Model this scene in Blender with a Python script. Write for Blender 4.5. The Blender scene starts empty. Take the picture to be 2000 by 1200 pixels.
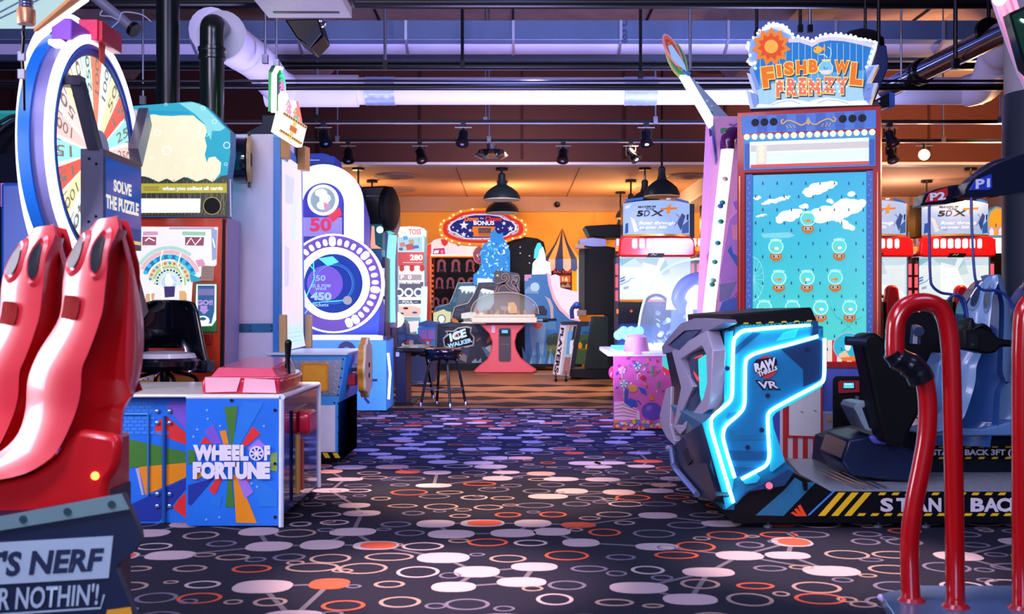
import bpy, bmesh, math, random
from mathutils import Vector, Matrix
SC = bpy.context.scene
COL = SC.collection
random.seed(7)
PI = math.pi
# ---------------------------------------------------------------- camera, world, view
F, H, CX, CY = 2100.0, 1.1, 1000.0, 612.0          # focal length in pixels, eye height, horizon pixel
cd = bpy.data.cameras.new('camera'); cam = bpy.data.objects.new('camera', cd); COL.objects.link(cam)
cam.location = (0, 0, H); cam.rotation_euler = (PI/2, 0, 0)
cd.sensor_width = 36; cd.lens = 36*F/2000; cd.shift_y = (CY-600)/2000
cd.clip_start = .05; cd.clip_end = 200
cd.dof.use_dof = True; cd.dof.focus_distance = 9.0; cd.dof.aperture_fstop = 4.5
SC.camera = cam
w = bpy.data.worlds.new('World'); SC.world = w; w.use_nodes = True
bg = w.node_tree.nodes['Background']; bg.inputs[0].default_value = (.42, .38, .80, 1); bg.inputs[1].default_value = .2
SC.view_settings.view_transform = 'Standard'; SC.view_settings.look = 'None'
SC.view_settings.exposure = 0.0; SC.view_settings.gamma = 1.0; SC.view_settings.use_curve_mapping = False
try:
    SC.cycles.use_denoising = True; SC.cycles.max_bounces = 7; SC.cycles.diffuse_bounces = 3; SC.cycles.glossy_bounces = 3
    SC.cycles.transparent_max_bounces = 12; SC.cycles.sample_clamp_indirect = 4; SC.cycles.caustics_reflective = False; SC.cycles.caustics_refractive = False
except Exception:
    pass

def lamp(kind, loc, to, col, power, size=.3, spot=60, blend=.6, sy=None):
    l = bpy.data.lights.new('light', kind); o = bpy.data.objects.new('light', l); COL.objects.link(o)
    o.location = loc; l.color = col; l.energy = power
    if kind == 'AREA':
        l.size = size
        if sy: l.shape = 'RECTANGLE'; l.size_y = sy
    else: l.shadow_soft_size = size
    if kind == 'SPOT': l.spot_size = math.radians(spot); l.spot_blend = blend
    if kind != 'POINT':
        o.rotation_euler = (Vector(to)-Vector(loc)).to_track_quat('-Z', 'Y').to_euler()
    return o
WARM = (1, .62, .34); PINKW = (1, .66, .54); VIO = (.62, .52, 1); BLU = (.25, .42, 1)
# track spots aimed at the carpet: the warm pools of light in the aisle
lamp('SPOT', (-.5, 4.0, 4.9), (-.30, 4.45, 0), PINKW, 3900, .1, 19, .8)
lamp('SPOT', (.3, 5.6, 4.9), (-.10, 6.5, 0), WARM, 3600, .1, 24, .8)
lamp('SPOT', (1.4, 4.2, 4.9), (1.45, 4.72, 0), PINKW, 3400, .1, 19, .8)
lamp('SPOT', (-.8, 6.4, 4.9), (-1.06, 6.95, 0), PINKW, 2800, .1, 17, .8)
lamp('SPOT', (.7, 7.0, 4.9), (.45, 7.7, 0), PINKW, 1600, .1, 20, .8)
lamp('SPOT', (6.2, 14, 3.2), (6.9, 18.5, 4.5), (1, .48, .16), 2600, .1, 95, .8)  # added warm spot, turns the right end of the fascia orange
lamp('SPOT', (.2, 9.7, 3.3), (.2, 11.6, 0), VIO, 500, .15, 70, .9)
lamp('SPOT', (0, 14, 3.3), (-.3, 15.2, 0), WARM, 1100, .15, 75, .9)
lamp('SPOT', (1.6, 14, 3.3), (1.2, 16.5, 0), WARM, 900, .15, 70, .9)
lamp('SPOT', (-1.8, 14, 3.3), (-.8, 19.5, .3), (1, .75, .5), 700, .15, 50, .9)
# unseen overhead fills, added for a cool violet and blue wash
lamp('AREA', (-3.2, 2.2, 4.9), (-2.2, 6.5, 1), (.78, .72, 1), 130, 1.8)
lamp('AREA', (3.0, 1.5, 4.9), (1.2, 6.5, 1), (.45, .54, 1), 90, 1.8)
lamp('SPOT', (0, 9.6, 5.3), (0, 9.7, 0), (.14, .22, 1), 2600, .3, 62, 1.0)
lamp('AREA', (-3.6, 7.5, .5), (-2.6, 12, 5), (.55, .52, 1), 190, 1.2)    # unseen upward fills, standing in for machine light on the ducts
lamp('AREA', (2.9, 11.2, 2.4), (1.4, 12.4, 4.2), (.46, .50, 1), 190, 1.2)
lamp('AREA', (-.1, 9.8, .5), (-.4, 12.3, 4.2), (.55, .48, 1), 240, 1.4)
# unseen fills added to brighten the machine fronts, low and soft
lamp('AREA', (-.6, -4, 2.4), (-2.0, 7.5, 1.3), (.84, .80, 1), 185, 1.6)
lamp('AREA', (.9, -4, 2.4), (2.2, 8, 1.3), (.66, .72, 1), 105, 1.6)
lamp('AREA', (-3.6, 4.0, 1.6), (-1.1, 3.2, 1.0), (.92, .84, 1), 105, 1.5)  # unseen fill added at the left for the highlight on the seats
# lamps of the far area
lamp('POINT', (-3.2, 21.2, 3.0), (0, 0, 0), (1, .55, .2), 75, .2)
lamp('POINT', (-.2, 21.8, 2.9), (0, 0, 0), (1, .58, .22), 130, .2)
lamp('POINT', (2.4, 22.0, 2.9), (0, 0, 0), (1, .58, .22), 120, .2)
lamp('POINT', (7.6, 21.0, 2.9), (0, 0, 0), (1, .7, .55), 90, .2)
lamp('AREA', (0, 16.5, 3.6), (0, 20.5, 1.0), (1, .86, .8), 95, 1.2)
lamp('POINT', (6.25, 13.9, 3.1), (0, 0, 0), (1, .5, .18), 330, .05)
lamp('AREA', (-2.0, 1.0, 3.6), (-1.1, 3.2, 1.0), (.86, .78, 1), 90, .9)     # added fill, brightens the twin seats
lamp('AREA', (.2, 3.6, 4.6), (2.0, 6.2, .9), (.6, .6, 1), 60, 1.2)          # added fill above the aisle, brightens the right row

# ---------------------------------------------------------------- materials
def lin(c):
    c = c/255
    return c/12.92 if c <= .04045 else ((c+.055)/1.055)**2.4
def hx(s):
    s = s.lstrip('#'); return tuple(lin(int(s[i:i+2], 16)) for i in (0, 2, 4))
MATS = {}
def D(col, rough=.5, metal=0., emit=0., alpha=1., trans=0., coat=0., var=.1, bump=0., scale=18., spec=.5):
    key = (col, rough, metal, emit, alpha, trans, coat, var, bump, scale, spec)
    if key in MATS: return MATS[key]
    m = bpy.data.materials.new('m_%s_%d' % (col.strip('#'), len(MATS))); MATS[key] = m
    m.use_nodes = True; nt = m.node_tree; b = nt.nodes['Principled BSDF']
    c = hx(col)
    if max(c) < .03 and spec == .5 and not metal: spec = .18
    b.inputs['Roughness'].default_value = rough; b.inputs['Metallic'].default_value = metal
    b.inputs['Specular IOR Level'].default_value = spec
    b.inputs['Coat Weight'].default_value = coat; b.inputs['Coat Roughness'].default_value = .08
    b.inputs['Transmission Weight'].default_value = trans; b.inputs['Alpha'].default_value = alpha
    tc = nt.nodes.new('ShaderNodeTexCoord'); nz = nt.nodes.new('ShaderNodeTexNoise')
    nz.inputs['Scale'].default_value = scale; nz.inputs['Detail'].default_value = 3
    nt.links.new(tc.outputs['Object'], nz.inputs['Vector'])
    mx = nt.nodes.new('ShaderNodeMix'); mx.data_type = 'RGBA'
    mx.inputs[6].default_value = tuple(x*(1-var) for x in c)+(1,)
    mx.inputs[7].default_value = tuple(min(1, x*(1+var)) for x in c)+(1,)
    nt.links.new(nz.outputs['Fac'], mx.inputs[0])
    if emit:
        b.inputs['Base Color'].default_value = tuple(x*.25 for x in c)+(1,)
        nt.links.new(mx.outputs[2], b.inputs['Emission Color']); b.inputs['Emission Strength'].default_value = emit
    else:
        nt.links.new(mx.outputs[2], b.inputs['Base Color'])
    if bump:
        bp = nt.nodes.new('ShaderNodeBump'); bp.inputs['Strength'].default_value = bump; bp.inputs['Distance'].default_value = .01
        nt.links.new(nz.outputs['Fac'], bp.inputs['Height']); nt.links.new(bp.outputs['Normal'], b.inputs['Normal'])
    return m
def E(col, s=1., rough=.5, var=.06, scale=14.): return D(col, rough, emit=s, var=var, scale=scale, spec=.2)
def glass(col='#ffffff', alpha=.16, rough=.03): return D(col, rough, alpha=alpha, coat=.3, var=0.)
BLACK = D('#08090f', .35); BLK = D('#0b0c14', .25, coat=.3); WHITE = D('#e9e6f2', .45); CHROME = D('#c9ccd8', .18, 1.0)
STEEL = D('#8d92a3', .35, .9); NAVY = D('#0c1c4a', .35); DARK = D('#12131f', .5)

# ---------------------------------------------------------------- frames: surfaces that things are laid out on
def P(px, py, Z): return Vector(((px-CX)*Z/F, Z, H+(CY-py)*Z/F))
EYE = Vector((0, 0, H))
class Fr:
    def __init__(s, o, u, v=(0, 0, 1), bulge=None):
        s.o = Vector(o); s.u = Vector(u).normalized(); s.v = Vector(v).normalized(); s.n = s.u.cross(s.v).normalized(); s.bulge = bulge
    def hit(s, px, py):
        d = Vector(((px-CX)/F, 1, (CY-py)/F)); t = (s.o-EYE).dot(s.n)/d.dot(s.n); return EYE+d*t
    def uv(s, px, py):
        p = s.hit(px, py)-s.o; return (p.dot(s.u), p.dot(s.v))
    def at(s, u, v, d=0.):
        if s.bulge: d = d+s.bulge(u, v)
        return s.o+s.u*u+s.v*v+s.n*d
    def px(s, pts): return [s.uv(x, y) for x, y in pts]
    def off(s, d): return Fr(s.o+s.n*d, s.u, s.v, s.bulge)
def FZ(Z): return Fr((0, Z, 0), (1, 0, 0))
def FL(x): return Fr((x, 0, 0), (0, 1, 0))            # faces +x
def FR(x): return Fr((x, 0, 0), (0, -1, 0))           # faces -x
def FH(z): return Fr((0, 0, z), (1, 0, 0), (0, 1, 0)) # faces up
def FO(p0, Z0, p1, Z1):
    a = P(p0, CY, Z0); b = P(p1, CY, Z1); a.z = b.z = 0; return Fr(a, b-a)
def ell(cx, cy, rx, ry=None, n=24, rot=0., a0=0., a1=2*PI):
    ry = rx if ry is None else ry; c, s = math.cos(rot), math.sin(rot); out = []
    full = abs(a1-a0-2*PI) < 1e-6
    for i in range(n if full else n+1):
        a = a0+(a1-a0)*i/n; x, y = rx*math.cos(a), ry*math.sin(a); out.append((cx+x*c-y*s, cy+x*s+y*c))
    return out
def rr(x0, y0, x1, y1, r, n=5):
    r = min(r, abs(x1-x0)/2, abs(y1-y0)/2); xa, xb = min(x0, x1), max(x0, x1); ya, yb = min(y0, y1), max(y0, y1); out = []
    for cx, cy, a in ((xb-r, yb-r, 0), (xa+r, yb-r, PI/2), (xa+r, ya+r, PI), (xb-r, ya+r, 1.5*PI)):
        for i in range(n+1): out.append((cx+r*math.cos(a+PI/2*i/n), cy+r*math.sin(a+PI/2*i/n)))
    return out
def rc(x0, y0, x1, y1): return [(x0, y0), (x1, y0), (x1, y1), (x0, y1)]
def star(cx, cy, r, k=5, q=.42, rot=-PI/2):
    return [(cx+(r if i % 2 == 0 else r*q)*math.cos(rot+i*PI/k), cy+(r if i % 2 == 0 else r*q)*math.sin(rot+i*PI/k)) for i in range(2*k)]
def smooth(pts, n=6, closed=False):
    P_ = [Vector(p) for p in pts]; out = []; N = len(P_)
    for i in range(N if closed else N-1):
        g = lambda k: P_[k % N] if closed else P_[max(0, min(N-1, k))]
        a, b, c, d = g(i-1), g(i), g(i+1), g(i+2)
        for j in range(n):
            t = j/n; out.append(.5*((2*b)+(c-a)*t+(2*a-5*b+4*c-d)*t*t+(3*b-a-3*c+d)*t**3))
    if not closed: out.append(P_[-1])
    return out
TXT = {}
def glyphs(s, bold=.02):
    k = (s, bold)
    if k in TXT: return TXT[k]
    c = bpy.data.curves.new('tmp', 'FONT'); c.body = s; c.size = 1; c.offset = bold; c.resolution_u = 3; c.fill_mode = 'FRONT'
    o = bpy.data.objects.new('tmp', c); me = o.to_mesh()
    vs = [(v.co.x, v.co.y) for v in me.vertices]; fs = [tuple(p.vertices) for p in me.polygons]
    o.to_mesh_clear(); bpy.data.objects.remove(o); bpy.data.curves.remove(c)
    xs = [v[0] for v in vs]; ys = [v[1] for v in vs]; x0, x1, y0, y1 = min(xs), max(xs), min(ys), max(ys)
    TXT[k] = ([((x-x0)/max(1e-6, x1-x0), (y-y0)/max(1e-6, y1-y0)) for x, y in vs], fs); return TXT[k]

# ---------------------------------------------------------------- mesh builder and scene tree
OFF = {}
class MB:
    def __init__(s): s.v = []; s.f = []; s.m = []; s.mats = []; s.k = 0; s.inc = 2.5e-5
    def mi(s, m):
        if m not in s.mats: s.mats.append(m)
        return s.mats.index(m)
    def add(s, vs, fs, mat):
        b = len(s.v); s.v += [Vector(v) for v in vs]; k = s.mi(mat)
        for f in fs: s.f.append([b+i for i in f]); s.m.append(k)
        return s
    def prism(s, fr, uv, d0, d1, mat, side=None):
        A = sum(uv[i-1][0]*uv[i][1]-uv[i][0]*uv[i-1][1] for i in range(len(uv)))
        if A < 0: uv = uv[::-1]
        s.k += 1; d1 += s.inc*s.k                       # overlapping decals never share a plane
        n = len(uv); vs = [fr.at(a, b, d1) for a, b in uv]+[fr.at(a, b, d0) for a, b in uv]
        sd = [(i, n+i, n+(i+1) % n, (i+1) % n) for i in range(n)]
        if side: s.add(vs, [range(n), range(2*n-1, n-1, -1)], mat); s.add(vs, sd, side)
        else: s.add(vs, [range(n), range(2*n-1, n-1, -1)]+sd, mat)
        return s
    def poly(s, fr, pts, mat, d0=0., d1=.004, side=None): return s.prism(fr, fr.px(pts), d0, d1, mat, side)
    def band(s, fr, out, inn, mat, d0=0., d1=.004, px=True, closed=True):
        if px: out = fr.px(out); inn = fr.px(inn)
        n = len(out); vs = []
        for d in (d1, d0):
            vs += [fr.at(a, b, d) for a, b in out]+[fr.at(a, b, d) for a, b in inn]
        fs = []
        for i in range(n if closed else n-1):
            j = (i+1) % n
            fs += [(i, j, n+j, n+i), (2*n+i, 3*n+i, 3*n+j, 2*n+j), (i, 2*n+i, 2*n+j, j), (n+i, n+j, 3*n+j, 3*n+i)]
        if not closed: fs += [(0, n, 3*n, 2*n), (n-1, 3*n-1, 4*n-1, 2*n-1)]
        return s.add(vs, fs, mat)
    def stroke(s, fr, pts, wd, mat, d0=0., d1=.004, closed=False):     # line of pixel width wd on the frame
        L = [Vector(p).to_2d() for p in pts]; n = len(L); o = []; q = []
        for i in range(n):
            a = L[(i-1) % n] if closed or i else L[i]; b = L[(i+1) % n] if closed or i < n-1 else L[i]
            t = (b-a); t = t.normalized() if t.length > 1e-9 else Vector((1, 0)); nn = Vector((-t.y, t.x))*(wd/2)
            o.append(tuple(L[i]+nn)); q.append(tuple(L[i]-nn))
        return s.band(fr, o, q, mat, d0, d1, True, closed)
    def text(s, fr, t, x0, y0, x1, y1, mat, d=.006, bold=.02, quad=None, slant=0., arc=0.):
        vs, fs = glyphs(t, bold); out = []
        for a, b in vs:
            if quad:
                (ax, ay), (bx, by), (cx, cy), (dx, dy) = quad      # bottom left, bottom right, top right, top left
                x = (ax*(1-a)+bx*a)*(1-b)+(dx*(1-a)+cx*a)*b; y = (ay*(1-a)+by*a)*(1-b)+(dy*(1-a)+cy*a)*b
            else: x = x0+(x1-x0)*a+slant*b; y = y1+(y0-y1)*b
            y -= arc*4*a*(1-a)
            u, v = fr.uv(x, y); out.append(fr.at(u, v, d))
        return s.add(out, fs, mat)
    def box(s, x0, x1, y0, y1, z0, z1, mat):
        vs = [(x, y, z) for z in (z0, z1) for y in (y0, y1) for x in (x0, x1)]
        return s.add(vs, [(0, 2, 3, 1), (4, 5, 7, 6), (0, 1, 5, 4), (2, 6, 7, 3), (0, 4, 6, 2), (1, 3, 7, 5)], mat)
    def tube(s, pts, r, mat, seg=10, closed=False, cap=True):
        pts = [Vector(p) for p in pts]; n = len(pts); R = r if isinstance(r, (list, tuple)) else [r]*n
        T = []
        for i in range(n):
            a = pts[(i-1) % n] if closed or i else pts[i]; b = pts[(i+1) % n] if closed or i < n-1 else pts[i]; T.append((b-a).normalized())
        up = Vector((0, 0, 1)) if abs(T[0].z) < .9 else Vector((1, 0, 0)); N = T[0].cross(up).normalized(); vs = []
        for i in range(n):
            N = (N-T[i]*N.dot(T[i])).normalized(); B = T[i].cross(N)
            vs += [pts[i]+(N*math.cos(2*PI*k/seg)+B*math.sin(2*PI*k/seg))*R[i] for k in range(seg)]
        fs = []
        for i in range(n if closed else n-1):
            j = (i+1) % n
            fs += [(i*seg+k, i*seg+(k+1) % seg, j*seg+(k+1) % seg, j*seg+k) for k in range(seg)]
        if not closed and cap: fs += [range(seg-1, -1, -1), range((n-1)*seg, n*seg)]
        return s.add(vs, fs, mat)
    def lathe(s, c, prof, mat, seg=24, axis=(0, 0, 1)):
        c = Vector(c); q = Vector(axis).to_track_quat('Z', 'Y'); vs = []; n = len(prof)
        for r, z in prof: vs += [c+q @ Vector((r*math.cos(2*PI*k/seg), r*math.sin(2*PI*k/seg), z)) for k in range(seg)]
        fs = [(i*seg+k, i*seg+(k+1) % seg, (i+1)*seg+(k+1) % seg, (i+1)*seg+k) for i in range(n-1) for k in range(seg)]
        if prof[0][0] > 1e-6: fs.append(range(seg-1, -1, -1))
        if prof[-1][0] > 1e-6: fs.append(range((n-1)*seg, n*seg))
        return s.add(vs, fs, mat)
    def ball(s, c, r, mat, sx=1, sy=1, sz=1, seg=14, ring=8, lo=-PI/2):
        vs = []
        for i in range(ring+1):
            a = lo+(PI/2-lo)*i/ring
            vs += [Vector(c)+Vector((r*sx*math.cos(a)*math.cos(2*PI*k/seg), r*sy*math.cos(a)*math.sin(2*PI*k/seg), r*sz*math.sin(a))) for k in range(seg)]
        return s.add(vs, [(i*seg+k, i*seg+(k+1) % seg, (i+1)*seg+(k+1) % seg, (i+1)*seg+k) for i in range(ring) for k in range(seg)], mat)
    def loft(s, rows, mat, closed=False):
        n = len(rows[0]); vs = [p for r in rows for p in r]
        return s.add(vs, [(i*n+k, i*n+(k+1) % n, (i+1)*n+(k+1) % n, (i+1)*n+k) for i in range(len(rows)-1) for k in range(n if closed else n-1)], mat)
    def build(s, name, parent=None, bevel=0., sharp=35, solid=0., loc=None):
        me = bpy.data.meshes.new(name)
        if parent is not None: off = OFF[parent.name]
        elif loc is not None: off = Vector(loc)
        else:
            xs = [v.x for v in s.v]; ys = [v.y for v in s.v]; zs = [v.z for v in s.v]
            off = Vector(((min(xs)+max(xs))/2, (min(ys)+max(ys))/2, min(zs)))
        me.from_pydata([v-off for v in s.v], [], [list(f) for f in s.f])
        for m in s.mats: me.materials.append(m)
        me.polygons.foreach_set('material_index', s.m)
        bm = bmesh.new(); bm.from_mesh(me); bmesh.ops.remove_doubles(bm, verts=bm.verts, dist=1e-5) if s.v and len(s.v) < 60000 else None
        bmesh.ops.recalc_face_normals(bm, faces=bm.faces); bm.to_mesh(me); bm.free()
        me.polygons.foreach_set('use_smooth', [True]*len(me.polygons)); me.set_sharp_from_angle(angle=math.radians(sharp)); me.update()
        o = bpy.data.objects.new(name, me); COL.objects.link(o); OFF[o.name] = off
        if parent is not None: o.parent = parent
        else: o.location = off
        if solid:
            md = o.modifiers.new('solid', 'SOLIDIFY'); md.thickness = solid; md.offset = -1
        if bevel:
            md = o.modifiers.new('bevel', 'BEVEL'); md.width = bevel; md.segments = 2; md.limit_method = 'ANGLE'; md.angle_limit = math.radians(40)
        return o
def tag(o, label, cat, group=None, kind=None):
    o['label'] = label; o['category'] = cat
    if group: o['group'] = group
    if kind: o['kind'] = kind
    return o
def thing(name, label, cat, loc, group=None):
    o = bpy.data.objects.new(name, None); COL.objects.link(o); o.location = loc; o.empty_display_size = .1
    OFF[o.name] = Vector(loc); return tag(o, label, cat, group)
def struct(m, name, **k):
    o = m.build(name, **k); o['kind'] = 'structure'; return o
def copy_tree(o, parent=None):
    c = o.copy(); COL.objects.link(c); OFF[c.name] = OFF[o.name]
    if parent is not None: c.parent = parent
    for ch in list(o.children): copy_tree(ch, c)
    return c
def dup(o, delta, label):
    c = copy_tree(o); c.location = o.location+Vector(delta); OFF[c.name] = c.location.copy(); c['label'] = label; return c
# ================================================================ the room
CARPET = D('#171729', .95, var=.3, bump=.4, scale=160, spec=.15)
C_LAV = D('#9a8a96', .95, var=.08, bump=.3, scale=160, spec=.15); C_PINK = D('#b07d72', .95, spec=.15); C_OR = D('#a84634', .95, spec=.15)
C_GREY = D('#5c566e', .95, spec=.15); C_TAN = D('#86706f', .95, spec=.15); C_LINE = D('#5a5464', .95, spec=.15)
WOOD = D('#85583f', .45, var=.35, scale=5); WOOD_D = D('#17121a', .5); WOOD_L = D('#b08466', .45, var=.12, scale=4)
def nice_ring(m, fr, x, y, rx, ry, t, mat, d):
    o = ell(x, y, rx, ry, 20); i = ell(x, y, rx-t, ry-t, 20); m.band(fr, o, i, mat, .0002, d, px=False)
def make_floor():
    m = MB(); m.inc = 0; fr = FH(0); R = random.Random(11)
    m.prism(fr, rc(-9, -1.5, 9, 12.45), -.1, 0, CARPET)
    cell = .255; big = []
    nx = int(12/cell); ny = int(9.2/cell)
    def sup(x, y, rx, ry):
        out = []
        for i in range(18):
            a = 2*PI*i/18; c, s_ = math.cos(a), math.sin(a); out.append((x+rx*abs(c)**.8*(1 if c > 0 else -1), y+ry*abs(s_)**.8*(1 if s_ > 0 else -1)))
        return out
    els = []
    for j in range(ny):
        for i in range(nx):
            x = -6+(i+.5+(.5 if j % 2 else 0)+R.uniform(-.22, .22))*cell; y = 3.2+(j+.5+R.uniform(-.22, .22))*cell
            if abs(x) > y*.55+.6 or y > 12.3: continue
            els.append((x, y, R.random(), R.random()))
    for x, y, k, q in els:
        if k < .36: big.append((x, y))
    done = set()
    for a, (x, y) in enumerate(big):
        nb = sorted((math.hypot(x-p, y-q_), b) for b, (p, q_) in enumerate(big) if b != a)[:2]
        for dd, b in nb:
            if dd > .8 or (min(a, b), max(a, b)) in done: continue
            done.add((min(a, b), max(a, b))); p, q_ = big[b]; ux, uy = (p-x)/dd, (q_-y)/dd; nxx, nyy = -uy*.011, ux*.011
            m.prism(fr, [(x+nxx, y+nyy), (p+nxx, q_+nyy), (p-nxx, q_-nyy), (x-nxx, y-nyy)], .0002, .0012, C_LINE)
    for x, y, k, q in els:
        rx = R.uniform(.088, .122); ry = R.uniform(.075, .105)
        if k < .27: m.prism(fr, sup(x, y, rx, ry), .0002, .002, C_LAV)
        elif k < .32: m.prism(fr, sup(x, y, rx, ry), .0002, .002, C_LAV); m.prism(fr, sup(x+.01, y, rx*.78, ry*.78), .0002, .0026, C_OR if q < .6 else C_PINK)
        elif k < .36: m.prism(fr, sup(x, y, rx*.9, ry*.9), .0002, .002, C_OR if q < .5 else C_PINK)
        else:
            mt = C_GREY if q < .4 else C_TAN if q < .72 else C_OR if q < .86 else C_LAV
            f = R.uniform(.62, 1.0); nice_ring(m, fr, x, y, rx*f, ry*f, .016, mt, .0016)
            if R.random() < .6:
                f = R.uniform(.35, .5); nice_ring(m, fr, x+R.choice((-1, 1))*.14, y+R.uniform(-.12, .12), rx*f, ry*f, .012, C_GREY if R.random() < .6 else C_TAN, .0022)
    struct(m, 'floor', loc=(0, 0, 0))
    m = MB(); m.inc = 0; m.prism(fr, rc(-9, 12.45, 9, 24.2), -.1, 0, WOOD)
    for k in range(-14, 15):       # dark pointed harlequin rows
        for r_, y0 in enumerate((12.95, 13.9, 15.0, 16.3)):
            x = k*.84+(.42 if r_ % 2 else 0); m.prism(fr, [(x-.46, y0), (x, y0-.34), (x+.46, y0), (x, y0+.34)], .0005, .004, WOOD_D)
    for k in range(-8, 9):
        for r_ in range(3):
            x = k*1.5+(.75 if r_ % 2 else 0); y0 = 18.3+r_*1.6
            m.prism(fr, rc(x-.36, y0-.75, x+.36, y0+.75), .0005, .003, WOOD_L if (k+r_) % 2 else D('#8a5a3c', .45))
    struct(m, 'floor', loc=(0, 18, 0))
make_floor()

PLANK = D('#84707a', .8, var=.35, scale=3, bump=.2); CONC = D('#7c6a72', .85, var=.3, scale=2.5, bump=.2)
MAROON = D('#3a0a10', .8, var=.12, scale=1.5); ORANGE = D('#dba24a', .8, var=.12, scale=1.2); SOFF = D('#c99a80', .85, var=.1, scale=1)
def shell():
    m = MB(); m.box(-9, 9, -1, 18.6, 5.5, 5.6, PLANK)
    for k in range(14): m.box(-9, 9, 2+k*1.2, 2.05+k*1.2, 5.44, 5.5, CONC)
    for k in range(9): m.box(-8+k*2, -7.97+k*2, -1, 18.5, 5.47, 5.5, DARK)
    struct(m, 'ceiling')
    m = MB()
    for x in (-6.6, -3.4, 3.9, 7.2):       # sloped concrete ribs
        m.prism(Fr((x, 0, 0), (1, 0, 0)), [(-.75, 5.5), (.75, 5.5), (.28, 4.95), (-.28, 4.95)], -17.9, -6, CONC)
    struct(m, 'trim_ceiling_ribs')
    m = MB(); m.box(-9, 9, 18.5, 18.7, 3.69, 5.5, MAROON)
    for k in range(10): m.box(-8.6+k*1.75, -8.56+k*1.75, 18.47, 18.5, 3.75, 5.5, D('#2c1013', .8))
    struct(m, 'wall_fascia')
    m = MB(); m.box(-9, 9, 18.42, 18.72, 3.645, 3.69, D('#b3a8c2', .6)); struct(m, 'trim_fascia')
    m = MB(); m.box(-9, 9, 18.7, 24.1, 3.69, 3.8, SOFF)
    for x in (-3.4, -1.0, 1.2, 5.6): m.box(x, x+.015, 18.8, 24, 3.683, 3.69, D('#6b5048', .8))
    struct(m, 'ceiling')
    m = MB(); m.box(3.62, 4.2, 18.72, 24, 3.38, 3.69, D('#cdbfc9', .7)); m.box(3.6, 4.22, 18.72, 24, 3.34, 3.39, D('#e4dadf', .6)); struct(m, 'trim_beam')
    m = MB(); m.box(-9, 9, 24, 24.2, 0, 3.7, ORANGE); struct(m, 'wall_back')
    m = MB(); m.box(-9, 9, 23.9, 24, 3.36, 3.69, D('#a78a86', .8)); struct(m, 'trim_back')
    m = MB(); m.box(-9.2, -9, -1, 24.1, 0, 5.6, D('#5c4a5c', .8, var=.2, scale=2)); struct(m, 'wall_left')
    m = MB(); m.box(9, 9.2, -1, 24.1, 0, 5.6, D('#4a3b50', .8)); struct(m, 'wall_right')
    m = MB(); m.box(-9, 9, 23.95, 24, 0, .12, DARK); struct(m, 'baseboard_back')
    m = MB(); m.prism(FZ(23.9), rc(5.2, 1.0, 9, 2.9), 0, .03, D('#cfc6c4', .7)); struct(m, 'trim_panel')
shell()

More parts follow.
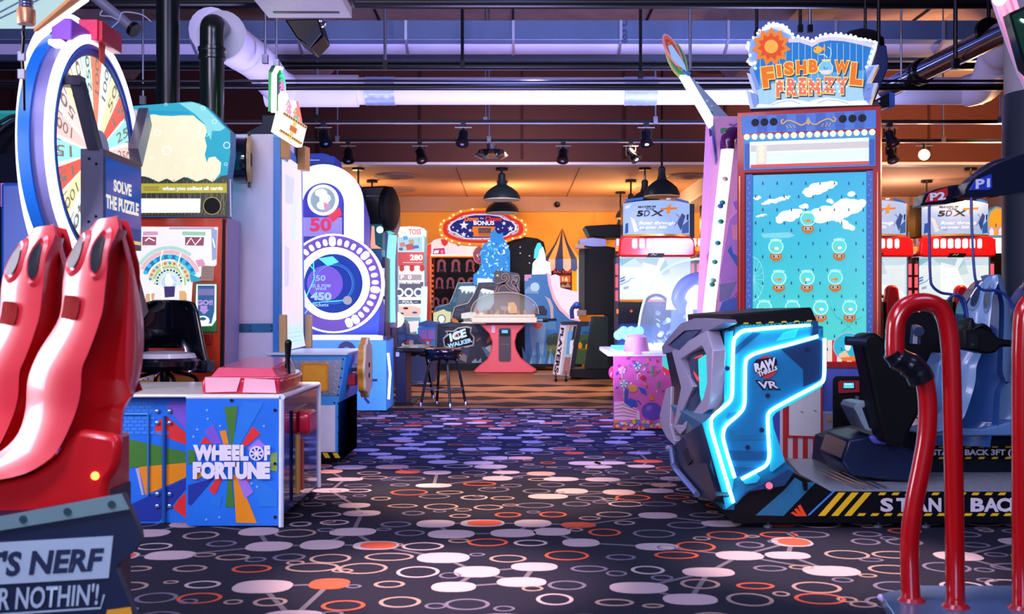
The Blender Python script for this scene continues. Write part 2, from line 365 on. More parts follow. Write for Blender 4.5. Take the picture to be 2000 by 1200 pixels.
# ---------------- ducts, pipes, rails under the roof
GALV = D('#5a6c92', .5, .5, var=.18, scale=2.2); GALV2 = D('#b9bfe0', .3, .8, var=.3, scale=1.4); PIPEW = D('#d9d6ee', .55, var=.06, scale=4)
RAIL = D('#0a0b12', .35, .3)
def over():
    m = MB(); Z = 12.0; z = lambda y: H+(CY-y)*Z/F
    prof = [(Z, z(40)), (Z, z(78)), (Z+.25, z(98)+.02), (Z+1.1, z(98)+.02), (Z+1.1, z(40))]
    fr = Fr((0, 0, 0), (0, 1, 0))
    m.prism(fr, [(a, b) for a, b in prof[:2]]+[(a, b) for a, b in prof[2:]], -8.9, 8.9, GALV)
    for k in range(15):
        x = -8.4+k*1.2; m.prism(Fr((x, 0, 0), (0, 1, 0)), [(Z-.012, z(40)), (Z-.012, z(78)), (Z+.24, z(98)), (Z+.24, z(98)+.03), (Z+.01, z(78)), (Z+.01, z(40))], 0, .03, GALV2)
    m.prism(Fr((0, 0, 0), (0, 1, 0)), [(Z-.004, z(77)), (Z+.246, z(98)+.012), (Z+.25, z(98)+.03), (Z+.01, z(76))], -8.9, 8.9, D('#cdc8e8', .4, .15, var=.25, scale=1.2))  # pale strip: light from below painted onto the lower chamfer
    fz = FZ(Z); m.text(fz, '653 C', 0, 0, 0, 0, D('#28375e', .6), .006, .01, quad=[(1225, 84), (1225, 40), (1212, 40), (1212, 84)])
    t = m.build('air_duct'); tag(t, 'rectangular galvanised air duct crossing the whole ceiling', 'duct')
    # round white pipe
    t = thing('round_duct', 'round white duct running level below the galvanised duct, with a sloping end', 'duct', (0, 12, 3.5))
    m = MB(); A = [P(520, 178, 12), P(700, 178, 12)]; m.tube(A, .178, PIPEW, 20); m.build('duct_sleeve', t)
    m = MB(); m.tube([P(690, 178, 12), P(1920, 178, 12)], .152, PIPEW, 20); m.build('duct_run', t)
    for a, b in ((715, 772), (1219, 1282)):
        m = MB(); xs = [P(a+k*(b-a)/12, 178, 12) for k in range(13)]; m.tube(xs, [.158+.003*(k % 4 == 0) for k in range(13)], D('#b4c2e4', .38, .6), 18); m.build('metal_collar', t)
    m = MB(); m.tube(smooth([P(565, 178, 12), P(537, 163, 11.7), P(505, 124, 10.7), P(470, 99, 9.9), P(412, 58, 8.85)], 5), .185, PIPEW, 20); m.build('sloping_duct', t)
    m = MB(); m.tube(smooth([P(1890, 178, 12), P(1925, 165, 11.7), P(1945, 120, 11), P(1980, 60, 10.2)], 5), .178, PIPEW, 18)
    m.lathe(P(1947, 118, 10.95), [(.185, -.02), (.19, 0), (.185, .02)], PIPEW, 18, P(1980, 60, 10.2)-P(1945, 120, 11)); m.build('duct_elbow', t)
    # chrome flue
    m = MB(); a, b = P(1730, 175, 11.2), P(1985, 50, 9.0); m.tube([a, b], .10, D('#8b96b8', .12, 1.), 16); d = (b-a).normalized()
    for q in (.3, .33): m.lathe(a+(b-a)*q, [(.10, -.03), (.125, -.02), (.125, .02), (.10, .03)], BLK, 16, d)
    t = m.build('chrome_pipe'); tag(t, 'shiny chrome pipe slanting up behind the concrete column', 'pipe')
    m = MB(); c = P(1931, 62, 9.4)
    m.lathe(c, [(.112, -.02), (.125, -.02), (.125, .02), (.112, .02), (.112, -.02)], BLK, 20, d); m.tube([c+Vector((0, 0, .12)), (c.x, c.y, 5.49)], .018, BLK, 8)
    t = m.build('pipe_hanger'); tag(t, 'black ring hanger holding the chrome pipe', 'hanger')
    # black rails
    zr = 3.35
    for y, r, lb, dz in ((275, .03, 'lowest black lighting track, carrying spotlights just above the fascia', 0), (238, .03, 'black lighting track second from the bottom', 0),
                     (170, .034, 'black rail running across the front of the round white duct', 0), (129, .042, 'thick black pipe below the galvanised duct', 12.6), (5, .06, 'black pipe along the top edge above the duct', 0)):
        Z = dz or (zr-H)*F/(CY-y); zr = H+(CY-y)*Z/F; m = MB()
        if y in (275, 238):
            m.box(-8.9, 8.9, Z-.02, Z+.02, zr-.018, zr+.02, RAIL); m.box(-8.9, 8.9, Z-.026, Z+.026, zr-.026, zr-.018, D('#b7a6c0', .3, .8))
        else: m.tube([(-8.9, Z, zr), (8.9, Z, zr)], r, RAIL, 12)
        t = m.build('lighting_track' if y in (275, 238) else 'ceiling_rail'); tag(t, lb, 'rail')
    m = MB(); Z = 9.9; m.tube([(-8.9, Z, 3.24), (8.9, Z, 3.24)], .012, D('#11131f', .4, .3), 8); t = m.build('conduit'); tag(t, 'thin dark conduit just above the white duct, in front of it', 'pipe')
    # hanging rods with clamps
    rods = [(619, 30, 235, 12.6, 1), (752, 30, 130, 11.75, 1), (1251, 10, 150, 11.75, 2), (1478, 10, 70, 11.5, 2), (659, 90, 275, 14, 0), (903, 15, 128, 11.75, 2), (948, 10, 238, 14, 0), (955, 175, 275, 14, 0), (1280, 10, 238, 12.6, 0), (1348, 12, 150, 11.75, 1), (1760, 10, 170, 10.7, 0), (1866, 8, 130, 8.6, 2), (1842, 200, 275, 14, 0), (1953, 155, 238, 12.6, 0), (518, 35, 120, 9.7, 0), (540, 30, 130, 9.7, 0), (279, 90, 200, 10.7, 0), (1563, 10, 60, 11.5, 2), (1582, 10, 60, 11.5, 1)]
    for i, (x, y0, y1, Z, k) in enumerate(rods):
        m = MB(); p = P(x, y1, Z); top = 5.48 if not 12 < Z < 13.2 else P(0, 98, 12).z+.02
        m.tube([p, (p.x, p.y, top)], .011 if k == 0 else .018, STEEL if k < 2 else RAIL, 8)
        m.box(p.x-.025, p.x+.025, p.y-.025, p.y+.025, p.z-.02, p.z+.06, RAIL if k else STEEL)
        where = ['left of the hanging loudspeaker', 'beside the middle'][0]
        t = m.build('hanger_rod')
        tag(t, 'thin %s ceiling hanger rod, %s' % ('black' if k == 2 else 'grey steel', ROD[i]), 'rod')
ROD = ['just below the hanging black loudspeaker', 'holding the white duct right of the loudspeaker', 'left of the lollipop sign with a black clamp', 'behind the left end of the orange fish bowl sign',
       'longest one right of the loudspeaker reaching the lowest track', 'over the middle of the aisle with a black clamp', 'right above the round ring of spots', 'short one beside the round ring of spots',
       'just left of the lollipop sign passing the white duct', 'right above the lollipop sign', 'between the bulb lit sign and the chrome pipe', 'crossing in front of the chrome pipe', 'above the glowing bulb at the right',
       'beside the concrete column at the right', 'left one of the pair above the green neon flame', 'right one of the pair above the green neon flame', 'between the prize wheel and the black column', 'above the bulb lit sign, left of a pair', 'above the bulb lit sign, right of a pair']
over()

# ---------------- spotlights on the tracks
def spot(px, ztrack, Z, tilt, on, label, warm=False):
    c = Vector(((px-CX)*Z/F, Z, ztrack-.03)); t = thing('track_spotlight', label, 'spotlight', c, 'spotlights on the black tracks')
    m = MB(); m.box(c.x-.03, c.x+.03, c.y-.03, c.y+.03, c.z-.03, c.z+.01, RAIL); m.tube([c+Vector((0, 0, -.02)), c+Vector((0, 0, -.07))], .012, RAIL, 8)
    m.box(c.x-.1, c.x+.1, c.y-.012, c.y+.012, c.z-.045, c.z-.035, STEEL)
    for s_ in (-1, 1): m.box(c.x+s_*.062-.006, c.x+s_*.062+.006, c.y-.012, c.y+.012, c.z-.16, c.z-.05, RAIL)
    m.build('mount', t)
    d = Vector((math.sin(tilt), -.45, -math.cos(tilt))).normalized(); b = c+Vector((0, 0, -.12))
    m = MB(); m.lathe(b-d*.05, [(.03, 0), (.05, .02), (.055, .1), (.075, .16), (.078, .19), (.07, .19)], D('#11131c', .25, .4), 16, d); m.build('lamp_head', t)
    m = MB(); m.lathe(b-d*.05, [(.0, .172), (.068, .178), (.068, .186), (0, .192)], E('#ffe9c8', 14) if on else D('#a9b4e8', .1, .6), 16, d); m.build('lens', t)
    return t
za = 3.35; Z1 = 14.02; Z2 = 12.63
spot(680, za, Z1, .1, 0, 'dark track spotlight hanging left end, just above the blue ring game')
spot(820, za, Z1, .3, 0, 'dark track spotlight left of the round ring of spots')
spot(1100, za, Z1, -.1, 0, 'dark track spotlight right of the round ring of spots')
spot(1232, za, Z1, .6, 1, 'lit track spotlight turned to the right, left of the lollipop sign')
spot(632, za, Z2, .3, 0, 'dark track spotlight on the upper track beside the white tower')
spot(905, za, Z2, -.1, 0, 'dark track spotlight on the upper track over the middle aisle')
spot(1262, za, Z2, 0, 1, 'lit track spotlight on the upper track, left of the lollipop sign')
spot(1737, za, Z2, .2, 0, 'dark track spotlight beside the right edge of the tall red framed game')
spot(1740, za, Z1, .1, 0, 'dark track spotlight half hidden behind the tall red framed game')
t = thing('bare_bulb', 'glowing warm bulb under the track at the right', 'lamp', P(1805, 280, 14))
m = MB(); c = P(1805, 280, 14); m.box(c.x-.11, c.x+.11, c.y-.012, c.y+.012, c.z-.035, c.z-.025, STEEL); m.tube([c, c+Vector((0, 0, -.09))], .02, RAIL, 8); m.build('bulb_holder', t)
m = MB(); m.ball(c+Vector((0, 0, -.15)), .07, E('#ffd9a0', 40)); m.build('bulb', t)
# ring of spots at the middle
c = P(960, 284, 14); t = thing('ring_chandelier', 'round black ring fixture with small chrome spots over the middle aisle', 'lamp', c)
m = MB(); m.lathe(c+Vector((0, 0, -.10)), [(.10, .03), (.17, .03), (.18, 0), (.17, -.05), (.10, -.06)], BLK, 24); m.build('ring_body', t)
m = MB(); m.tube([c+Vector((0, 0, -.08)), c+Vector((0, 0, .02))], .06, CHROME, 12); m.build('stem', t)
for k in range(5):
    a = PI+PI*k/4; p = c+Vector((math.cos(a)*.16, math.sin(a)*.16, -.13)); m = MB()
    m.lathe(p, [(.03, .06), (.05, 0), (.055, -.03), (.045, -.03), (0, -.02)], CHROME, 12, (-math.cos(a)*.5, -math.sin(a)*.5, 1)); m.build('spot_cup', t)

# ---------------- pendants of the far area
def pendant(x, Z, zr, r, label, ztop=3.69):
    t = thing('pendant_lamp', label, 'lamp', (x, Z, zr), 'black barn pendants over the far area')
    m = MB(); m.lathe((x, Z, zr), [(r, 0), (r*.97, .06), (r*.82, .14), (r*.55, .21), (r*.28, .26), (r*.2, .34), (r*.2, .44), (r*.12, .47)], D('#1a2430', .4), 28); m.build('lamp_shade', t)
    m = MB(); m.lathe((x, Z, zr), [(r*.985, -.012), (r*.985, .012), (r*.6, .15), (r*.4, .2), (0, .21)], D('#ded2b8', .5), 28); m.ball((x, Z, zr+.08), .06, E('#ffdfae', 3)); m.build('shade_lining', t)
    m = MB(); m.tube([(x, Z, zr+.45), (x, Z, ztop-.02)], .018, BLK, 8); m.lathe((x, Z, ztop-.05), [(.11, .0), (.11, .04), (.03, .05)], BLK, 16); m.build('rod', t)
    return t
pendant(-.18, 19.1, 3.12, .33, 'frontmost pendant lamp of the middle row, with a pale rim')
pendant(-.19, 21.0, 3.06, .33, 'second pendant lamp of the middle row, just under the frontmost one')
pendant(-.24, 22.9, 3.0, .33, 'hindmost pendant lamp of the middle row, in front of the clown game sign')
pendant(2.37, 17.0, 2.95, .285, 'big pendant lamp right above the left racing game marquee', 5.5)
pendant(2.36, 19.1, 3.0, .30, 'pendant lamp behind the big one over the left racing game')
pendant(2.31, 20.9, 2.95, .30, 'pendant lamp third from the front over the racing game')
pendant(2.31, 22.9, 2.72, .30, 'pendant lamp nearest the back wall, left of the racing game marquee')
pendant(-2.73, 19.1, 2.9, .33, 'pendant lamp at the left, behind the dark round topped cabinet')
pendant(-2.72, 20.9, 2.9, .33, 'second pendant lamp at the left behind the dark round topped cabinet')
pendant(8.15, 19.1, 2.85, .3, 'pendant lamp above the P1 headset arm at the right')
pendant(8.06, 20.9, 2.85, .3, 'pendant lamp above the P2 headset arm at the right')
for x, Z, lb in ((3.3, 20.2, 'round ceiling air vent nearest the fascia over the racing games'), (2.95, 22.2, 'round ceiling air vent farther back over the racing games'), (-2.2, 20.2, 'round ceiling air vent right of the blue ring game'), (-2.4, 22.4, 'round ceiling air vent behind the left pendants')):
    m = MB(); m.lathe((x, Z, 3.69), [(.40, -.005), (.38, -.03), (.26, -.035), (.24, -.05), (.14, -.055), (.12, -.07), (0, -.075)], D('#8a6f70', .6), 24); tag(m.build('ceiling_vent'), lb, 'vent')
m = MB(); m.lathe((1.0, 23.88, H+212*23.88/F), [(.06, 0), (.065, .02), (.05, .03), (0, .02)], BLK, 20, (0, -1, 0)); tag(m.build('wall_speaker'), 'small round black speaker on the beam of the back wall', 'speaker')

# ---------------- ceiling cassette, loudspeaker, columns, pipes at the left
t = thing('ceiling_cassette', 'white slotted air conditioning cassette hanging at the top above the loudspeaker', 'air conditioner', P(595, 10, 7))
fr = FH(P(600, 35, 7).z); zc = P(600, 35, 7).z
pts = [P(525, 35, 7), P(687, 35, 7), P(672, 1, 7.4), P(497, 7, 7.4)]
a, b = P(525, 35, 7), P(687, 35, 7)
m = MB(); m.box(a.x, b.x, 6.2, 7, zc, zc+.07, WHITE); m.build('panel', t); m = MB()
m.box(a.x-.02, b.x+.02, 6.2, 7.02, zc+.07, zc+.3, BLACK); m.build('housing', t)
for y in (6.32, 6.85): m = MB(); m.box(a.x+.06, b.x-.06, y, y+.035, zc-.004, zc+.002, BLACK); m.build('air_slot', t)
m = MB(); m.tube([(a.x+.1, 6.9, zc+.3), (a.x+.1, 6.9, 5.5)], .012, STEEL, 6); m.tube([(b.x-.1, 6.9, zc+.3), (b.x-.1, 6.9, 5.5)], .012, STEEL, 6); m.build('hanger', t)
t = thing('hanging_loudspeaker', 'black wedge loudspeaker hanging below the white ceiling cassette', 'speaker', P(600, 30, 8))
fz = FZ(8.0)
m = MB(); m.poly(fz, [(556, 38), (622, 36), (632, 70), (608, 95), (580, 75)], BLACK, -.3, 0); m.build('cabinet', t, bevel=.01)
m = MB(); m.poly(Fr(P(595, 80, 7.99), (1, -.3, .5), (-.35, 0, 1)), [(596, 78), (622, 52), (631, 70), (608, 94)], D('#3a3f52', .6), 0, .02); m.build('grille', t)
m = MB(); m.tube([P(625, 50, 8.1), P(626, 20, 8.1), P(626, -60, 8.1)], .02, BLK, 8); m.ball(P(626, 44, 8.05), .045, CHROME); m.build('bracket', t)
m = MB(); m.tube([P(328, 300, 8.4), P(328, -120, 8.4)], .088, D('#0a1418', .3, .2), 20); o = m.build('black_post', loc=P(328, 612, 8.4)); tag(o, 'straight black post rising to the ceiling behind the prize wheel', 'post')
# extend post to the floor
m = MB(); m.tube([P(328, 305, 8.4), (P(328, 0, 8.4).x, 8.4, 0.0)], .088, D('#0a1418', .3, .2), 20); m.build('lower_post', o)
t = thing('elbow_pipe', 'black upright pipe with an elbow that turns into the white duct', 'pipe', (P(414, 0, 8.4).x, 8.4, 0))
G = D('#0c1a17', .28, .1, coat=.4)
m = MB(); x = P(414, 0, 8.4).x; m.tube([(x, 8.4, 0), (x, 8.4, P(0, 105, 8.4).z)], .092, G, 20); m.build('upright', t)
m = MB(); m.tube(smooth([(x, 8.4, P(0, 108, 8.4).z), (x, 8.4, P(0, 70, 8.4).z), (x, 8.42, P(0, 50, 8.4).z), (x, 8.58, P(0, 44, 8.4).z)], 6), .092, G, 20); m.build('elbow', t)
m = MB(); m.lathe((x, 8.4, P(0, 105, 8.4).z), [(.095, -.05), (.107, -.045), (.107, -.02), (.1, -.015), (.1, .015), (.107, .02), (.107, .045), (.095, .05)], G, 20); m.build('coupling', t)
m = MB(); m.lathe((x, 8.72, P(0, 44, 8.4).z-.03), [(.1, 0), (.185, 0), (.2, .02), (.2, .06), (.17, .07)], PIPEW, 24, (.0, -1, .0)); m.build('wall_flange', t)
# grey conduit with cable at top left
m = MB(); m.tube([P(180, -10, 7.0), P(258, 55, 7.0)], .034, D('#6a6d88', .5), 12); m.lathe(P(258, 55, 7.0), [(.05, 0), (.05, .03)], BLACK, 12, (1, -.2, -.8)); o = m.build('grey_conduit'); tag(o, 'grey conduit slanting down behind the top of the prize wheel', 'pipe')
m = MB(); m.tube(smooth([P(200, 20, 6.9), P(196, 30, 6.9), P(215, 32, 6.9), P(232, 38, 6.9), P(240, 24, 6.9), P(275, 28, 6.9), P(295, 42, 6.9)], 5), .004, D('#9aa6c8', .5), 6); m.tube(smooth([P(233, 40, 6.9), P(225, 48, 6.9), P(210, 60, 6.9)], 4), .004, D('#9aa6c8', .5), 6); m.build('loose_cable', o)
# concrete column at right
x = P(1992, 0, 6.9).x+.075
t = thing('concrete_column', 'round column at the right edge, bare concrete above dark blue paint', 'column', (x+.12, 7.0, 0))
m = MB(); m.lathe((x+.14, 7.0, 0), [(.25, P(0, 178, 6.9).z), (.25, 5.5)], D('#8f8c99', .85, var=.25, scale=6, bump=.3), 28); m.build('concrete_shaft', t)
m = MB(); m.lathe((x+.14, 7.0, 0), [(.262, 0), (.262, P(0, 178, 6.9).z)], D('#0b1c33', .45), 28); m.build('painted_base', t)
# ================================================================ left row
def lerp(a, b, t): return a+(b-a)*t
def gnd(px, Z): p = P(px, 0, Z); return Vector((p.x, p.y, 0))
# ---------------- twin moulded seats on a pedestal (nearest, left edge)
def patch(m, L, R, t, u, ru, rt, mat, out=.006, hole=None, lift=None, n=20, pow_=1.):
    """oval patch on the strip between edge curves L and R (lists of points), t in row units, u 0..1"""
    def ev(uu, tt):
        tt = max(0, min(len(L)-1.001, tt)); i = int(tt); f = tt-i
        a = L[i].lerp(L[i+1], f); b = R[i].lerp(R[i+1], f); nrm = (b-a).cross(L[i+1]-L[i]).normalized()
        if nrm.y > 0: nrm = -nrm
        bul = .028*4*uu*(1-uu)
        return a.lerp(b, uu)+nrm*(bul), nrm
    def ring(k): 
        o = []
        for i in range(n):
            a = 2*PI*i/n; c, s_ = math.cos(a), math.sin(a); c = abs(c)**pow_*(1 if c > 0 else -1); s_ = abs(s_)**pow_*(1 if s_ > 0 else -1)
            p, nn = ev(u+ru*k*c, t+rt*k*s_); o.append((p, nn))
        return o
    r0 = ring(1.0)
    if hole:   # raised rim ring then dark middle
        r1 = ring(hole); m.loft([[p for p, q in r0], [p+q*.008 for p, q in ring((1+hole)/2)], [p-q*.004 for p, q in r1]], lift, True)
        r0 = r1
    c = sum((p for p, q in r0), Vector())/n; vs = [p+q*out for p, q in r0]
    m.add(vs+[sum(vs, Vector())/n], [(i, (i+1) % n, n) for i in range(n)], mat)
def moulded_seat(root, tf, Zf, mats, name='seat'):
    RED, REDF, SLOT, INS = mats
    Lp = [(192, 438), (172, 453), (148, 487), (130, 517), (123, 550), (120, 600), (110, 633), (80, 680), (62, 717), (53, 750), (50, 800), (43, 845), (18, 877), (-30, 903), (-95, 915)]
    Rp = [(228, 423), (231, 447), (213, 490), (209, 530), (205, 565), (200, 607), (187, 650), (172, 690), (160, 720), (157, 767), (146, 810), (126, 862), (106, 893), (60, 922), (0, 935)]
    ZL, ZR, ZB = Zf
    L = [P(*tf(x, y), ZL) for x, y in Lp]; Rr = [P(*tf(x, y), ZR) for x, y in Rp]
    for i in range(10, 15):       # the seat pan comes forward
        k = (i-10)/4; L[i].y -= .10*k; Rr[i].y -= .05*k
    L = smooth(L, 3); Rr = smooth(Rr, 3)
    m = MB(); rows = []
    for a, b in zip(L, Rr):
        nrm = (b-a).cross(Vector((0, 0, -1))).normalized(); nrm = nrm if nrm.y < 0 else -nrm
        rows.append([a.lerp(b, q/6)+nrm*(.028*4*(q/6)*(1-q/6)) for q in range(7)])
    back = [[p+Vector((.03, .09, .0)) for p in r] for r in rows]
    m.loft(rows, REDF)
    o = m.build(name+'_backrest', root, sharp=60)
    m = MB()
    for (u, t, ru, rt) in ((.36, 7.3, .27, 3.7), (.85, 7.0, .13, 4.0)):
        patch(m, L, Rr, t, u, ru, rt, SLOT, out=.007, hole=.66, lift=REDF)
    m.build('harness_slot', o); m = MB()
    patch(m, L, Rr, 15.2, .47, .21, 1.8, INS, out=.006, pow_=.35); m.build('belt_slot', o)
    # hollow side wall and the rear rib of the shell
    Bi = [(230, 450), (243, 490), (250, 523), (249, 600), (247, 640), (245, 717), (247, 745), (258, 768), (240, 800), (235, 850), (232, 905), (225, 925), (210, 945), (205, 985)]
    Ro = [(231, 447), (213, 490), (208, 535), (200, 607), (190, 645), (164, 712), (157, 760), (150, 795), (140, 830), (126, 862), (106, 893), (60, 922), (0, 935), (-30, 985)]
    A = [P(*tf(x, y), ZR+.015) for x, y in Ro]; B = [P(*tf(x, y), ZB) for x, y in Bi]
    A = smooth(A, 3); B = smooth(B, 3); m = MB()
    m.loft([[a, a.lerp(b, .12)+Vector((-.0, .075, 0)), a.lerp(b, .6)+Vector((-.01, .085, 0)), a.lerp(b, .93)+Vector((0, .05, 0)), b] for a, b in zip(A, B)], RED)
    m.build('side_wall', root, sharp=60)
    In = [(226, 424), (234, 448), (243, 490), (250, 523), (249, 600), (247, 640), (245, 717), (247, 745), (256, 770)]
    Ou = [(229, 421), (245, 462), (259, 510), (268, 555), (277, 600), (281, 650), (279, 700), (271, 745), (259, 777)]
    A = smooth([P(*tf(x, y), ZB-.02) for x, y in In], 4); B = smooth([P(*tf(x, y), ZB+.10) for x, y in Ou], 4); m = MB()
    m.loft([[a, a.lerp(b, .3)+Vector((.012, -.02, 0)), b, b+Vector((-.04, .06, 0)), a+Vector((-.02, .16, 0))] for a, b in zip(A, B)], REDF); m.build('shell_rib', root, sharp=60)
    # rear of the shell so that the seat is a closed body
    m = MB(); A = [p+Vector((0, .02, 0)) for p in L]; B2 = [r[-1]+Vector((-.05, .12, 0)) for r in rows]
    m.loft([[a, a+Vector((.02, .16, 0)), b+Vector((0, .05, 0))] for a, b in zip(A, B2)], RED); m.build('shell_back', root, sharp=60)
RED = D('#c4141d', .3, coat=.3); REDF = D('#d22a3c', .42, coat=.35, var=.06, spec=.9)
ride = thing('twin_seat_ride', 'pair of red moulded bucket seats on a navy lettered pedestal at the left edge', 'arcade seat', gnd(60, 3.25))
moulded_seat(ride, lambda x, y: ((x-228)*.97+104, (y-424)*.97+440), (3.50, 3.36, 3.48), (RED, REDF, D('#0a1326', .5), D('#7a0508', .8, spec=.05)))
moulded_seat(ride, lambda x, y: (x, y), (3.28, 3.12, 3.22), (RED, REDF, D('#0a1326', .5), D('#7a0508', .8, spec=.05)))
m = MB(); fz = FZ(3.14)
m.poly(fz, [(-160, 925), (0, 937), (60, 925), (106, 896), (126, 866), (150, 838), (200, 846), (233, 852), (234, 880), (231, 905), (222, 925), (212, 938), (206, 960), (211, 985), (150, 1004), (0, 1012), (-160, 1016)], RED, -.05, 0)
m.poly(fz, [(-160, 930), (0, 940), (60, 928), (150, 870), (150, 1000), (-160, 1012)], RED, -.45, -.05)
o = m.build('seat_base', ride, bevel=.02)
m = MB(); m.ball(P(186, 930, 3.14), .012, E('#ff9440', 5)); m.build('marker_light', o)
m = MB(); fz = FZ(3.02)
m.poly(fz, [(-160, 1012), (0, 1010), (240, 965), (253, 995), (272, 1035), (275, 1058), (262, 1078), (230, 1102), (226, 1112), (258, 1190), (275, 1240), (300, 1335), (-160, 1335)], D('#0a1c3f', .45), -.03, 0)
m.poly(fz, [(-160, 1014), (60, 1012), (120, 1000), (120, 1335), (-160, 1335)], D('#0a1c3f', .45), -.55, -.03)
PB = D('#9db4cc', .6)
m.poly(fz, [(-160, 1069), (222, 1047), (213, 1129), (-160, 1151)], PB, .001, .004)
m.stroke(fz, [(-70, 1205), (197, 1188), (204, 1162)], 3.5, PB, .001, .003)
m.text(fz, "IT'S NERF", 0, 0, 0, 0, D('#0b1d48', .6), .006, .038, quad=[(-48, 1130), (196, 1115), (206, 1068), (-42, 1078)])
m.text(fz, "OR NOTHIN'!", 0, 0, 0, 0, PB, .006, .02, quad=[(-34, 1194), (192, 1181), (196, 1139), (-30, 1148)])
m.poly(fz, [(210, 1192), (256, 1186), (262, 1215), (205, 1220)], D('#d99a1c', .5), .001, .004)
m.build('pedestal', ride, bevel=.006)
m = MB(); m.poly(fz, [(-160, 1014), (0, 1009), (239, 964), (254, 994), (0, 1036), (-160, 1044)], D('#7fa3ad', .35, .4), .004, .012)
m.build('trim_strip', ride)
for x, y in ((50, 1013), (136, 998), (222, 984)):
    m = MB(); m.prism(fz, ell(*fz.uv(x, y), .011, n=14), .012, .017, D('#35555f', .4, .5)); m.build('screw', ride)

# ---------------- prize wheel game with lettered cabinet
ZC = 5.53; wof = thing('prize_wheel_game', 'big prize wheel game with white lit rims over a blue cabinet lettered in white', 'arcade game', gnd(420, 6.0))
BL = D('#2272e0', .35, var=.2, scale=3); BLD = D('#0c2f9a', .35); fz = FZ(ZC)
xr = P(552, 0, ZC).x; Zb = 6.55; ztop = P(0, 776, ZC).z
q5 = lambda pts: [(220+x*.3, 690+y*.3) for x, y in pts]
GREEN = D('#3f7a2c', .45); AMB = D('#e58a10', .45); RD = D('#dc2a2e', .45); PUR = D('#7a55cf', .45); SKY = D('#1f78dc', .45); LIME = D('#7fa04a', .45); PUR2 = D('#9a72d8', .45); DB = D('#15339a', .45)
m = MB(); xl = P(365, 0, ZC).x
m.box(xl, xr, ZC+.004, Zb, .06, ztop-.004, BLD)
m.poly(fz, rr(364, 777, 548, 1027, 7), BL, -.004, .006)
f2 = fz.off(.006); CY5 = lambda a, b, c, d: q5([a, b, c, d])
for pts, mt in (([(845, 315), (980, 330), (830, 600), (775, 600)], SKY), ([(728, 350), (815, 345), (785, 592), (765, 595)], GREEN), ([(598, 510), (655, 462), (712, 590), (655, 595)], PUR), ([(697, 508), (738, 503), (756, 592), (722, 595)], AMB),
                ([(568, 592), (600, 542), (650, 592)], RD), ([(910, 478), (965, 525), (875, 605), (840, 595)], RD), ([(950, 560), (990, 600), (930, 680), (880, 620)], PUR2), ([(492, 628), (540, 640), (540, 712), (492, 725)], GREEN),
                ([(1028, 655), (1072, 648), (1072, 770), (1028, 765)], LIME), ([(520, 770), (600, 790), (540, 830)], AMB), ([(492, 860), (660, 815), (510, 990), (492, 985)], DB), ([(678, 815), (715, 815), (668, 925), (625, 890)], RD), ([(660, 925), (715, 935), (698, 1010), (632, 975)], SKY),
                ([(752, 815), (775, 815), (792, 1005), (735, 1003)], GREEN), ([(785, 790), (818, 800), (940, 1108), (805, 1105)], AMB), ([(815, 820), (870, 820), (918, 905), (860, 950)], PUR2), ([(865, 820), (890, 812), (893, 828), (878, 840)], RD), ([(900, 800), (1072, 900), (1072, 1000), (960, 1000)], SKY)):
    m.poly(f2, q5(pts), mt, -.001, .002)
for x, y in ((615, 372), (620, 428), (552, 498), (527, 545), (700, 475), (985, 475), (940, 870), (695, 1070), (610, 1085), (905, 850)): m.prism(f2, ell(*f2.uv(220+x*.3, 690+y*.3), .006, n=10), -.001, .002, D('#7fb0f0', .5))
m.build('lettered_panel', wof)
m = MB(); LT = D('#e6e2f2', .5)
m.text(f2, 'WHEEL', *q5([(528, 596)])[0], *q5([(888, 700)])[0], LT, .012, .075)
m.text(f2, 'F', *q5([(990, 600)])[0], *q5([(1028, 698)])[0], LT, .012, .075)
m.text(f2, 'FORTUNE', *q5([(526, 706)])[0], *q5([(1028, 820)])[0], LT, .012, .075)
c = f2.uv(220+940*.3, 690+652*.3); m.prism(f2, ell(*c, .037, n=24), .001, .012, LT)
for k in range(8): a = k*PI/4; m.prism(f2, [(c[0]+r*math.cos(a+s_), c[1]+r*math.sin(a+s_)) for r, s_ in ((.012, 0), (.03, -.22), (.03, .22))], .012, .014, BLD)
m.build('lettering', wof)
for x, y in ((1058, 372), (1058, 720), (1058, 1068), (775, 308)):
    m = MB(); m.prism(f2, ell(*f2.uv(220+x*.3, 690+y*.3), .008, n=12), 0, .006, DARK); m.build('screw', wof)
# set-back side panel with burst graphics
fs = FZ(ZC+.10); xL = -2.56; m = MB()
m.box(xL, xl, ZC+.104, Zb, .06, P(0, 778, ZC+.1).z, BLD)
m.poly(fs, [(120, 778), (246, 776), (368, 777), (366, 1021), (120, 1025)], BL, 0, .003)
f3 = fs.off(.003)
for pts, mt in (([(345, 345), (380, 315), (478, 318), (478, 500)], PUR), ([(275, 490), (300, 440), (350, 410), (478, 520), (478, 598), (345, 545), (280, 525)], RD), ([(-60, 520), (20, 540), (478, 645), (478, 718), (-60, 760)], GREEN), ([(172, 742), (478, 715), (478, 810), (215, 925)], AMB), ([(150, 752), (172, 748), (205, 925), (190, 925)], D('#b8a8cc', .5)),
                ([(120, 985), (478, 815), (478, 880), (300, 1095), (110, 1095)], DB), ([(478, 905), (478, 1075), (395, 1010), (420, 960)], RD)):
    m.poly(f3, q5(pts), mt, -.001, .002)
BRK = D('#2b80e0', .5)
for j in range(14):
    for i in range(9):
        x = -40+i*46+(23 if j % 2 else 0); y = 318+j*24
        if j in (9, 10) and i > 4: continue
        if (300 < y < 500 and x > 255) or (y > 520 and x > 150): continue
        if 530 < y < 640: continue
        m.poly(f3, q5(rc(x, y, x+40, y+18)), BRK, -.001, .001)
m.build('side_panel', wof)
m = MB(); f4 = fs.off(.01)
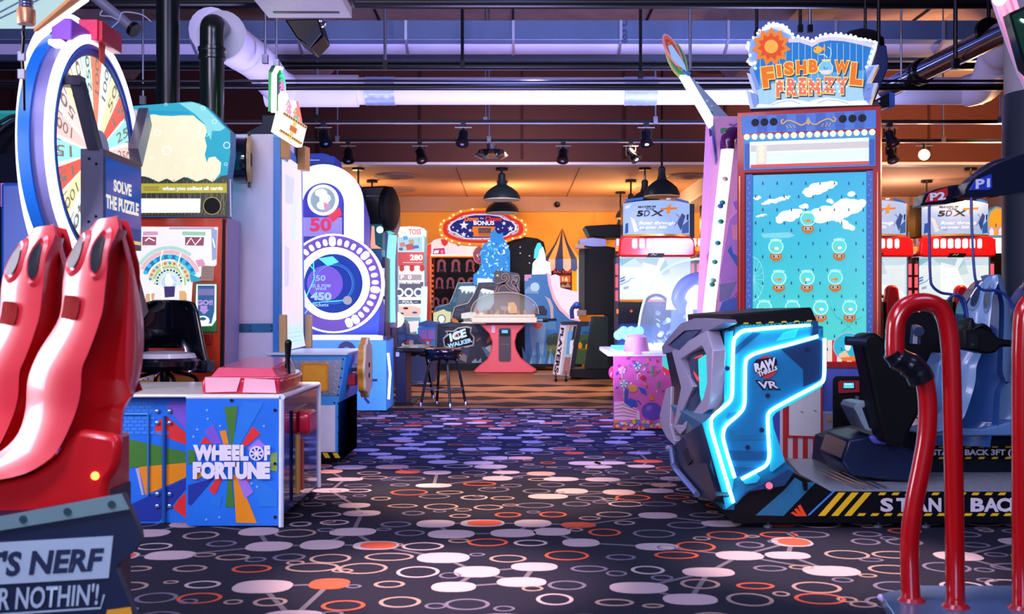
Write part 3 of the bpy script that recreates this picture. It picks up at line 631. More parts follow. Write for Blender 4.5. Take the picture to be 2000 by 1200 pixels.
for a, b in (((38, 398), (232, 398)), ((232, 398), (232, 925))): m.tube([f4.at(*f4.uv(*q5([a])[0])), f4.at(*f4.uv(*q5([b])[0]))], .006, D('#3a86d8', .35, .3), 8)
m.build('door_edge', wof)
m = MB(); m.tube([f4.at(*f4.uv(*q5([(335, 410)])[0])), f4.at(*f4.uv(*q5([(335, 1100)])[0]))], .011, D('#2f6fc0', .3, .5), 10); m.build('hinge_rail', wof)
for x in (290, 371):
    for y in (380, 456, 920, 998):
        m = MB(); m.ball(f4.at(*f4.uv(220+x*.3, 690+y*.3)), .012, D('#9cc4ee', .2, .8), sy=.5); m.build('bolt', wof)
# white edge mouldings, cream top, aisle side with coin door
EDGE = D('#d8def4', .35, coat=.3)
m = MB(); m.tube([P(364, 776, ZC), P(546, 776, ZC)], .011, EDGE, 8); m.tube([P(550, 780, ZC), P(549, 1031, ZC)], .014, EDGE, 8)
za = ztop; m.tube([(xr, ZC, za), (xr, Zb, za)], .013, EDGE, 8); m.tube([(xr, Zb, za), (xr, Zb, .04)], .016, EDGE, 8); m.build('edge_moulding', wof)
m = MB(); m.box(xL, xr-.002, ZC+.02, Zb+.02, ztop-.004, ztop+.012, D('#efece2', .35, coat=.4)); m.build('top_deck', wof, bevel=.006)
fx = FL(xr+.001); m = MB()
m.prism(fx, [(ZC+.02, .06), (Zb-.02, .06), (Zb-.02, ztop-.02), (ZC+.02, ztop-.02)], -.002, .002, D('#0f3f9c', .12, .3, coat=.6))
m.build('aisle_panel', wof)
m = MB(); m.prism(fx, rc(ZC+.2, .10, ZC+.62, .58), .002, .012, D('#0a0f22', .08, .4, coat=.8)); m.prism(fx, rc(ZC+.3, .12, ZC+.36, .44), .012, .02, D('#d89a30', .4)); m.prism(fx, rc(ZC+.42, .12, ZC+.46, .40), .012, .02, D('#c04040', .4)); cdoor = m.build('coin_door', wof)
m = MB(); m.prism(fx, rr(ZC+.33, .44, ZC+.55, .56, .03), .012, .075, D('#d0153c', .25, coat=.5)); m.build('card_reader', cdoor, bevel=.012)
# translucent red control box
TR = D('#e0304e', .16, alpha=.86, coat=.7); TR2 = D('#f0607e', .16, alpha=.8, coat=.7)
m = MB(); zt = ztop+.012; xa = P(396, 0, ZC+.08).x
fh = Fr((0, 0, 0), (1, 0, 0), (0, 1, 0))
xb = P(545, 0, ZC+.05).x; base = [(xa, ZC+.06), (xb, ZC+.06), (xr-.02, ZC+.28), (xr-.02, ZC+.62), (xb-.05, Zb-.1), (xa, Zb-.1)]
m.prism(fh, base, zt, zt+.075, TR); m.build('control_box', wof, bevel=.012)
m = MB(); m.prism(fh, [(x*.98-.03+.0*y, lerp(y, 6.0, .12)) for x, y in base], zt+.075, zt+.085, TR2); b2 = [(lerp(x, -1.42, .14), lerp(y, 6.0, .18)) for x, y in base]
vs = [fh.at(x, y, zt+.085) for x, y in b2]+[fh.at(lerp(x, -1.42, .18), lerp(y, 6.0, .1), zt+.13+(.03 if y > 5.9 else 0)) for x, y in b2]; n = 6
m.add(vs, [range(n-1, -1, -1), range(n, 2*n)]+[(i, (i+1) % n, n+(i+1) % n, n+i) for i in range(n)], TR2); m.build('control_cover', wof, bevel=.008)
m = MB(); m.poly(FZ(ZC+.055), [(400, 738), (470, 738), (462, 765), (402, 767)], D('#f6b8c8', .3), 0, .002); m.poly(FZ(ZC+.055), [(478, 739), (536, 742), (540, 768), (474, 767)], D('#f6b8c8', .3), 0, .002); m.build('box_window', wof)
jb = P(562, 702, 5.95); m = MB(); m.tube([jb+Vector((0, 0, -.08)), jb+Vector((0, 0, .0)), jb+Vector((.003, 0, .09))], [.016, .014, .02], BLK, 12); m.ball(jb+Vector((.003, 0, .09)), .02, BLK); m.build('joystick', wof)
# the wheel, facing the aisle
zw = P(0, 300, 6.1).z; yc = 6.1; xw = P(187, 0, 6.1).x
def circ(r, n=64): return [(yc+r*math.cos(2*PI*i/n), zw+r*math.sin(2*PI*i/n)) for i in range(n)]
fw = FL(xw); LED = E('#fbf6ff', 1.7)
RO = .655
m = MB(); m.band(fw, circ(RO), circ(RO-.05), LED, -.012, .02, px=False); m.build('front_light_ring', wof)
m = MB(); m.band(fw, circ(RO-.05), circ(RO-.105), D('#5b63c8', .3, .3), -.005, .012, px=False); m.band(fw, circ(RO-.068), circ(RO-.076), D('#2a7ae0', .3), .01, .018, px=False); m.build('wheel_bezel', wof)
rad = RO-.105; m = MB(); cols = ['#f7b9b4', '#fdf3da', '#cfeee4', '#8fd8d4', '#f5d9a8', '#f0795e', '#ee5a4d', '#f3c9c4', '#bfe6d2', '#fbe6a4']
nseg = 22
for k in range(nseg):
    a0 = 2*PI*k/nseg; a1 = 2*PI*(k+.80)/nseg
    pt = [(yc+.12*math.cos(a0), zw+.12*math.sin(a0))]+[(yc+rad*math.cos(lerp(a0, a1, j/4)), zw+rad*math.sin(lerp(a0, a1, j/4))) for j in range(5)]+[(yc+.12*math.cos(a1), zw+.12*math.sin(a1))]
    m.prism(fw, pt, -.02, .001, E(cols[(k*3) % 10], 1.5))
    am = (a0+a1)/2; tg = Fr(fw.at(yc+.36*math.cos(am), zw+.36*math.sin(am), .003), (0, math.cos(am), math.sin(am)), (0, -math.sin(am), math.cos(am)))
    vs, fs_ = glyphs(random.choice(['50', '100', '25', '40', '75', '250', '15', '500']), .01)
    L_ = .2; m.add([tg.at(-.02+L_*a, -.03+.06*b, 0) for a, b in vs], fs_, E('#9a8f88', .8))
m.band(fw, circ(rad), circ(rad-.01), D('#a9d8cf', .4), 0, .003, px=False)
m.prism(fw, circ(rad), -.03, -.008, E('#fdfbf4', 1.0))
for k in range(44):
    a = 2*PI*k/44; m.prism(fw, [(yc+(rad-.1*j)*math.cos(a+e), zw+(rad-.1*j)*math.sin(a+e)) for j, e in ((.1, -.004), (.1, .004), (.75, .004), (.75, -.004))], .001, .002, D('#c9c4b8', .5))
m.build('wheel_face', wof)
m = MB(); m.prism(fw, circ(.13, 32), -.02, .03, D('#e8e4f0', .3)); m.build('wheel_hub', wof)
m = MB(); m.band(fw, circ(RO-.01), circ(RO-.06), D('#7f7cb8', .4, .2), -.08, -.005, px=False); m.build('silver_drum', wof)
m = MB(); m.band(fw, circ(RO+.012), circ(RO-.08), D('#1a6fd6', .3), -.14, -.08, px=False); m.prism(fw, circ(RO), -.145, -.14, BLD); m.build('blue_drum', wof)
RB = .75; zb_ = zw+.0
def circb(r, n=72): return [(yc+.10+(r-.05)*math.cos(2*PI*i/n), zb_+(r+.05)*math.sin(2*PI*i/n)) for i in range(n)]
m = MB(); m.band(fw, circb(RB), circb(RB-.05), LED, -.18, -.14, px=False); m.build('rear_light_ring', wof)
m = MB(); m.prism(fw, circb(RB-.05), -.18, -.146, D('#1766cc', .4)); m.build('rear_disc', wof)
# pointer housing on top
zt2 = zw+RO; m = MB(); m.box(xw-.05, xw+.055, 5.98, 6.30, zt2-.04, zt2+.075, D('#ef2a63', .3, coat=.4)); m.box(xw+.055, xw+.08, 5.99, 6.29, zt2-.045, zt2+.07, D('#c5122e', .25, coat=.4))
m.prism(fw, [(6.07, zt2-.14), (6.13, zt2-.14), (6.15, zt2), (6.05, zt2)], .03, .04, D('#e5483a', .4)); m.build('pointer_housing', wof, bevel=.01)
m = MB(); m.box(xw-.10, xw+.01, 5.74, 5.98, zt2-.10, zt2+.015, D('#8a4fc8', .35)); m.box(xw-.06, xw+.015, 5.60, 5.73, zt2-.16, zt2-.13, LED); m.build('purple_housing', wof, bevel=.01)
m = MB(); m.box(xw-.05, xw+.03, 6.70, 6.83, zw+.24, zw+.37, D('#f4f2fa', .4)); m.build('white_bracket', wof, bevel=.02)
# supporting pillar behind the wheel
m = MB(); m.box(xw-.40, xw-.19, 5.8, 6.5, ztop, zw-.2, D('#14449c', .4)); m.build('wheel_pillar', wof, bevel=.02)
# display with arms
xd = -2.17; fd = FL(xd); za_, zb2 = P(0, 290, 2100*2.17/800).z, P(0, 478, 2100*2.17/800).z
y0, y1 = 2100*2.17/799, 2100*2.17/725
m = MB(); m.box(xd-.12, xd, y0, y1, zb2, za_, D('#4a4a66', .4, .3)); m.prism(fd, rc(y0, zb2, y1, za_), 0, .004, D('#15264f', .35)); m.build('display_case', wof, bevel=.005)
for (x, y) in ((174, 310), (188, 320), (187, 423), (173, 433)):
    pp = FZ(y0).hit(x, y); m = MB(); m.ball(pp, .008, DARK); m.build('screw', wof)
m = MB(); m.prism(fd, rc(y0+.025, zb2+.03, y1-.02, za_-.04), .004, .008, E('#1250ac', .8, .08)); ffd = fd.off(.008)
m.prism(ffd, rc(y0+.025, zb2+.03, y1-.02, zb2+.12), 0, .001, E('#3450a0', .6)); m.prism(ffd, rc(y0+.25, zb2+.03, y1-.03, zb2+.05), .001, .002, E('#e8c878', .9))
m.text(ffd, 'SOLVE', 0, 0, 0, 0, E('#e9e2d4', .95), .003, .05, quad=[(221, 374), (256, 385), (256, 361), (221, 350)])
m.text(ffd, 'THE PUZZLE', 0, 0, 0, 0, E('#e9e2d4', .95), .003, .05, quad=[(206, 407), (270, 423), (270, 398), (206, 379)]); m.build('display_screen', wof)
ARM = D('#2a2a40', .35, .5)
def bar(m, a, b, w_, t_, mat):
    a, b = Vector(a), Vector(b); d = (b-a).normalized(); s_ = d.cross(Vector((1, 0, 0))).normalized()*w_; x = Vector((t_, 0, 0))
    m.add([a-s_-x, a+s_-x, a+s_+x, a-s_+x, b-s_-x, b+s_-x, b+s_+x, b-s_+x], [(0, 1, 2, 3), (7, 6, 5, 4), (0, 4, 5, 1), (1, 5, 6, 2), (2, 6, 7, 3), (3, 7, 4, 0)], mat)
pa = FL(xw+.07).hit(152, 160); pb = FL(xd-.05).hit(186, 292)
m = MB(); pc = FL(xw-.14).hit(77, 155); pc.y = pa.y; m.box(pc.x, pa.x+.03, pa.y-.05, pa.y+.03, pa.z-.025, pa.z+.025, ARM); bar(m, pa, pb, .035, .03, ARM); m.build('display_arm', wof)
pa = FL(xw+.05).hit(284, 228); pb = FL(xd-.05).hit(264, 308); m = MB(); bar(m, pa, pb, .06, .03, D('#6d6a84', .3, .5)); m.build('display_arm', wof)
pa = Vector((xd-.06, y1-.1, zb2)); m = MB(); bar(m, pa, (xd-.02, y1+.08, zb2-.38), .06, .02, ARM); bar(m, (xd-.06, 5.8, zb2), (xd-.06, 5.8, ztop), .05, .04, ARM); m.build('display_stand', wof)

# ---------------- dark cabinet with chrome hoops at the far left
t = thing('dark_drum_game', 'dark navy cabinet with chrome hoops behind the prize wheel at the left edge', 'arcade game', gnd(0, 6.9))
fz = FZ(6.9); m = MB(); m.poly(fz, [(-120, 960), (58, 960), (58, 300), (-120, 300)], D('#081026', .6, spec=.1), -.5, 0); m.build('cabinet', t, bevel=.01)
m = MB(); fo = smooth([(-60, 420), (-45, 330), (-15, 262), (30, 228), (58, 222)], 5)
m.prism(fz, fz.px([tuple(p) for p in fo]+[(58, 420)]), -.5, -.05, D('#0a0d1c', .25, coat=.5)); m.build('drum', t)
for dx, dz, r in ((-14, 0, .012), (6, -.03, .014)):
    m = MB(); m.tube([FZ(6.88+dz).hit(x+dx, y+2) for x, y in fo], r, CHROME, 8); m.build('hoop', t)
m = MB(); m.poly(fz, rc(2, 358, 27, 404), D('#d49be0', .5), 0, .006); m.poly(fz, rc(4, 378, 24, 382), D('#8a8fe0', .5), .006, .008); m.build('pink_sticker', t)
m = MB(); m.poly(fz, rc(5, 407, 27, 429), D('#cfc6d8', .5), 0, .006); m.poly(fz, [(10, 422), (16, 412), (22, 424)], D('#6d6a80', .5), .006, .008); m.build('white_sticker', t)
m = MB(); m.poly(fz, rc(-120, 216, 56, 222), E('#2ab0b8', .5), -.4, 0); m.build('teal_strip', t)

# ---------------- lit panel with pot lamp, top left corner
t = thing('ceiling_light_panel', 'pale teal lit ceiling panel with white rim and wooden edge, top left corner', 'light', P(40, 20, 4.2))
zc = P(80, 58, 4.6).z; a, b, c, d = P(75, 86, 4.6), P(165, 0, 4.1), P(-120, -60, 4.0), P(-120, 86, 4.6)
for q in (a, b, c, d): q.z = zc
fh = FH(zc)
A = [fh.uv(78, 56), fh.uv(168, -8), fh.uv(-160, -8), fh.uv(-160, 56)]
m = MB(); m.prism(fh, A, 0, .05, E('#bfe6ea', .75)); m.build('lit_panel', t)
m = MB(); m.band(fh, [fh.uv(82, 58), fh.uv(174, -8)], [fh.uv(74, 58), fh.uv(162, -8)], E('#fbf8ff', 1.1), -.02, .06, px=False, closed=False); m.build('white_rim', t)
m = MB(); m.band(fh, [fh.uv(73, 55), fh.uv(158, -8)], [fh.uv(66, 55), fh.uv(138, -8)], D('#b06a28', .5), -.015, 0, px=False, closed=False); m.build('wooden_edge', t)
m = MB()
for x0, x1 in ((-30, 10), (10, 50), (30, 80)): m.band(fh, [fh.uv(x0-60, 48), fh.uv(x1, -5)], [fh.uv(x0-56, 48), fh.uv(x1+4, -5)], D('#2a4a70', .5), -.004, 0, px=False, closed=False)
m.build('panel_rib', t)
t = thing('pot_lamp', 'copper coloured pot lamp with a coiled top hanging over the lit corner panel', 'lamp', P(51, 48, 4.0))
c = P(51, 48, 4.0); m = MB(); m.lathe(c, [(.030, 0), (.033, .01), (.033, .055), (.028, .06)], D('#c98a68', .3, .6), 24); m.build('pot', t)
m = MB()
for k in range(5): m.lathe(c+Vector((0, 0, .062+k*.011)), [(.02, 0), (.026, .004), (.026, .007), (.02, .010)], D('#9fa6c6', .2, .9), 20)
m.tube([c+Vector((0, 0, .11)), c+Vector((0, 0, .3))], .008, STEEL, 8); m.build('coil', t)
m = MB(); m.tube(smooth([P(47, 50, 4.0), P(45, 62, 4.0), P(46, 75, 4.02), P(44, 110, 4.05), P(46, 150, 4.1), P(47, 215, 4.2)], 5), .006, BLACK, 8)
for y, k in ((110, '#9aa0b8'), (145, '#a8adc0')): pp = P(43, y, 4.05); m.box(pp.x-.012, pp.x+.012, pp.y-.01, pp.y+.01, pp.z-.017, pp.z+.017, D(k, .5))
tag(m.build('hanging_cable'), 'black cable with grey connectors hanging below the pot lamp', 'cable')
# ---------------- sea themed pinball pusher behind the wheel game
ZE = 7.5; t = thing('sea_pinball_game', 'tall red pinball pusher with a teal and cream sea marquee', 'arcade game', gnd(355, 8.1))
fz = FZ(ZE); qa = lambda pts: [(260+x*.2, 190+y*.2) for x, y in pts]; qb = lambda pts: [(260+x*.2833, 410+y*.2833) for x, y in pts]
R2 = D('#e8441e', .3, coat=.4); m = MB()
m.poly(fz, [(228, 920), (436, 920), (444, 424), (228, 424)], R2, -.38, 0, D('#a89cd4', .45)); m.build('cabinet', t, bevel=.008)
m = MB(); mq = [(222, 212), (262, 209), (300, 206), (340, 203), (375, 200), (392, 204), (408, 212), (424, 228), (440, 246), (452, 258), (452, 300), (446, 345), (444, 424), (222, 424)]
m.poly(fz, mq, E('#33b4d2', .8), -.12, .03, D('#2a86c0', .4)); f1 = fz.off(.03)
m.poly(f1, qa([(-150, 170), (60, 168), (110, 192), (200, 165), (260, 180), (380, 185), (470, 178), (590, 180), (640, 225), (700, 270), (720, 330), (700, 400), (720, 480), (700, 560), (720, 640), (740, 590), (800, 580), (860, 640), (850, 740), (780, 830), (710, 795), (620, 825), (530, 780), (480, 790), (400, 830), (330, 795), (250, 830), (150, 780), (-150, 800)]), E('#f6efcf', .95), -.001, .002)
m.poly(f1, qa([(450, 60), (590, 50), (700, 95), (790, 180), (850, 250), (900, 300), (850, 330), (770, 330), (760, 420), (720, 330), (700, 260), (600, 160)]), E('#8fe4ec', .85), -.001, .0015)
m.poly(f1, qa([(-150, 120), (60, 128), (540, 140), (550, 165), (-150, 172)]), E('#22a6d4', .8), -.001, .0022)
m.poly(f1, qa([(-150, 760), (120, 775), (250, 830), (330, 795), (400, 830), (500, 780), (620, 825), (710, 795), (775, 830), (860, 770), (925, 760), (925, 1165), (-150, 1165)]), D('#4b5138', .4), -.001, .003)
for i in range(26):
    x = 110+i*32; m.stroke(f1, qa([(x, 800+(i % 3)*20), (x-30+(i % 5)*18, 980), (x-20, 1150)]), 1.2, D('#a9a474' if i % 2 else '#7e8a66', .5), .002, .004)
for x, y, r in ((685, 105, 22), (795, 238, 24), (720, 365, 18), (905, 655, 16), (700, 810, 0), (915, 470, 34), (320, 70, 14)):
    if r: m.band(f1, qa(ell(x, y, r, n=16)), qa(ell(x, y, r*.78, n=16)), E('#d6f6f6', .95), 0, .004)
for x, y, r in ((505, 250, 20), (630, 320, 34), (590, 380, 14), (240, 350, 30), (330, 520, 42), (560, 620, 26), (190, 600, 18), (430, 690, 20)):
    m.band(f1, qa(ell(x, y, r, r, n=18)), qa(ell(x, y, r*.84, r*.84, n=18)), E('#ffffff', 1.0), 0, .003)
m.poly(f1, qa([(-150, 845), (915, 842), (915, 935), (-150, 938)]), E('#c9c04a', .75), .001, .005)
m.text(f1, 'when you collect all cards', 318, 364, 436, 375.5, E('#f4f4ff', 1.0), .012, .04, quad=[(318, 374.5), (436, 374), (436, 364.5), (318, 365)])
[m.stroke(f1, [(281, 366+3*k), (311, 366+3*k)], .9, D('#8c8750', .5), .006, .008) for k in range(3)]
m.build('marquee', t)
m = MB(); m.poly(f1, qa([(-150, 990), (660, 992), (655, 1128), (-150, 1130)]), E('#ffffff', 1.25), .001, .008); m.build('score_window', t)
m = MB(); c = f1.uv(415, 402.5); m.prism(f1, ell(*c, .063, n=24), .001, .01, D('#b9a86a', .3, .5)); m.prism(f1, ell(*c, .056, n=24), .01, .012, BLACK); m.build('speaker_grille', t)
m = MB(); m.tube([P(447, 350, ZE-.05), P(448, 424, ZE-.05)], .014, D('#a8b4c8', .2, .8), 8); m.build('side_rail', t)
m = MB(); m.poly(fz, qb([(-120, 115), (585, 120), (575, 380), (410, 500), (395, 760), (-120, 760)]), E('#f6f2fb', .95), 0, .004); f2 = fz.off(.004)
cx, cy = 250, 500
def arc(m, fr, r0, r1, a0, a1, mat, d=.003):
    o = [(260+(cx+r1*math.cos(a))*.2833, 410+(cy-r1*math.sin(a))*.2833) for a in [lerp(a0, a1, k/14) for k in range(15)]]
    i = [(260+(cx+r0*math.cos(a))*.2833, 410+(cy-r0*math.sin(a))*.2833) for a in [lerp(a0, a1, k/14) for k in range(15)]]
    m.band(fr, o, i, mat, 0, d, closed=False)
for r0, r1, a0, a1, c_ in ((225, 250, .9, 2.6, '#bfe8e0'), (195, 222, .35, 2.7, '#f6c6cf'), (160, 192, .3, 2.8, '#1f86c4'), (150, 166, .4, 1.3, '#6fd0e8'), (118, 148, .1, 3.0, '#e9e0b0'), (96, 116, -.2, 3.3, '#b8dca0'), (60, 92, -.3, 3.4, '#dff3ec'), (30, 56, 0, 6.2, '#cfe4f6')):
    arc(m, f2, r0, r1, a0, a1, E(c_, .85))
for k in range(13):
    a = .1+k*.24; m.poly(f2, qb(ell(cx+132*math.cos(a), cy-132*math.sin(a), 10, n=10)), E('#e98f5a' if k % 3 else '#58b0d8', .8), .003, .005)
    m.poly(f2, qb(ell(cx+84*math.cos(a*1.1), cy-84*math.sin(a*1.1), 7, n=8)), D('#3d6ea0', .5), .003, .005)
for k in range(9): a = .35+k*.3; m.poly(f2, qb(ell(cx+177*math.cos(a), cy-177*math.sin(a), 15, n=10)), E('#46c3ea', .9), .003, .005)
for pts, c_ in (([(65, 185), (160, 188), (158, 245), (65, 245)], '#a8637a'), ([(360, 188), (490, 190), (485, 248), (360, 245)], '#a05a70'), ([(70, 150), (170, 150), (172, 175), (70, 178)], '#e9a8d0'), ([(340, 150), (500, 152), (500, 178), (340, 176)], '#a7dcc0'), ([(250, 122), (560, 122), (560, 135), (250, 135)], '#c2b2e0'),
                ([(540, 130), (580, 140), (575, 340), (545, 350)], '#a6b4e0'), ([(430, 350), (480, 340), (500, 380), (450, 395)], '#f0a8c8'), ([(390, 440), (460, 470), (470, 490), (400, 500)], '#3fb0d0'), ([(90, 580), (150, 575), (140, 640), (85, 640)], '#e8b890'), ([(320, 560), (370, 560), (370, 630), (320, 640)], '#f0c080')):
    m.poly(f2, qb(pts), E(c_, .8), 0, .004)
for pts in ([(85, 215), (110, 195), (150, 215)], [(370, 240), (400, 195), (430, 242), (470, 195)], [(205, 280), (190, 340), (200, 420)], [(330, 300), (310, 380), (350, 460)], [(550, 200), (565, 260)], [(150, 480), (120, 560), (125, 640)], [(345, 470), (350, 540), (390, 600)]):
    m.stroke(f2, qb(pts), 2.2, E('#ffffff', 1.2), 0, .006)
m.poly(f2, qb([(215, 530), (290, 528), (285, 600), (220, 605)]), D('#6a5a9c', .4), 0, .004); m.poly(f2, qb(ell(245, 480, 22, 34, 14)), E('#ffffff', 1.2), 0, .006)
m.build('playfield', t)
m = MB(); m.poly(fz, qb([(475, 385), (560, 388), (556, 490), (468, 488)]), D('#dcbca0', .6), 0, .008)
for k in range(6): m.poly(fz.off(.008), qb(rc(480, 398+k*14, 550, 402+k*14)), D('#a88a78', .6), 0, .001)
m.build('rule_card', t)
m = MB(); m.poly(fz, qb([(432, 508), (582, 508), (582, 840), (436, 848), (425, 800)]), D('#3d9a54', .35), 0, .02); m.poly(fz.off(.02), qb([(438, 515), (575, 515), (572, 760), (545, 800), (440, 805), (430, 760)]), E('#f2fbf4', 1.1), 0, .006); m.build('ticket_frame', t)
m = MB(); f3 = fz.off(.027); m.poly(f3, qb([(446, 522), (562, 522), (560, 700), (540, 785), (448, 785)]), E('#3c6fae', .7), 0, .003); m.poly(f3, qb(rc(450, 545, 558, 590)), E('#8f86c4', .7), .003, .005)
m.text(f3, 'GO!!', *qb([(442, 622)])[0], *qb([(552, 658)])[0], E('#c9a0e0', .9), .006, .05)
m.poly(f3, qb([(465, 662), (512, 662), (512, 690), (525, 690), (490, 722), (455, 690), (465, 690)]), E('#b898d8', .9), .003, .006)
m.band(f3, qb(ell(482, 765, 46, 34, 20)), qb(ell(482, 752, 24, 12, 20)), E('#ffffff', 1.1), .003, .008); m.build('small_screen', t)
m = MB(); m.poly(fz, qb([(450, 852), (555, 850), (550, 930), (460, 932)]), D('#b82618', .3, coat=.4), 0, .05); m.build('ticket_slot', t, bevel=.008)
m = MB(); m.poly(fz, [(436, 428), (441, 428), (436, 900), (428, 900)], D('#12131c', .4), .0, .02); m.build('black_edge', t)
m = MB(); m.poly(fz, [(226, 735), (380, 735), (380, 770), (226, 770)], D('#e08a2a', .5), 0, .008); m.text(fz, 'GAME', 268, 731, 302, 743, D('#f4ece0', .5), .012, .05); m.build('lower_panel', t)

# ---------------- black swivel chair
t = thing('swivel_chair', 'black glossy shell swivel chair with a pale seat in front of the sea pinball', 'chair', gnd(335, 7.0))
CH = D('#0a0c18', .2, coat=.6); fz = FZ(6.95)
L_ = [(262, 588), (262, 625), (260, 680)]; rows = []
for y, x0, x1, dp in ((586, 292, 372, 0), (590, 278, 382, 0), (610, 262, 388, .0), (640, 256, 394, -.02), (680, 252, 402, -.05), (715, 250, 411, -.08), (728, 252, 413, -.10)):
    rows.append([P(lerp(x0, x1, q/8), y+(3 if q in (0, 8) and y < 600 else 0), 7.15+.10*4*(q/8)*(1-q/8)) for q in range(9)])
top = rows[:5]; m = MB(); m.loft(top, CH)
for side in (range(0, 2), range(6, 8)):
    m.loft([[r[q] for q in range(side.start, side.stop+1)] for r in rows[4:]], CH)
m.build('chair_shell', t, sharp=80, solid=.02)
m = MB(); c = P(322, 705, 6.93); m.lathe(c, [(.02, -.07), (.20, -.06), (.225, -.03), (.225, 0), (.2, .02)], CH, 28); m.build('seat', t)
m = MB(); m.lathe(c+Vector((0, .0, .018)), [(.2, 0), (.185, .03), (.1, .045), (0, .048)], D('#ece6f4', .2, coat=.5), 28); m.build('seat_pad', t)  # pale colour paints a white reflection onto the seat
m = MB()
for k in range(4):
    a = k*PI/2+.6; m.tube(smooth([c+Vector((.05*math.cos(a), .05*math.sin(a), -.07)), c+Vector((.19*math.cos(a), .19*math.sin(a), -.11)), c+Vector((.22*math.cos(a), .22*math.sin(a), -.18))], 4), .012, BLK, 8)
m.build('seat_bracket', t)
m = MB(); m.tube([(c.x, c.y, c.z-.07), (c.x, c.y, .05)], .03, BLK, 12); m.lathe((c.x, c.y, 0), [(.24, 0), (.24, .015), (.06, .05)], BLK, 24); m.build('pedestal', t)
for px in (262, 408):
    m = MB(); q = P(px, 712, 7.1); m.box(q.x-.025, q.x+.025, q.y-.14, q.y+.06, q.z-.05, q.z+.03, D('#15182a', .3)); m.build('arm_pad', t, bevel=.015)

# ---------------- white ticket tower with blue base
t = thing('white_tower_game', 'tall white tower game with neon marquee on a light blue ticket base', 'arcade game', gnd(580, 8.3))
TB = D('#3f9be6', .35, var=.12); TW = D('#d9d5ec', .5, var=.04); Z0 = 8.05; fz = FZ(Z0)
xr = P(545, 0, Z0).x; fl = FL(xr)
m = MB(); m.poly(fz, [(452, 262), (545, 262), (545, 860), (446, 860)], TW, -.85, 0); m.build('tower_side', t, bevel=.004)
m = MB(); m.poly(fz, [(443, 633), (536, 632), (536, 649), (443, 650)], D('#3f86b8', .25, .6), .001, .008)
for x in (449, 490, 531):
    for y in (637, 646): m.prism(fz.off(.008), ell(*fz.uv(x, y), .006, n=8), 0, .003, DARK)
m.build('joint_band', t)
m = MB(); m.poly(fz, [(536, 262), (546, 262), (545, 880), (534, 880)], D('#3b86cf', .3, .3), .001, .02); m.build('corner_trim', t)
# slanting lit front facing the aisle
lf = FL(xr+.012)
m = MB(); m.poly(lf, [(547, 268), (590, 322), (596, 660), (598, 690), (546, 690)], D('#2f7fd0', .35), -.05, .002); m.build('front_frame', t)
m = MB(); m.poly(lf, [(550, 300), (587, 326), (591, 650), (595, 676), (551, 686)], E('#f3ecfb', .88), .002, .006)
f2 = lf.off(.006)
for pts, c_ in (([(553, 430), (570, 440), (568, 520), (553, 530)], '#efe4f8'), ([(556, 480), (565, 485), (563, 560), (556, 570)], '#ded0f0'), ([(570, 380), (580, 390), (578, 470), (568, 470)], '#dbe8fb'), ([(552, 560), (588, 560), (590, 610), (552, 615)], '#f6e2f2'), ([(552, 640), (590, 632), (594, 672), (552, 682)], '#cfeee8'), ([(554, 305), (562, 310), (562, 318), (554, 314)], '#88a8e8'), ([(557, 340), (575, 350), (572, 400), (557, 396)], '#d3d6f2')):
    m.poly(f2, pts, E(c_, .95), 0, .001)
m.prism(f2, [(a, b) for a, b in ell(*f2.uv(560, 304), .06, .045, 20)], 0, .003, D('#5f8ae0', .4))
for k in range(3): m.stroke(f2, [(556, 652+k*9), (588, 648+k*8)], 1.5, E('#b8dfe0', .9), 0, .002)
m.build('lit_front', t)
for x0, y0, x1, y1 in ((548, 262, 551, 312), (581, 285, 590, 335)):
    m = MB(); m.poly(lf.off(.006), [(x0, y0), (x1+1, y0+4), (x1+1, y1), (x0, y1-4)], D('#b98748', .5), 0, .06); m.build('wooden_bracket', t)
for x in (546.5, 597):
    m = MB(); m.poly(lf.off(.004), [(x-1.5, 615), (x+1.5, 616), (x+2, 690), (x-1, 692)], D('#d8ac70', .4), 0, .05); m.build('lower_bracket', t)
# base cabinet
Zb0 = 7.88; fb = FZ(Zb0); xb = P(662, 0, Zb0).x; flb = FL(xb+.001); zt = P(0, 775, Zb0).z
tp = lambda a: P(0, a, Zb0).z
m = MB(); m.poly(fb, [(530, 786), (661, 786), (661, 905), (530, 905)], TB, -.95, 0)
m.poly(fb, [(530, 695), (678, 692), (661, 790), (530, 790)], TB, -.02, .0); m.build('base_cabinet', t, bevel=.004)
x2 = P(680, 0, Zb0).x
m = MB(); vs = [P(661, 786, Zb0), P(678, 692, Zb0+.03)]; d2 = Vector((0, .95, 0))
flx = Fr(P(661, 905, Zb0), (0, 1, 0)); A = [P(661, 905, Zb0), P(661, 786, Zb0), P(680, 692, Zb0), P(660, 692, Zb0)]
m.add([a for a in A[:3]]+[a+d2 for a in A[:3]], [(0, 1, 4, 3), (1, 2, 5, 4)], D('#2f7fd8', .3, .0, coat=.3)); m.build('aisle_panel', t, solid=.01)
m = MB(); m.box(P(520, 0, Zb0).x, x2, Zb0-.02, Zb0+.95, P(0, 694, Zb0).z, P(0, 689, Zb0).z, D('#dfe8f4', .3)); m.build('base_top', t, bevel=.004)
m = MB(); m.poly(fb, [(530, 792), (655, 792), (655, 883), (530, 883)], D('#e2dcee', .5), .001, .006); m.build('white_panel', t)
m = MB(); m.poly(fb, [(530, 884), (660, 884), (660, 905), (530, 905)], BLACK, .001, .008)
for k in range(7): x = 540+k*19.5; m.poly(fb.off(.008), [(x-8, 885), (x+2, 885), (x+8, 895), (x-2, 895)], D('#f0c414', .5), 0, .002)
m.build('hazard_strip', t)
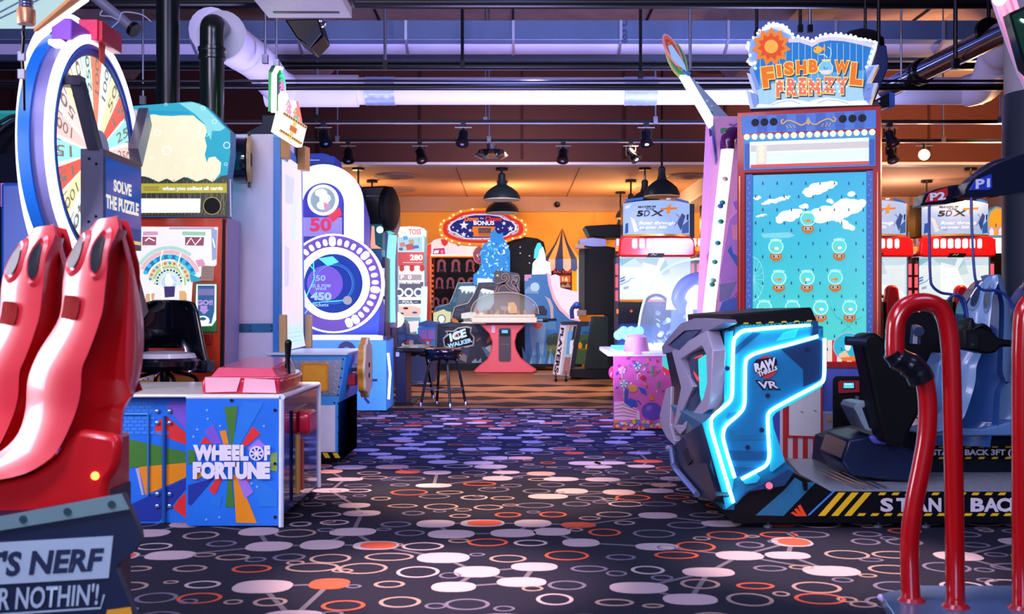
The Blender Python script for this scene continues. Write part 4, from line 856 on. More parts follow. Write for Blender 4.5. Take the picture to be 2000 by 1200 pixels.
m = MB(); DP = D('#a9abc0', .3, .8); m.poly(fb, [(545, 704), (668, 703), (660, 773), (545, 773)], DP, .001, .006)
for j in range(8):
    for i in range(9):
        x = 578+i*10+(5 if j % 2 else 0); y = 708+j*8.5
        if x > 664-j*.6: continue
        s_ = 1 if (i+j) % 2 else -1; m.poly(fb.off(.006), [(x-3, y+2*s_-1), (x+3, y-2*s_-1), (x+3, y-2*s_+1), (x-3, y+2*s_+1)], D('#d9dae8', .25, .9), 0, .003)
m.build('tread_plate', t)
m = MB(); m.poly(fb.off(.007), rr(590, 711, 639, 763, 4), D('#f0a21e', .35, coat=.4), 0, .006); m.band(fb.off(.013), rr(588, 709, 641, 765, 5), rr(592, 713, 637, 761, 4), D('#d98a18', .35), -.006, .004); m.build('orange_window', t)
for x, y in ((674, 702), (672, 720), (670, 738), (666, 756), (664, 772), (657, 787), (665, 788), (665, 815), (665, 845), (665, 872), (665, 898)):
    m = MB(); m.prism(fb.off(.002), ell(*fb.uv(x-4, y), .007, n=8), 0, .004, NAVY); m.build('rivet', t)
# card reader and ship wheel on the aisle side
pc = Vector((xb+.02, Zb0+.28, P(0, 742, Zb0+.25).z)); m = MB(); m.box(pc.x, pc.x+.07, pc.y-.05, pc.y+.05, pc.z-.045, pc.z+.045, D('#d01838', .3, coat=.4)); m.build('card_reader', t, bevel=.01)
m = MB(); wc = Vector((xb+.16, Zb0+.35, P(0, 718, Zb0+.35).z)); fw2 = FL(wc.x); u0, v0 = wc.y, wc.z
def scal(r, k=10, d=.14): return [(u0+(r*(1+d*math.cos(k*a)))*math.cos(a), v0+(r*(1+d*math.cos(k*a)))*math.sin(a)) for a in [2*PI*i/80 for i in range(80)]]
m.prism(fw2, scal(.215, 8, .07), -.045, -.004, D('#d98e1e', .4)); m.prism(fw2, scal(.215, 8, .07), -.004, .014, D('#ecd9b4', .4))
m.prism(fw2, ell(u0, v0+.02, .02, n=10), .014, .02, DARK); m.prism(fw2, ell(u0, v0-.06, .02, n=10), .014, .02, DARK); m.build('token_wheel', t)
m = MB(); m.tube([wc+Vector((-.17, 0, 0)), wc], .03, STEEL, 10); m.build('wheel_axle', t)
# drum reel on the tower side (dark drum with gear rim)
m = MB(); c = P(473, 312, 7.95); m.lathe(c+Vector((-.06, 0, 0)), [(.165, 0), (.165, .09), (.155, .10), (.0, .10)], D('#0c1430', .12, .2, coat=.8), 32, (1, .14, 0)); m.build('reel_drum', t)
c2 = c+Vector((.045, .008, 0)); fg = Fr(c2, (-.14, 1, 0)); m = MB()
m.prism(fg, [(r*math.cos(a), r*math.sin(a)) for a, r in [(2*PI*i/72, .172*(1+.035*math.cos(10*2*PI*i/72))) for i in range(72)]], 0, .02, D('#c9a070', .5)); m.prism(fg, ell(0, 0, .05, n=16), .02, .024, BLACK)
for s_ in (-1, 1): m.prism(fg, rc(-.012, s_*.165, .012, s_*.205), -.005, .015, BLACK)
m.build('reel_rim', t)
m = MB(); m.poly(fz, [(508, 222), (552, 222), (552, 262), (470, 262), (484, 252), (508, 240)], D('#121a30', .4), -.7, -.05); m.build('top_box', t, bevel=.006)
# neon marquee pieces standing on the top facing the aisle
mf = FL(P(536, 0, 8.15).x); NEG = E('#c9ffd2', 5); m = MB()
fo = FO(530, 8.0, 562, 8.7)
m.poly(fo, [(534, 218), (535, 140), (541, 128), (548, 133), (552, 160), (553, 220)], D('#1f7a4a', .4), -.04, 0)
m.stroke(fo, [(532, 220), (533, 145), (540, 131), (548, 134)], 5, NEG, 0, .02); m.stroke(fo, [(549, 136), (555, 165), (556, 218)], 1.6, E('#5cf0a8', 2), 0, .01)
m.poly(fo, [(543, 188), (554, 186), (556, 222), (543, 222)], D('#e08a1e', .4), 0, .01)
for k in range(2): m.prism(fo.off(.01), ell(*fo.uv(546, 200+k*14), .012, n=8), 0, .006, E('#fff4c0', 5))
for k in range(4): m.stroke(fo, [(546, 178-k*9), (550, 166-k*8), (554, 180-k*8)], 1.6, E('#d88ac8' if k < 2 else '#46c8a0', 1.2), 0, .012)
m.build('neon_peak', t)
fo2 = FO(556, 8.1, 590, 8.8); m = MB()
m.poly(fo2, [(551, 250), (551, 186), (556, 178), (562, 184), (566, 210), (572, 196), (578, 198), (585, 235), (588, 262)], E('#fdf2f4', 1.8), -.03, 0)
for k in range(3): m.stroke(fo2, [(558, 230-k*12), (562, 215-k*10), (567, 232-k*10)], 1.5, E('#f29ab0', 1), 0, .01); m.stroke(fo2, [(572, 242-k*10), (577, 226-k*8), (582, 245-k*8)], 1.5, E('#e88a60' if k else '#60c0b0', 1), 0, .01)
m.stroke(fo2, [(579, 198), (586, 235), (588, 258)], 2, E('#ff5a5a', 2.5), 0, .012); m.build('lit_peak', t)
fo3 = FO(548, 7.75, 600, 8.15); m = MB()
m.poly(fo3, [(551, 216), (600, 247), (590, 288), (541, 257)], E('#fbf4e6', 1.15), -.05, 0); f4 = fo3.off(0)
m.stroke(f4, [(553, 221), (598, 250)], 5, E('#d2a35e', .9), 0, .003); m.stroke(f4, [(546, 254), (588, 281)], 5, E('#d9a64a', .9), 0, .003)
for k in range(10):
    x, y = lerp(555, 596, k/9), lerp(222, 248, k/9); m.poly(f4, [(x-1, y-2), (x+1.5, y), (x, y+3)], D('#7a3a22', .5), .003, .006); x, y = lerp(549, 587, k/9), lerp(256, 280, k/9); m.poly(f4, [(x-1.5, y-1), (x+1, y-2), (x+1, y+2)], D('#8a4a20', .5), .003, .006)
m.poly(f4, [(567, 244), (580, 252), (577, 262), (565, 254)], E('#d9743a', .9), 0, .004); m.poly(f4, [(574, 236), (580, 240), (568, 274), (562, 270)], E('#f2cf7a', 1), 0, .003)
m.build('tilted_ticket_sign', t, bevel=.004)

# ---------------- game with the big light ring
t = thing('light_ring_game', 'game with a big white light ring below a white lit arch, on a blue base', 'arcade game', gnd(665, 12.7))
ZR = 12.3; fz = FZ(ZR); qd = lambda pts: [(570+x*.3081, 290+y*.3081) for x, y in pts]
WL = E('#fbfaff', 1.9)
def archp(x0, x1, yt, yb, n=24):
    r = (x1-x0)/2; c = (x0+x1)/2; return [(c+r*math.cos(PI*i/n), yt+r-r*math.sin(PI*i/n)) for i in range(n+1)]+[(x0, yb), (x1, yb)]
m = MB(); m.poly(fz, [(575, 660), (738, 660), (740, 600), (710, 470), (709, 420), (690, 350), (655, 330), (650, 302), (590, 299), (575, 310)], D('#1d3fae', .4), -.6, -.1); m.build('body', t, bevel=.01)
m = MB(); m.poly(fz, [(575, 300), (628, 298), (640, 301), (650, 311), (652, 340), (575, 340)], D('#16327e', .4), -.12, -.06); m.stroke(fz.off(-.06), [(600, 313), (624, 313)], 1.6, D('#a8b8f0', .5), 0, .008); m.build('top_cap', t)
A = archp(555, 709, 321, 500); B = archp(590, 672, 357, 500)
m = MB(); m.band(fz, A, B, WL, -.06, .0); m.build('lit_arch', t)
m = MB(); m.poly(fz, B, D('#2b2d8c', .4), -.08, -.03); f1 = fz.off(-.03); m.poly(f1, rc(582, 425, 668, 462), E('#9a8fe0', .8), 0, .01); m.text(f1, '50', 606, 426, 648, 453, E('#d8386a', .9), .02, .04)
m.poly(f1, [(640, 422), (664, 405), (668, 420), (650, 435)], E('#e0405a', .8), 0, .012); m.build('upper_screen', t)
m = MB(); c = fz.uv(631, 391); m.band(fz, ell(*c, .175, n=32), ell(*c, .145, n=32), WL, -.02, .02, px=False); m.prism(fz, ell(*c, .146, n=32), -.03, .008, E('#a8c0c8', .6))
for dx, dy, rx, ry in ((-.02, .08, .07, .045), (.03, .02, .06, .05), (0, -.06, .07, .05), (.0, .03, .04, .1)): m.prism(fz, ell(c[0]+dx, c[1]+dy, rx, ry, n=14), .008, .012, E('#ffffff', 1.1))
m.poly(fz, [(632, 395), (645, 400), (642, 410), (634, 412)], E('#d8a0b8', .8), .008, .013); m.build('round_badge', t)
cx_, cy_ = 651, 554; fr = fz.off(.12)
cc = fr.uv(cx_, cy_); k_ = (ZR-.12)/F
def pr(r, n=56): return ell(*cc, r*k_, n=n)
m = MB(); m.band(fr, pr(97), pr(94), WL, -.18, .01, px=False); m.band(fr, pr(94), pr(70), E('#7a5cc4', .55), -.16, -.02, px=False); m.build('ring_body', t)
m = MB(); m.band(fr, pr(71), pr(58), WL, -.02, .03, px=False); m.build('inner_light_ring', t)
for k in range(36):
    a = -1.02+k*.1745; big = (k % 5 == 0); r0, r1 = (73, 92) if big else (75, 88); w_ = (6.4 if big else 4.0)*k_
    if not (-1.1 < a < 2.3 or a > 2*PI-1.3): continue
    fr2 = Fr(fr.at(cc[0]+(r0+r1)/2*k_*math.cos(a), cc[1]+(r0+r1)/2*k_*math.sin(a), -.02), (math.cos(a), 0, math.sin(a)), (-math.sin(a), 0, math.cos(a)))
    m = MB(); L2 = (r1-r0)/2*k_; m.prism(fr2, rr(-L2, -w_, L2, w_, w_), 0, .02, WL); m.build('light_bar', t)
m = MB(); m.prism(fr, pr(59), -.06, -.03, E('#1540a8', .6)); f3 = fr.off(-.03); m.band(f3, pr(37), pr(36), E('#58a8e8', .9), 0, .004, px=False); m.band(f3, pr(40), pr(39.3), E('#58a8e8', .7), 0, .004, px=False); m.prism(f3, ell(cc[0]-26*k_*0-.1, cc[1], 35*k_, n=40), .0, .003, E('#7a5ccf', .8))
LC = E('#9fc6ef', .9)
for s_, x0, y0, x1, y1 in (('50', 617, 538, 636, 549), ('in a row', 609, 553, 647, 562), ('wins', 616, 561, 638, 567), ('450', 607, 571, 648, 587), ('tickets', 612, 592, 642, 599)): m.text(f3, s_, x0, y0, x1, y1, LC, .012, .02 if s_ != '450' else .05)
for pts in ([(612, 505), (614, 545), (594, 590)], [(594, 615), (612, 592), (680, 586)], [(600, 512), (616, 530)]): m.stroke(f3, pts, 1.6, E('#4fd8f0', 1.3), 0, .016)
m.poly(f3, [(622, 505), (650, 501), (662, 512), (640, 520)], E('#66e0e0', 1.0), 0, .01); m.prism(f3, ell(*f3.uv(679, 587), .05, n=18), .0, .02, E('#b0aab4', .7)); m.build('round_screen', t)
m = MB(); m.prism(FH(P(0, 655, ZR-.1).z), [FH(P(0, 655, ZR-.1).z).uv(x, 655) if 0 else (P(x, 0, z_).x, z_) for x, z_ in ((575, ZR-.35), (748, ZR-.35), (735, ZR+.1), (575, ZR+.1))], -.05, .0, E('#f0ecff', 1.0)); m.build('lit_shelf', t)
fb = FZ(ZR-.3); BB = D('#3d92dd', .4, var=.1); BK = D('#131a4a', .4)
m = MB(); m.poly(fb, [(575, 664), (754, 664), (754, 802), (575, 802)], BB, -.75, 0); f5 = fb
m.poly(f5, [(575, 658), (756, 658), (756, 665), (575, 665)], BK, -.4, .01)
cq = ell(677, 686, 18, 19, n=24, a0=0, a1=PI); 
m.band(f5, [(677+18*math.cos(a), 686-19*math.sin(a)) for a in [PI*k/16 for k in range(17)]], [(677+8*math.cos(a), 686-8*math.sin(a)) for a in [PI*k/16 for k in range(17)]], BK, 0, .006, closed=False)
m.poly(f5, rc(706, 718, 724, 749), BK, 0, .006)
for pts in ([(713, 706), (721, 698)], [(724, 743), (737, 743)], [(712, 777), (721, 788)]): m.stroke(f5, pts, 5, BK, 0, .006)
for r_ in (12, 20, 28, 40): m.band(f5, ell(710, 735, r_+30, n=40), ell(710, 735, r_+29, n=40), D('#4f9fe2', .4), 0, .002) if r_ < 0 else None
m.band(f5, rc(626, 683, 728, 757), rc(627, 684, 727, 756), D('#2b6cb8', .4), 0, .003)
m.build('blue_base', t)
m = MB(); m.tube([P(758, 690, ZR-.3), P(762, 730, ZR-.3), P(759, 780, ZR-.3)], .014, E('#e9f0ff', 2.5), 8); m.build('neon_edge', t)
for px in (722, 600):
    m = MB(); q = gnd(px, ZR+.1); m.lathe((q.x, q.y-.03, .05), [(.05, -.02), (.05, .02)], DARK, 14, (1, 0, 0)); m.tube([(q.x, q.y-.03, .05), (q.x, q.y-.03, .12)], .02, STEEL, 8); m.build('caster', t)

# ---------------- dark round topped cabinet
t = thing('dark_screen_game', 'black cabinet with bulging round top and rocket screen behind the light ring game', 'arcade game', gnd(735, 14.2))
fz = FZ(14.0); m = MB(); m.poly(fz, [(705, 365), (752, 363), (765, 370), (770, 388), (770, 430), (764, 450), (745, 452), (745, 440), (705, 440)], BLK, -.8, 0)
m.build('hood', t, bevel=.02)
m = MB(); m.lathe(P(757, 408, 13.9), [(.0, -.02), (.27, -.02), (.29, .0), (.28, .06), (.2, .10), (0, .11)], D('#07080d', .6), 28, (1, -.25, 0)); m.build('round_side', t)
m = MB(); m.stroke(fz, [(715, 383), (745, 383), (745, 420)], 1, D('#9fa6c8', .4), 0, .004); m.build('hood_line', t)
m = MB(); m.poly(fz, rc(705, 438, 747, 487), E('#1f5a6c', .6), -.3, 0); f1 = fz
m.poly(f1, [(726, 442), (731, 442), (733, 478), (746, 486), (708, 486), (724, 478)], E('#f2a088', 1.1), 0, .005); m.prism(f1, ell(*f1.uv(742, 449), .045, n=16), 0, .006, E('#c8ffff', 2)); m.build('rocket_screen', t)
m = MB(); m.poly(fz, [(705, 487), (747, 487), (747, 503), (740, 522), (705, 510)], D('#3b6a86', .3, .4), -.3, .05); m.build('metal_shelf', t, bevel=.005)
m = MB(); m.poly(fz, [(700, 500), (752, 502), (752, 770), (700, 770)], D('#10164a', .4), -.6, -.02); m.build('lower_body', t)
m = MB(); 
for y0, y1, c_ in ((515, 560, '#2a86b8'), (524, 545, '#2060a0')): m.poly(fz, rc(718, y0, 740, y1), E(c_, .5), -.02, .004)
m.build('blue_screen', t)
for y in (524, 545, 565, 585, 605):
    m = MB(); m.poly(fz, rc(746, y, 751, y+14), E('#d8d0ff', .9), -.01, .01); m.build('side_light', t)
# grey edged cabinet with teal neon beside it
t = thing('teal_neon_cabinet', 'lavender edged cabinet with upright teal neon beside the foul line game', 'arcade game', gnd(775, 15))
fz = FZ(15.3); m = MB(); m.poly(fz, [(748, 455), (768, 458), (768, 640), (748, 640)], D('#7d7cc0', .4), -.6, 0); m.poly(fz, [(745, 452), (770, 452), (770, 458), (745, 458)], D('#c9a070', .4), -.6, .02); m.poly(fz, rc(748, 640, 766, 770), NAVY, -.6, 0); m.build('cabinet', t)
m = MB(); m.tube(smooth([P(767, 460, 14.7), P(763, 520, 14.7), P(764, 630, 14.7)], 5), .06, E('#7ff0f0', 1.6), 10); m.build('teal_neon', t)
# ================================================================ far area, seen down the aisle
qt = lambda pts: [(690+x*.2915, 350+y*.2915) for x, y in pts]
# ---------------- ball toss game with foul line
t = thing('ball_toss_game', 'upright ball toss game with red score display and foul line', 'arcade game', gnd(805, 18.6))
fz = FZ(18.0); m = MB(); m.poly(fz, [(764, 446), (829, 446), (826, 740), (762, 740)], D('#8fd0dc', .4), -.6, 0); m.build('cabinet', t)
m = MB(); m.poly(fz, qt([(262, 335), (300, 322), (380, 318), (450, 322), (485, 345), (482, 385), (465, 380), (460, 490), (300, 490), (296, 390), (262, 385)]), E('#f2eef2', .95), -.2, .04); f1 = fz.off(.04)
m.text(f1, 'TOSS', *qt([(372, 335)])[0], *qt([(455, 372)])[0], E('#d87a7a', .9), .012, .03)
for k in range(16):
    x, y = 270+(k*37) % 205, 328+(k*23) % 45
    if x < 365: m.poly(f1, qt(rc(x, y, x+9, y+5)), E(['#e08a8a', '#8ac0a8', '#e0c080'][k % 3], .9), 0, .01)
m.poly(f1, qt([(300, 392), (462, 388), (460, 485), (302, 485)]), E('#a9cfe4', .85), 0, .008)
for x, y, a, b, c_ in ((350, 395, 34, 30, '#5aa8dc'), (440, 410, 14, 40, '#88d0b0'), (380, 455, 60, 45, '#c05a5a'), (330, 440, 40, 34, '#c88a80'), (420, 455, 46, 24, '#4a70b8'), (390, 420, 40, 34, '#b8a48c'), (320, 470, 30, 20, '#406aa0')):
    m.poly(f1, qt([(x-a/2, y-b/3), (x+a/3, y-b/2), (x+a/2, y+b/3), (x-a/3, y+b/2)]), E(c_, .8), .008, .012)
m.build('header', t)
m = MB(); m.poly(fz, qt(rc(302, 490, 474, 580)), D('#b02a3c', .4), 0, .05); m.text(fz.off(.05), '280', *qt([(380, 507)])[0], *qt([(466, 545)])[0], E('#ffe6e0', 1.6), .012, .03); m.stroke(fz.off(.05), qt([(330, 560), (462, 560)]), 1.6, E('#f2b8b8', .9), 0, .008); m.build('score_display', t)
m = MB(); m.poly(fz, qt(rc(306, 585, 476, 925)), E('#f4ece9', .9), 0, .02); f2 = fz.off(.02)
for k in range(5): m.poly(f2, qt(ell(325+k*34, 598, 17, 22, 14)), E('#c8383c' if k % 2 == 0 else '#f6f0ee', .8), 0, .004)
m.poly(f2, qt(rc(308, 640, 458, 678)), E('#b7a9b8', .7), 0, .008); m.text(f2, 'P  0', *qt([(318, 644)])[0], *qt([(390, 672)])[0], E('#ffffff', 1.2), .012, .02)
m.text(f2, 'OVER 5000 WINS', *qt([(310, 690)])[0], *qt([(448, 702)])[0], E('#ffffff', 1.2), .008, .02)
m.poly(f2, qt(rc(308, 690, 470, 790)), E('#6a6a86', .6), 0, .003)
for x in (308, 372, 436): m.band(f2, qt(ell(x, 760, 30, 30, 24)), qt(ell(x, 760, 19, 19, 24)), E('#ffffff', 1.2), 0, .01); m.poly(f2, qt(ell(x, 760, 19, 19, 20)), E('#5a6a9a', .6), 0, .006)
m.poly(f2, qt(rc(304, 812, 474, 836)), D('#16385c', .4), 0, .01); m.text(f2, 'FOUL', *qt([(330, 816)])[0], *qt([(402, 833)])[0], E('#e8f0f6', 1), .016, .03); m.stroke(f2, qt([(306, 825), (325, 825)]), .8, E('#e8f0f6', 1), .01, .014); m.stroke(f2, qt([(408, 825), (434, 825)]), .8, E('#e8f0f6', 1), .01, .014)
m.poly(f2, qt([(306, 855), (380, 848), (474, 870), (440, 920), (306, 920)]), E('#f0c8bc', .85), 0, .004)
for x, y, c_ in ((352, 866, '#0c1020'), (322, 902, '#1c2c60'), (412, 895, '#2450a0')): m.poly(f2, qt(ell(x, y, 18, 7, 16)), D(c_, .4), .004, .01)
m.build('target_lane', t)
m = MB(); m.poly(fz, qt([(300, 925), (440, 935), (440, 1010), (400, 1040), (340, 1030), (330, 960), (300, 950)]), E('#8fb6cc', .7), 0, .05); m.poly(fz.off(.05), qt([(356, 955), (438, 950), (436, 1018), (370, 1030)]), E('#f4e4e6', .95), 0, .004); m.poly(fz.off(.05), qt([(362, 968), (378, 972), (372, 990), (360, 986)]), E('#e0405a', .9), .004, .008); m.build('ball_ramp', t)
m = MB(); m.tube([P(829, 560, 17.9), P(826, 680, 17.9)], .05, E('#bff4f8', 1.4), 8); m.build('side_neon', t)

# ---------------- small stone themed game and purple booth
t = thing('stone_booth_game', 'small dark blue stone block game on a black shelf under the foul line', 'arcade game', gnd(798, 16.8))
fz = FZ(16.6); qs = lambda pts: [(740+x*.175, 600+y*.175) for x, y in pts]; ST = D('#1d3566', .45, var=.25)
m = MB(); m.poly(fz, qs([(120, 440), (120, 180), (150, 150), (270, 150), (300, 200), (310, 300), (400, 310), (430, 360), (520, 440), (520, 862), (120, 862)]), ST, -.6, 0); f1 = fz
for x0, y0, x1, y1 in ((130, 160, 200, 220), (205, 200, 285, 280), (140, 230, 200, 300), (215, 310, 300, 370), (310, 320, 420, 370), (140, 310, 205, 380)): m.poly(f1, qs(rr(x0, y0, x1, y1, 14)), D('#27478a', .45, var=.3), 0, .02)
for pts, c_ in ((ell(165, 400, 30, 26, 12), '#8d7b92'), (ell(270, 418, 14, 14, 12), '#d8d4e4'), (ell(325, 395, 22, 22, 12), '#a83a44'), (rc(340, 370, 385, 440), '#9ca6bc'), ([(230, 180), (255, 175), (265, 215), (245, 240)], '#7a8a58'), (ell(180, 350, 26, 18, 12), '#5c5068')): m.poly(f1, qs(pts), D(c_, .5), 0, .03)
m.build('stone_body', t)
m = MB(); m.ball(P(774, 625, 16.4), .12, E('#fff4cc', 1.6)); m.build('lantern', t)
t = thing('purple_booth', 'small blue booth with purple double doors left of the ice cave game', 'arcade game', gnd(833, 18.3))
fz = FZ(17.3); m = MB(); m.poly(fz, qs([(430, 235), (450, 210), (630, 205), (625, 450), (430, 450)]), D('#2a7cc8', .4), -.5, 0); m.poly(fz, qs(rc(430, 450, 625, 828)), NAVY, -.5, 0); m.poly(fz, qs([(450, 175), (530, 150), (680, 175), (625, 215), (440, 215)]), D('#1d4a9a', .4), -.3, .03); m.build('booth', t)
m = MB(); m.stroke(fz, qs([(428, 450), (428, 235), (450, 212), (628, 206)]), 1.5, E('#bfe8ff', 1.3), 0, .03); m.build('light_edge', t)
for x0, x1 in ((460, 540), (546, 618)):
    m = MB(); m.poly(fz, qs(rc(x0, 260, x1, 360)), D('#8a5cb8', .4), 0, .02); m.build('door', t)
m = MB(); m.poly(fz, qs(rr(492, 362, 580, 438, 8)), D('#c02038', .4), 0, .06); m.poly(fz.off(.06), qs(rc(532, 385, 558, 430)), E('#48a8e8', .9), 0, .01); m.build('card_reader', t)

# ---------------- black counter table and stools
t = thing('counter_table', 'black counter height table with a solid end beside the light ring game', 'table', gnd(790, 13.0))
fz = FZ(12.7); m = MB(); a, b = P(772, 0, 12.7), P(830, 0, 12.7); z = P(0, 680, 12.7).z; m.box(a.x, b.x, 12.7, 13.5, z-.05, z, BLK); m.build('table_top', t, bevel=.01)
m = MB(); m.box(a.x, P(792, 0, 12.7).x, 12.75, 13.45, .03, z-.05, D('#0a1030', .35)); m.build('end_panel', t, bevel=.005)
m = MB(); m.box(P(771, 0, 12.7).x, P(806, 0, 12.7).x, 12.72, 13.4, 0, .04, BLK); m.build('foot_plate', t)
m = MB(); m.poly(FZ(12.745), qs(rc(190, 497, 228, 552)), D('#a9b8dc', .5), 0, .006); m.build('white_sticker', t)
def stool(px, Z, label, ang=.35):
    g = gnd(px, Z); t = thing('bar_stool', label, 'stool', g, 'black bar stools at the counter'); x, y = g.x, g.y
    zs = H-(683-CY)*12.55/F; m = MB(); m.lathe((x, y, zs), [(.02, -.115), (.2, -.11), (.215, -.09), (.2, -.07), (.215, -.05), (.222, -.02), (.215, .0), (.17, .012), (0, .014)], D('#090b18', .18, coat=.7), 30); m.build('seat', t)
    for k in range(4):
        a = ang+k*PI/2; c, s_ = math.cos(a), math.sin(a); m = MB(); m.tube(smooth([(x+.05*c, y+.05*s_, zs-.12), (x+.14*c, y+.14*s_, zs-.13), (x+.18*c, y+.18*s_, zs-.2), (x+.275*c, y+.275*s_, .03)], 4), .0165, BLK, 8)
        lg = m.build('leg', t); m = MB(); m.lathe((x+.277*c, y+.277*s_, 0), [(.018, 0), (.02, .03), (.016, .05)], STEEL, 10); m.build('foot_cap', lg)
    m = MB(); pts = [(x+.245*math.cos(ang+k*PI/2), y+.245*math.sin(ang+k*PI/2), .2) for k in range(4)]; m.tube(pts, .012, STEEL, 8, closed=True); m.build('foot_rail', t)
stool(866, 12.75, 'front black bar stool, its seat in front of the lettered ice cave panel')
stool(816, 13.95, 'second black bar stool, half under the counter table', .9)

# ---------------- clown target game against the back wall
qc = lambda pts: [(820+x*.15, 390+y*.15) for x, y in pts]
t = thing('clown_toss_game', 'carnival target booth with rows of fringed targets and a big oval bonus sign', 'arcade game', gnd(935, 22.6))
fz = FZ(22.2); TR3 = D('#e8352a', .4)
m = MB(); m.poly(fz, [(829, 492), (842, 478), (848, 468), (865, 462), (1000, 462), (1010, 492), (1010, 715), (829, 715)], TR3, -1.2, -.5); m.build('booth_body', t)
m = MB(); m.poly(fz, [(829, 500), (841, 490), (841, 715), (829, 715)], D('#f0403c', .4), -.5, .1); m.poly(fz.off(.1), [(839.5, 500), (843, 500), (843, 715), (839.5, 715)], D('#f2a01c', .4), 0, .01); m.poly(fz.off(.1), [(843, 505), (847, 505), (847, 690), (843, 690)], D('#1a0c12', .4), 0, .01)
for k in range(10): m.prism(fz.off(.11), ell(*fz.off(.11).uv(844.5, 519+k*10), .03, n=8), 0, .01, E('#e2621e', .9))
m.build('side_post', t)
m = MB(); m.poly(fz, qc([(60, 640), (100, 590), (150, 570), (190, 530), (260, 512), (700, 512), (830, 540), (830, 715), (140, 715), (100, 760), (60, 745)]), E('#efe2e6', .85), -.4, .12); f1 = fz.off(.12)
for k in range(4): x = 270+k*180; m.poly(f1, qc([(x, 515), (x+110, 515), (x+90, 580), (x+55, 612), (x+20, 585)]), E('#e0383c', .85), 0, .006)
m.poly(f1, qc([(60, 640), (100, 590), (148, 572), (150, 700), (100, 760), (62, 745)]), E('#ea4a44', .8), 0, .008)
m.poly(f1, qc([(180, 640), (320, 630), (330, 710), (170, 712)]), E('#c23a78', .8), 0, .006); m.poly(f1, qc([(190, 665), (250, 660), (240, 700), (180, 702)]), E('#f6e8f0', 1), .006, .01); m.poly(f1, qc(ell(290, 680, 18, 22, 12)), E('#e88ab8', .9), .006, .01)
m.poly(f1, qc([(335, 640), (560, 650), (680, 690), (680, 712), (335, 712)]), E('#dcd6e2', .95), 0, .005)
m.poly(f1, qc([(140, 716), (830, 716), (830, 735), (140, 735)]), E('#f8ecd8', 1), 0, .01); m.poly(f1, qc([(140, 735), (830, 735), (830, 750), (140, 750)]), E('#f0952a', .9), 0, .01)
m.build('awning', t)
m = MB(); m.poly(fz, rc(846, 502, 1005, 715), D('#0a0a12', .5), -.45, -.4); m.build('dark_back', t)
# fringed targets
FUR = D('#9c6070', .9, var=.25); n_ = 0
for row, y, xs, s_ in ((0, 860, (282, 468, 655, 830), 1.0), (1, 1090, (255, 398, 540, 670), .88), (2, 1345, (210, 330, 450, 570), .8)):
    for x in xs:
        px, py = qc([(x, y)])[0]; fr = FZ(21.85); m = MB()
        o = []; i_ = []
        for k in range(17):
            a = PI*1.12-k*(PI*1.24)/16; rr_ = (1+.06*(k % 2)); o.append((px+8.2*s_*rr_*math.cos(a), py-3-9.5*s_*math.sin(a)*rr_)); i_.append((px+3.6*s_*math.cos(a), py-3-4.6*s_*math.sin(a)))
        o = [(px-9*s_, py+13*s_)]+o+[(px+9*s_, py+13*s_)]; i_ = [(px-5*s_, py+12*s_)]+i_+[(px+5*s_, py+12*s_)]
        m.band(fr, o, i_, FUR, -.05, .02, closed=False)
        for k in range(4): m.poly(fr, [(px-6*s_+k*3.4*s_, py+8*s_), (px-4*s_+k*3.4*s_, py+8*s_), (px-4.5*s_+k*3.4*s_, py+13*s_)], FUR, -.02, .01)
        m.build('fringed_target', t)
m = MB(); sg = [(240, 400), (250, 320), (290, 270), (370, 235), (420, 190), (520, 140), (680, 112), (900, 108), (1060, 125), (1180, 165), (1260, 225), (1350, 270), (1400, 330), (1408, 400), (1390, 460), (1330, 500), (1230, 520), (1130, 560), (980, 590), (830, 605), (640, 600), (500, 585), (400, 555), (320, 520), (262, 475)]
fs = FZ(21.4)
def scl(p, k): return [(825+(x-825)*k, 352+(y-352)*(k-(1-k)*.5)) for x, y in p]
m.poly(fs, qc(sg), E('#f2951e', .85), -.2, 0, D('#c8281e', .4)); m.poly(fs, qc(scl(sg, .90)), E('#e8321c', .8), 0, .01); m.poly(fs, qc(scl(sg, .80)), E('#d9c6d4', .7), .01, .014)
nb = [(390, 360), (430, 310), (480, 275), (560, 255), (600, 225), (720, 205), (900, 205), (1040, 225), (1100, 265), (1190, 290), (1240, 350), (1230, 400), (1170, 425), (1120, 470), (1000, 500), (600, 500), (540, 470), (480, 430), (410, 410)]
for k in range(20):
    a = 2*PI*k/20; m.stroke(fs, qc([(815+470*math.cos(a), 360+165*math.sin(a)), (815+440*math.cos(a), 360+150*math.sin(a))]), 3, E('#e23a2a', .8), .013, .018)
m.poly(fs, qc(scl([(x*1.06-49, y*1.06-21) for x, y in nb], 1)), E('#e9e0ee', .9), .013, .02); m.poly(fs, qc(nb), E('#151f7a', .8), .02, .026); fq = fs.off(.026)
for x, y, r in ((575, 335, 62), (490, 408, 20), (655, 402, 26), (570, 455, 38), (1180, 378, 40), (1095, 310, 30), (432, 362, 16), (628, 478, 14), (1078, 368, 12), (1020, 385, 16)): m.poly(fq, qc(star(x, y, r)), E('#e9dff0', 1), 0, .006)
m.text(fq, 'BONUS', *qc([(700, 272)])[0], *qc([(970, 330)])[0], E('#f4ecf4', 1.1), .012, .03, arc=-1)
m.text(fq, 'Down', *qc([(585, 222)])[0], *qc([(765, 285)])[0], E('#f2711c', 1), .03, .05); m.text(fq, 'the', *qc([(785, 232)])[0], *qc([(830, 256)])[0], E('#d8d0e0', .8), .02, .02); m.text(fq, 'Clown', *qc([(850, 222)])[0], *qc([(1062, 285)])[0], E('#e22a20', 1), .03, .05)
m.build('oval_sign', t)
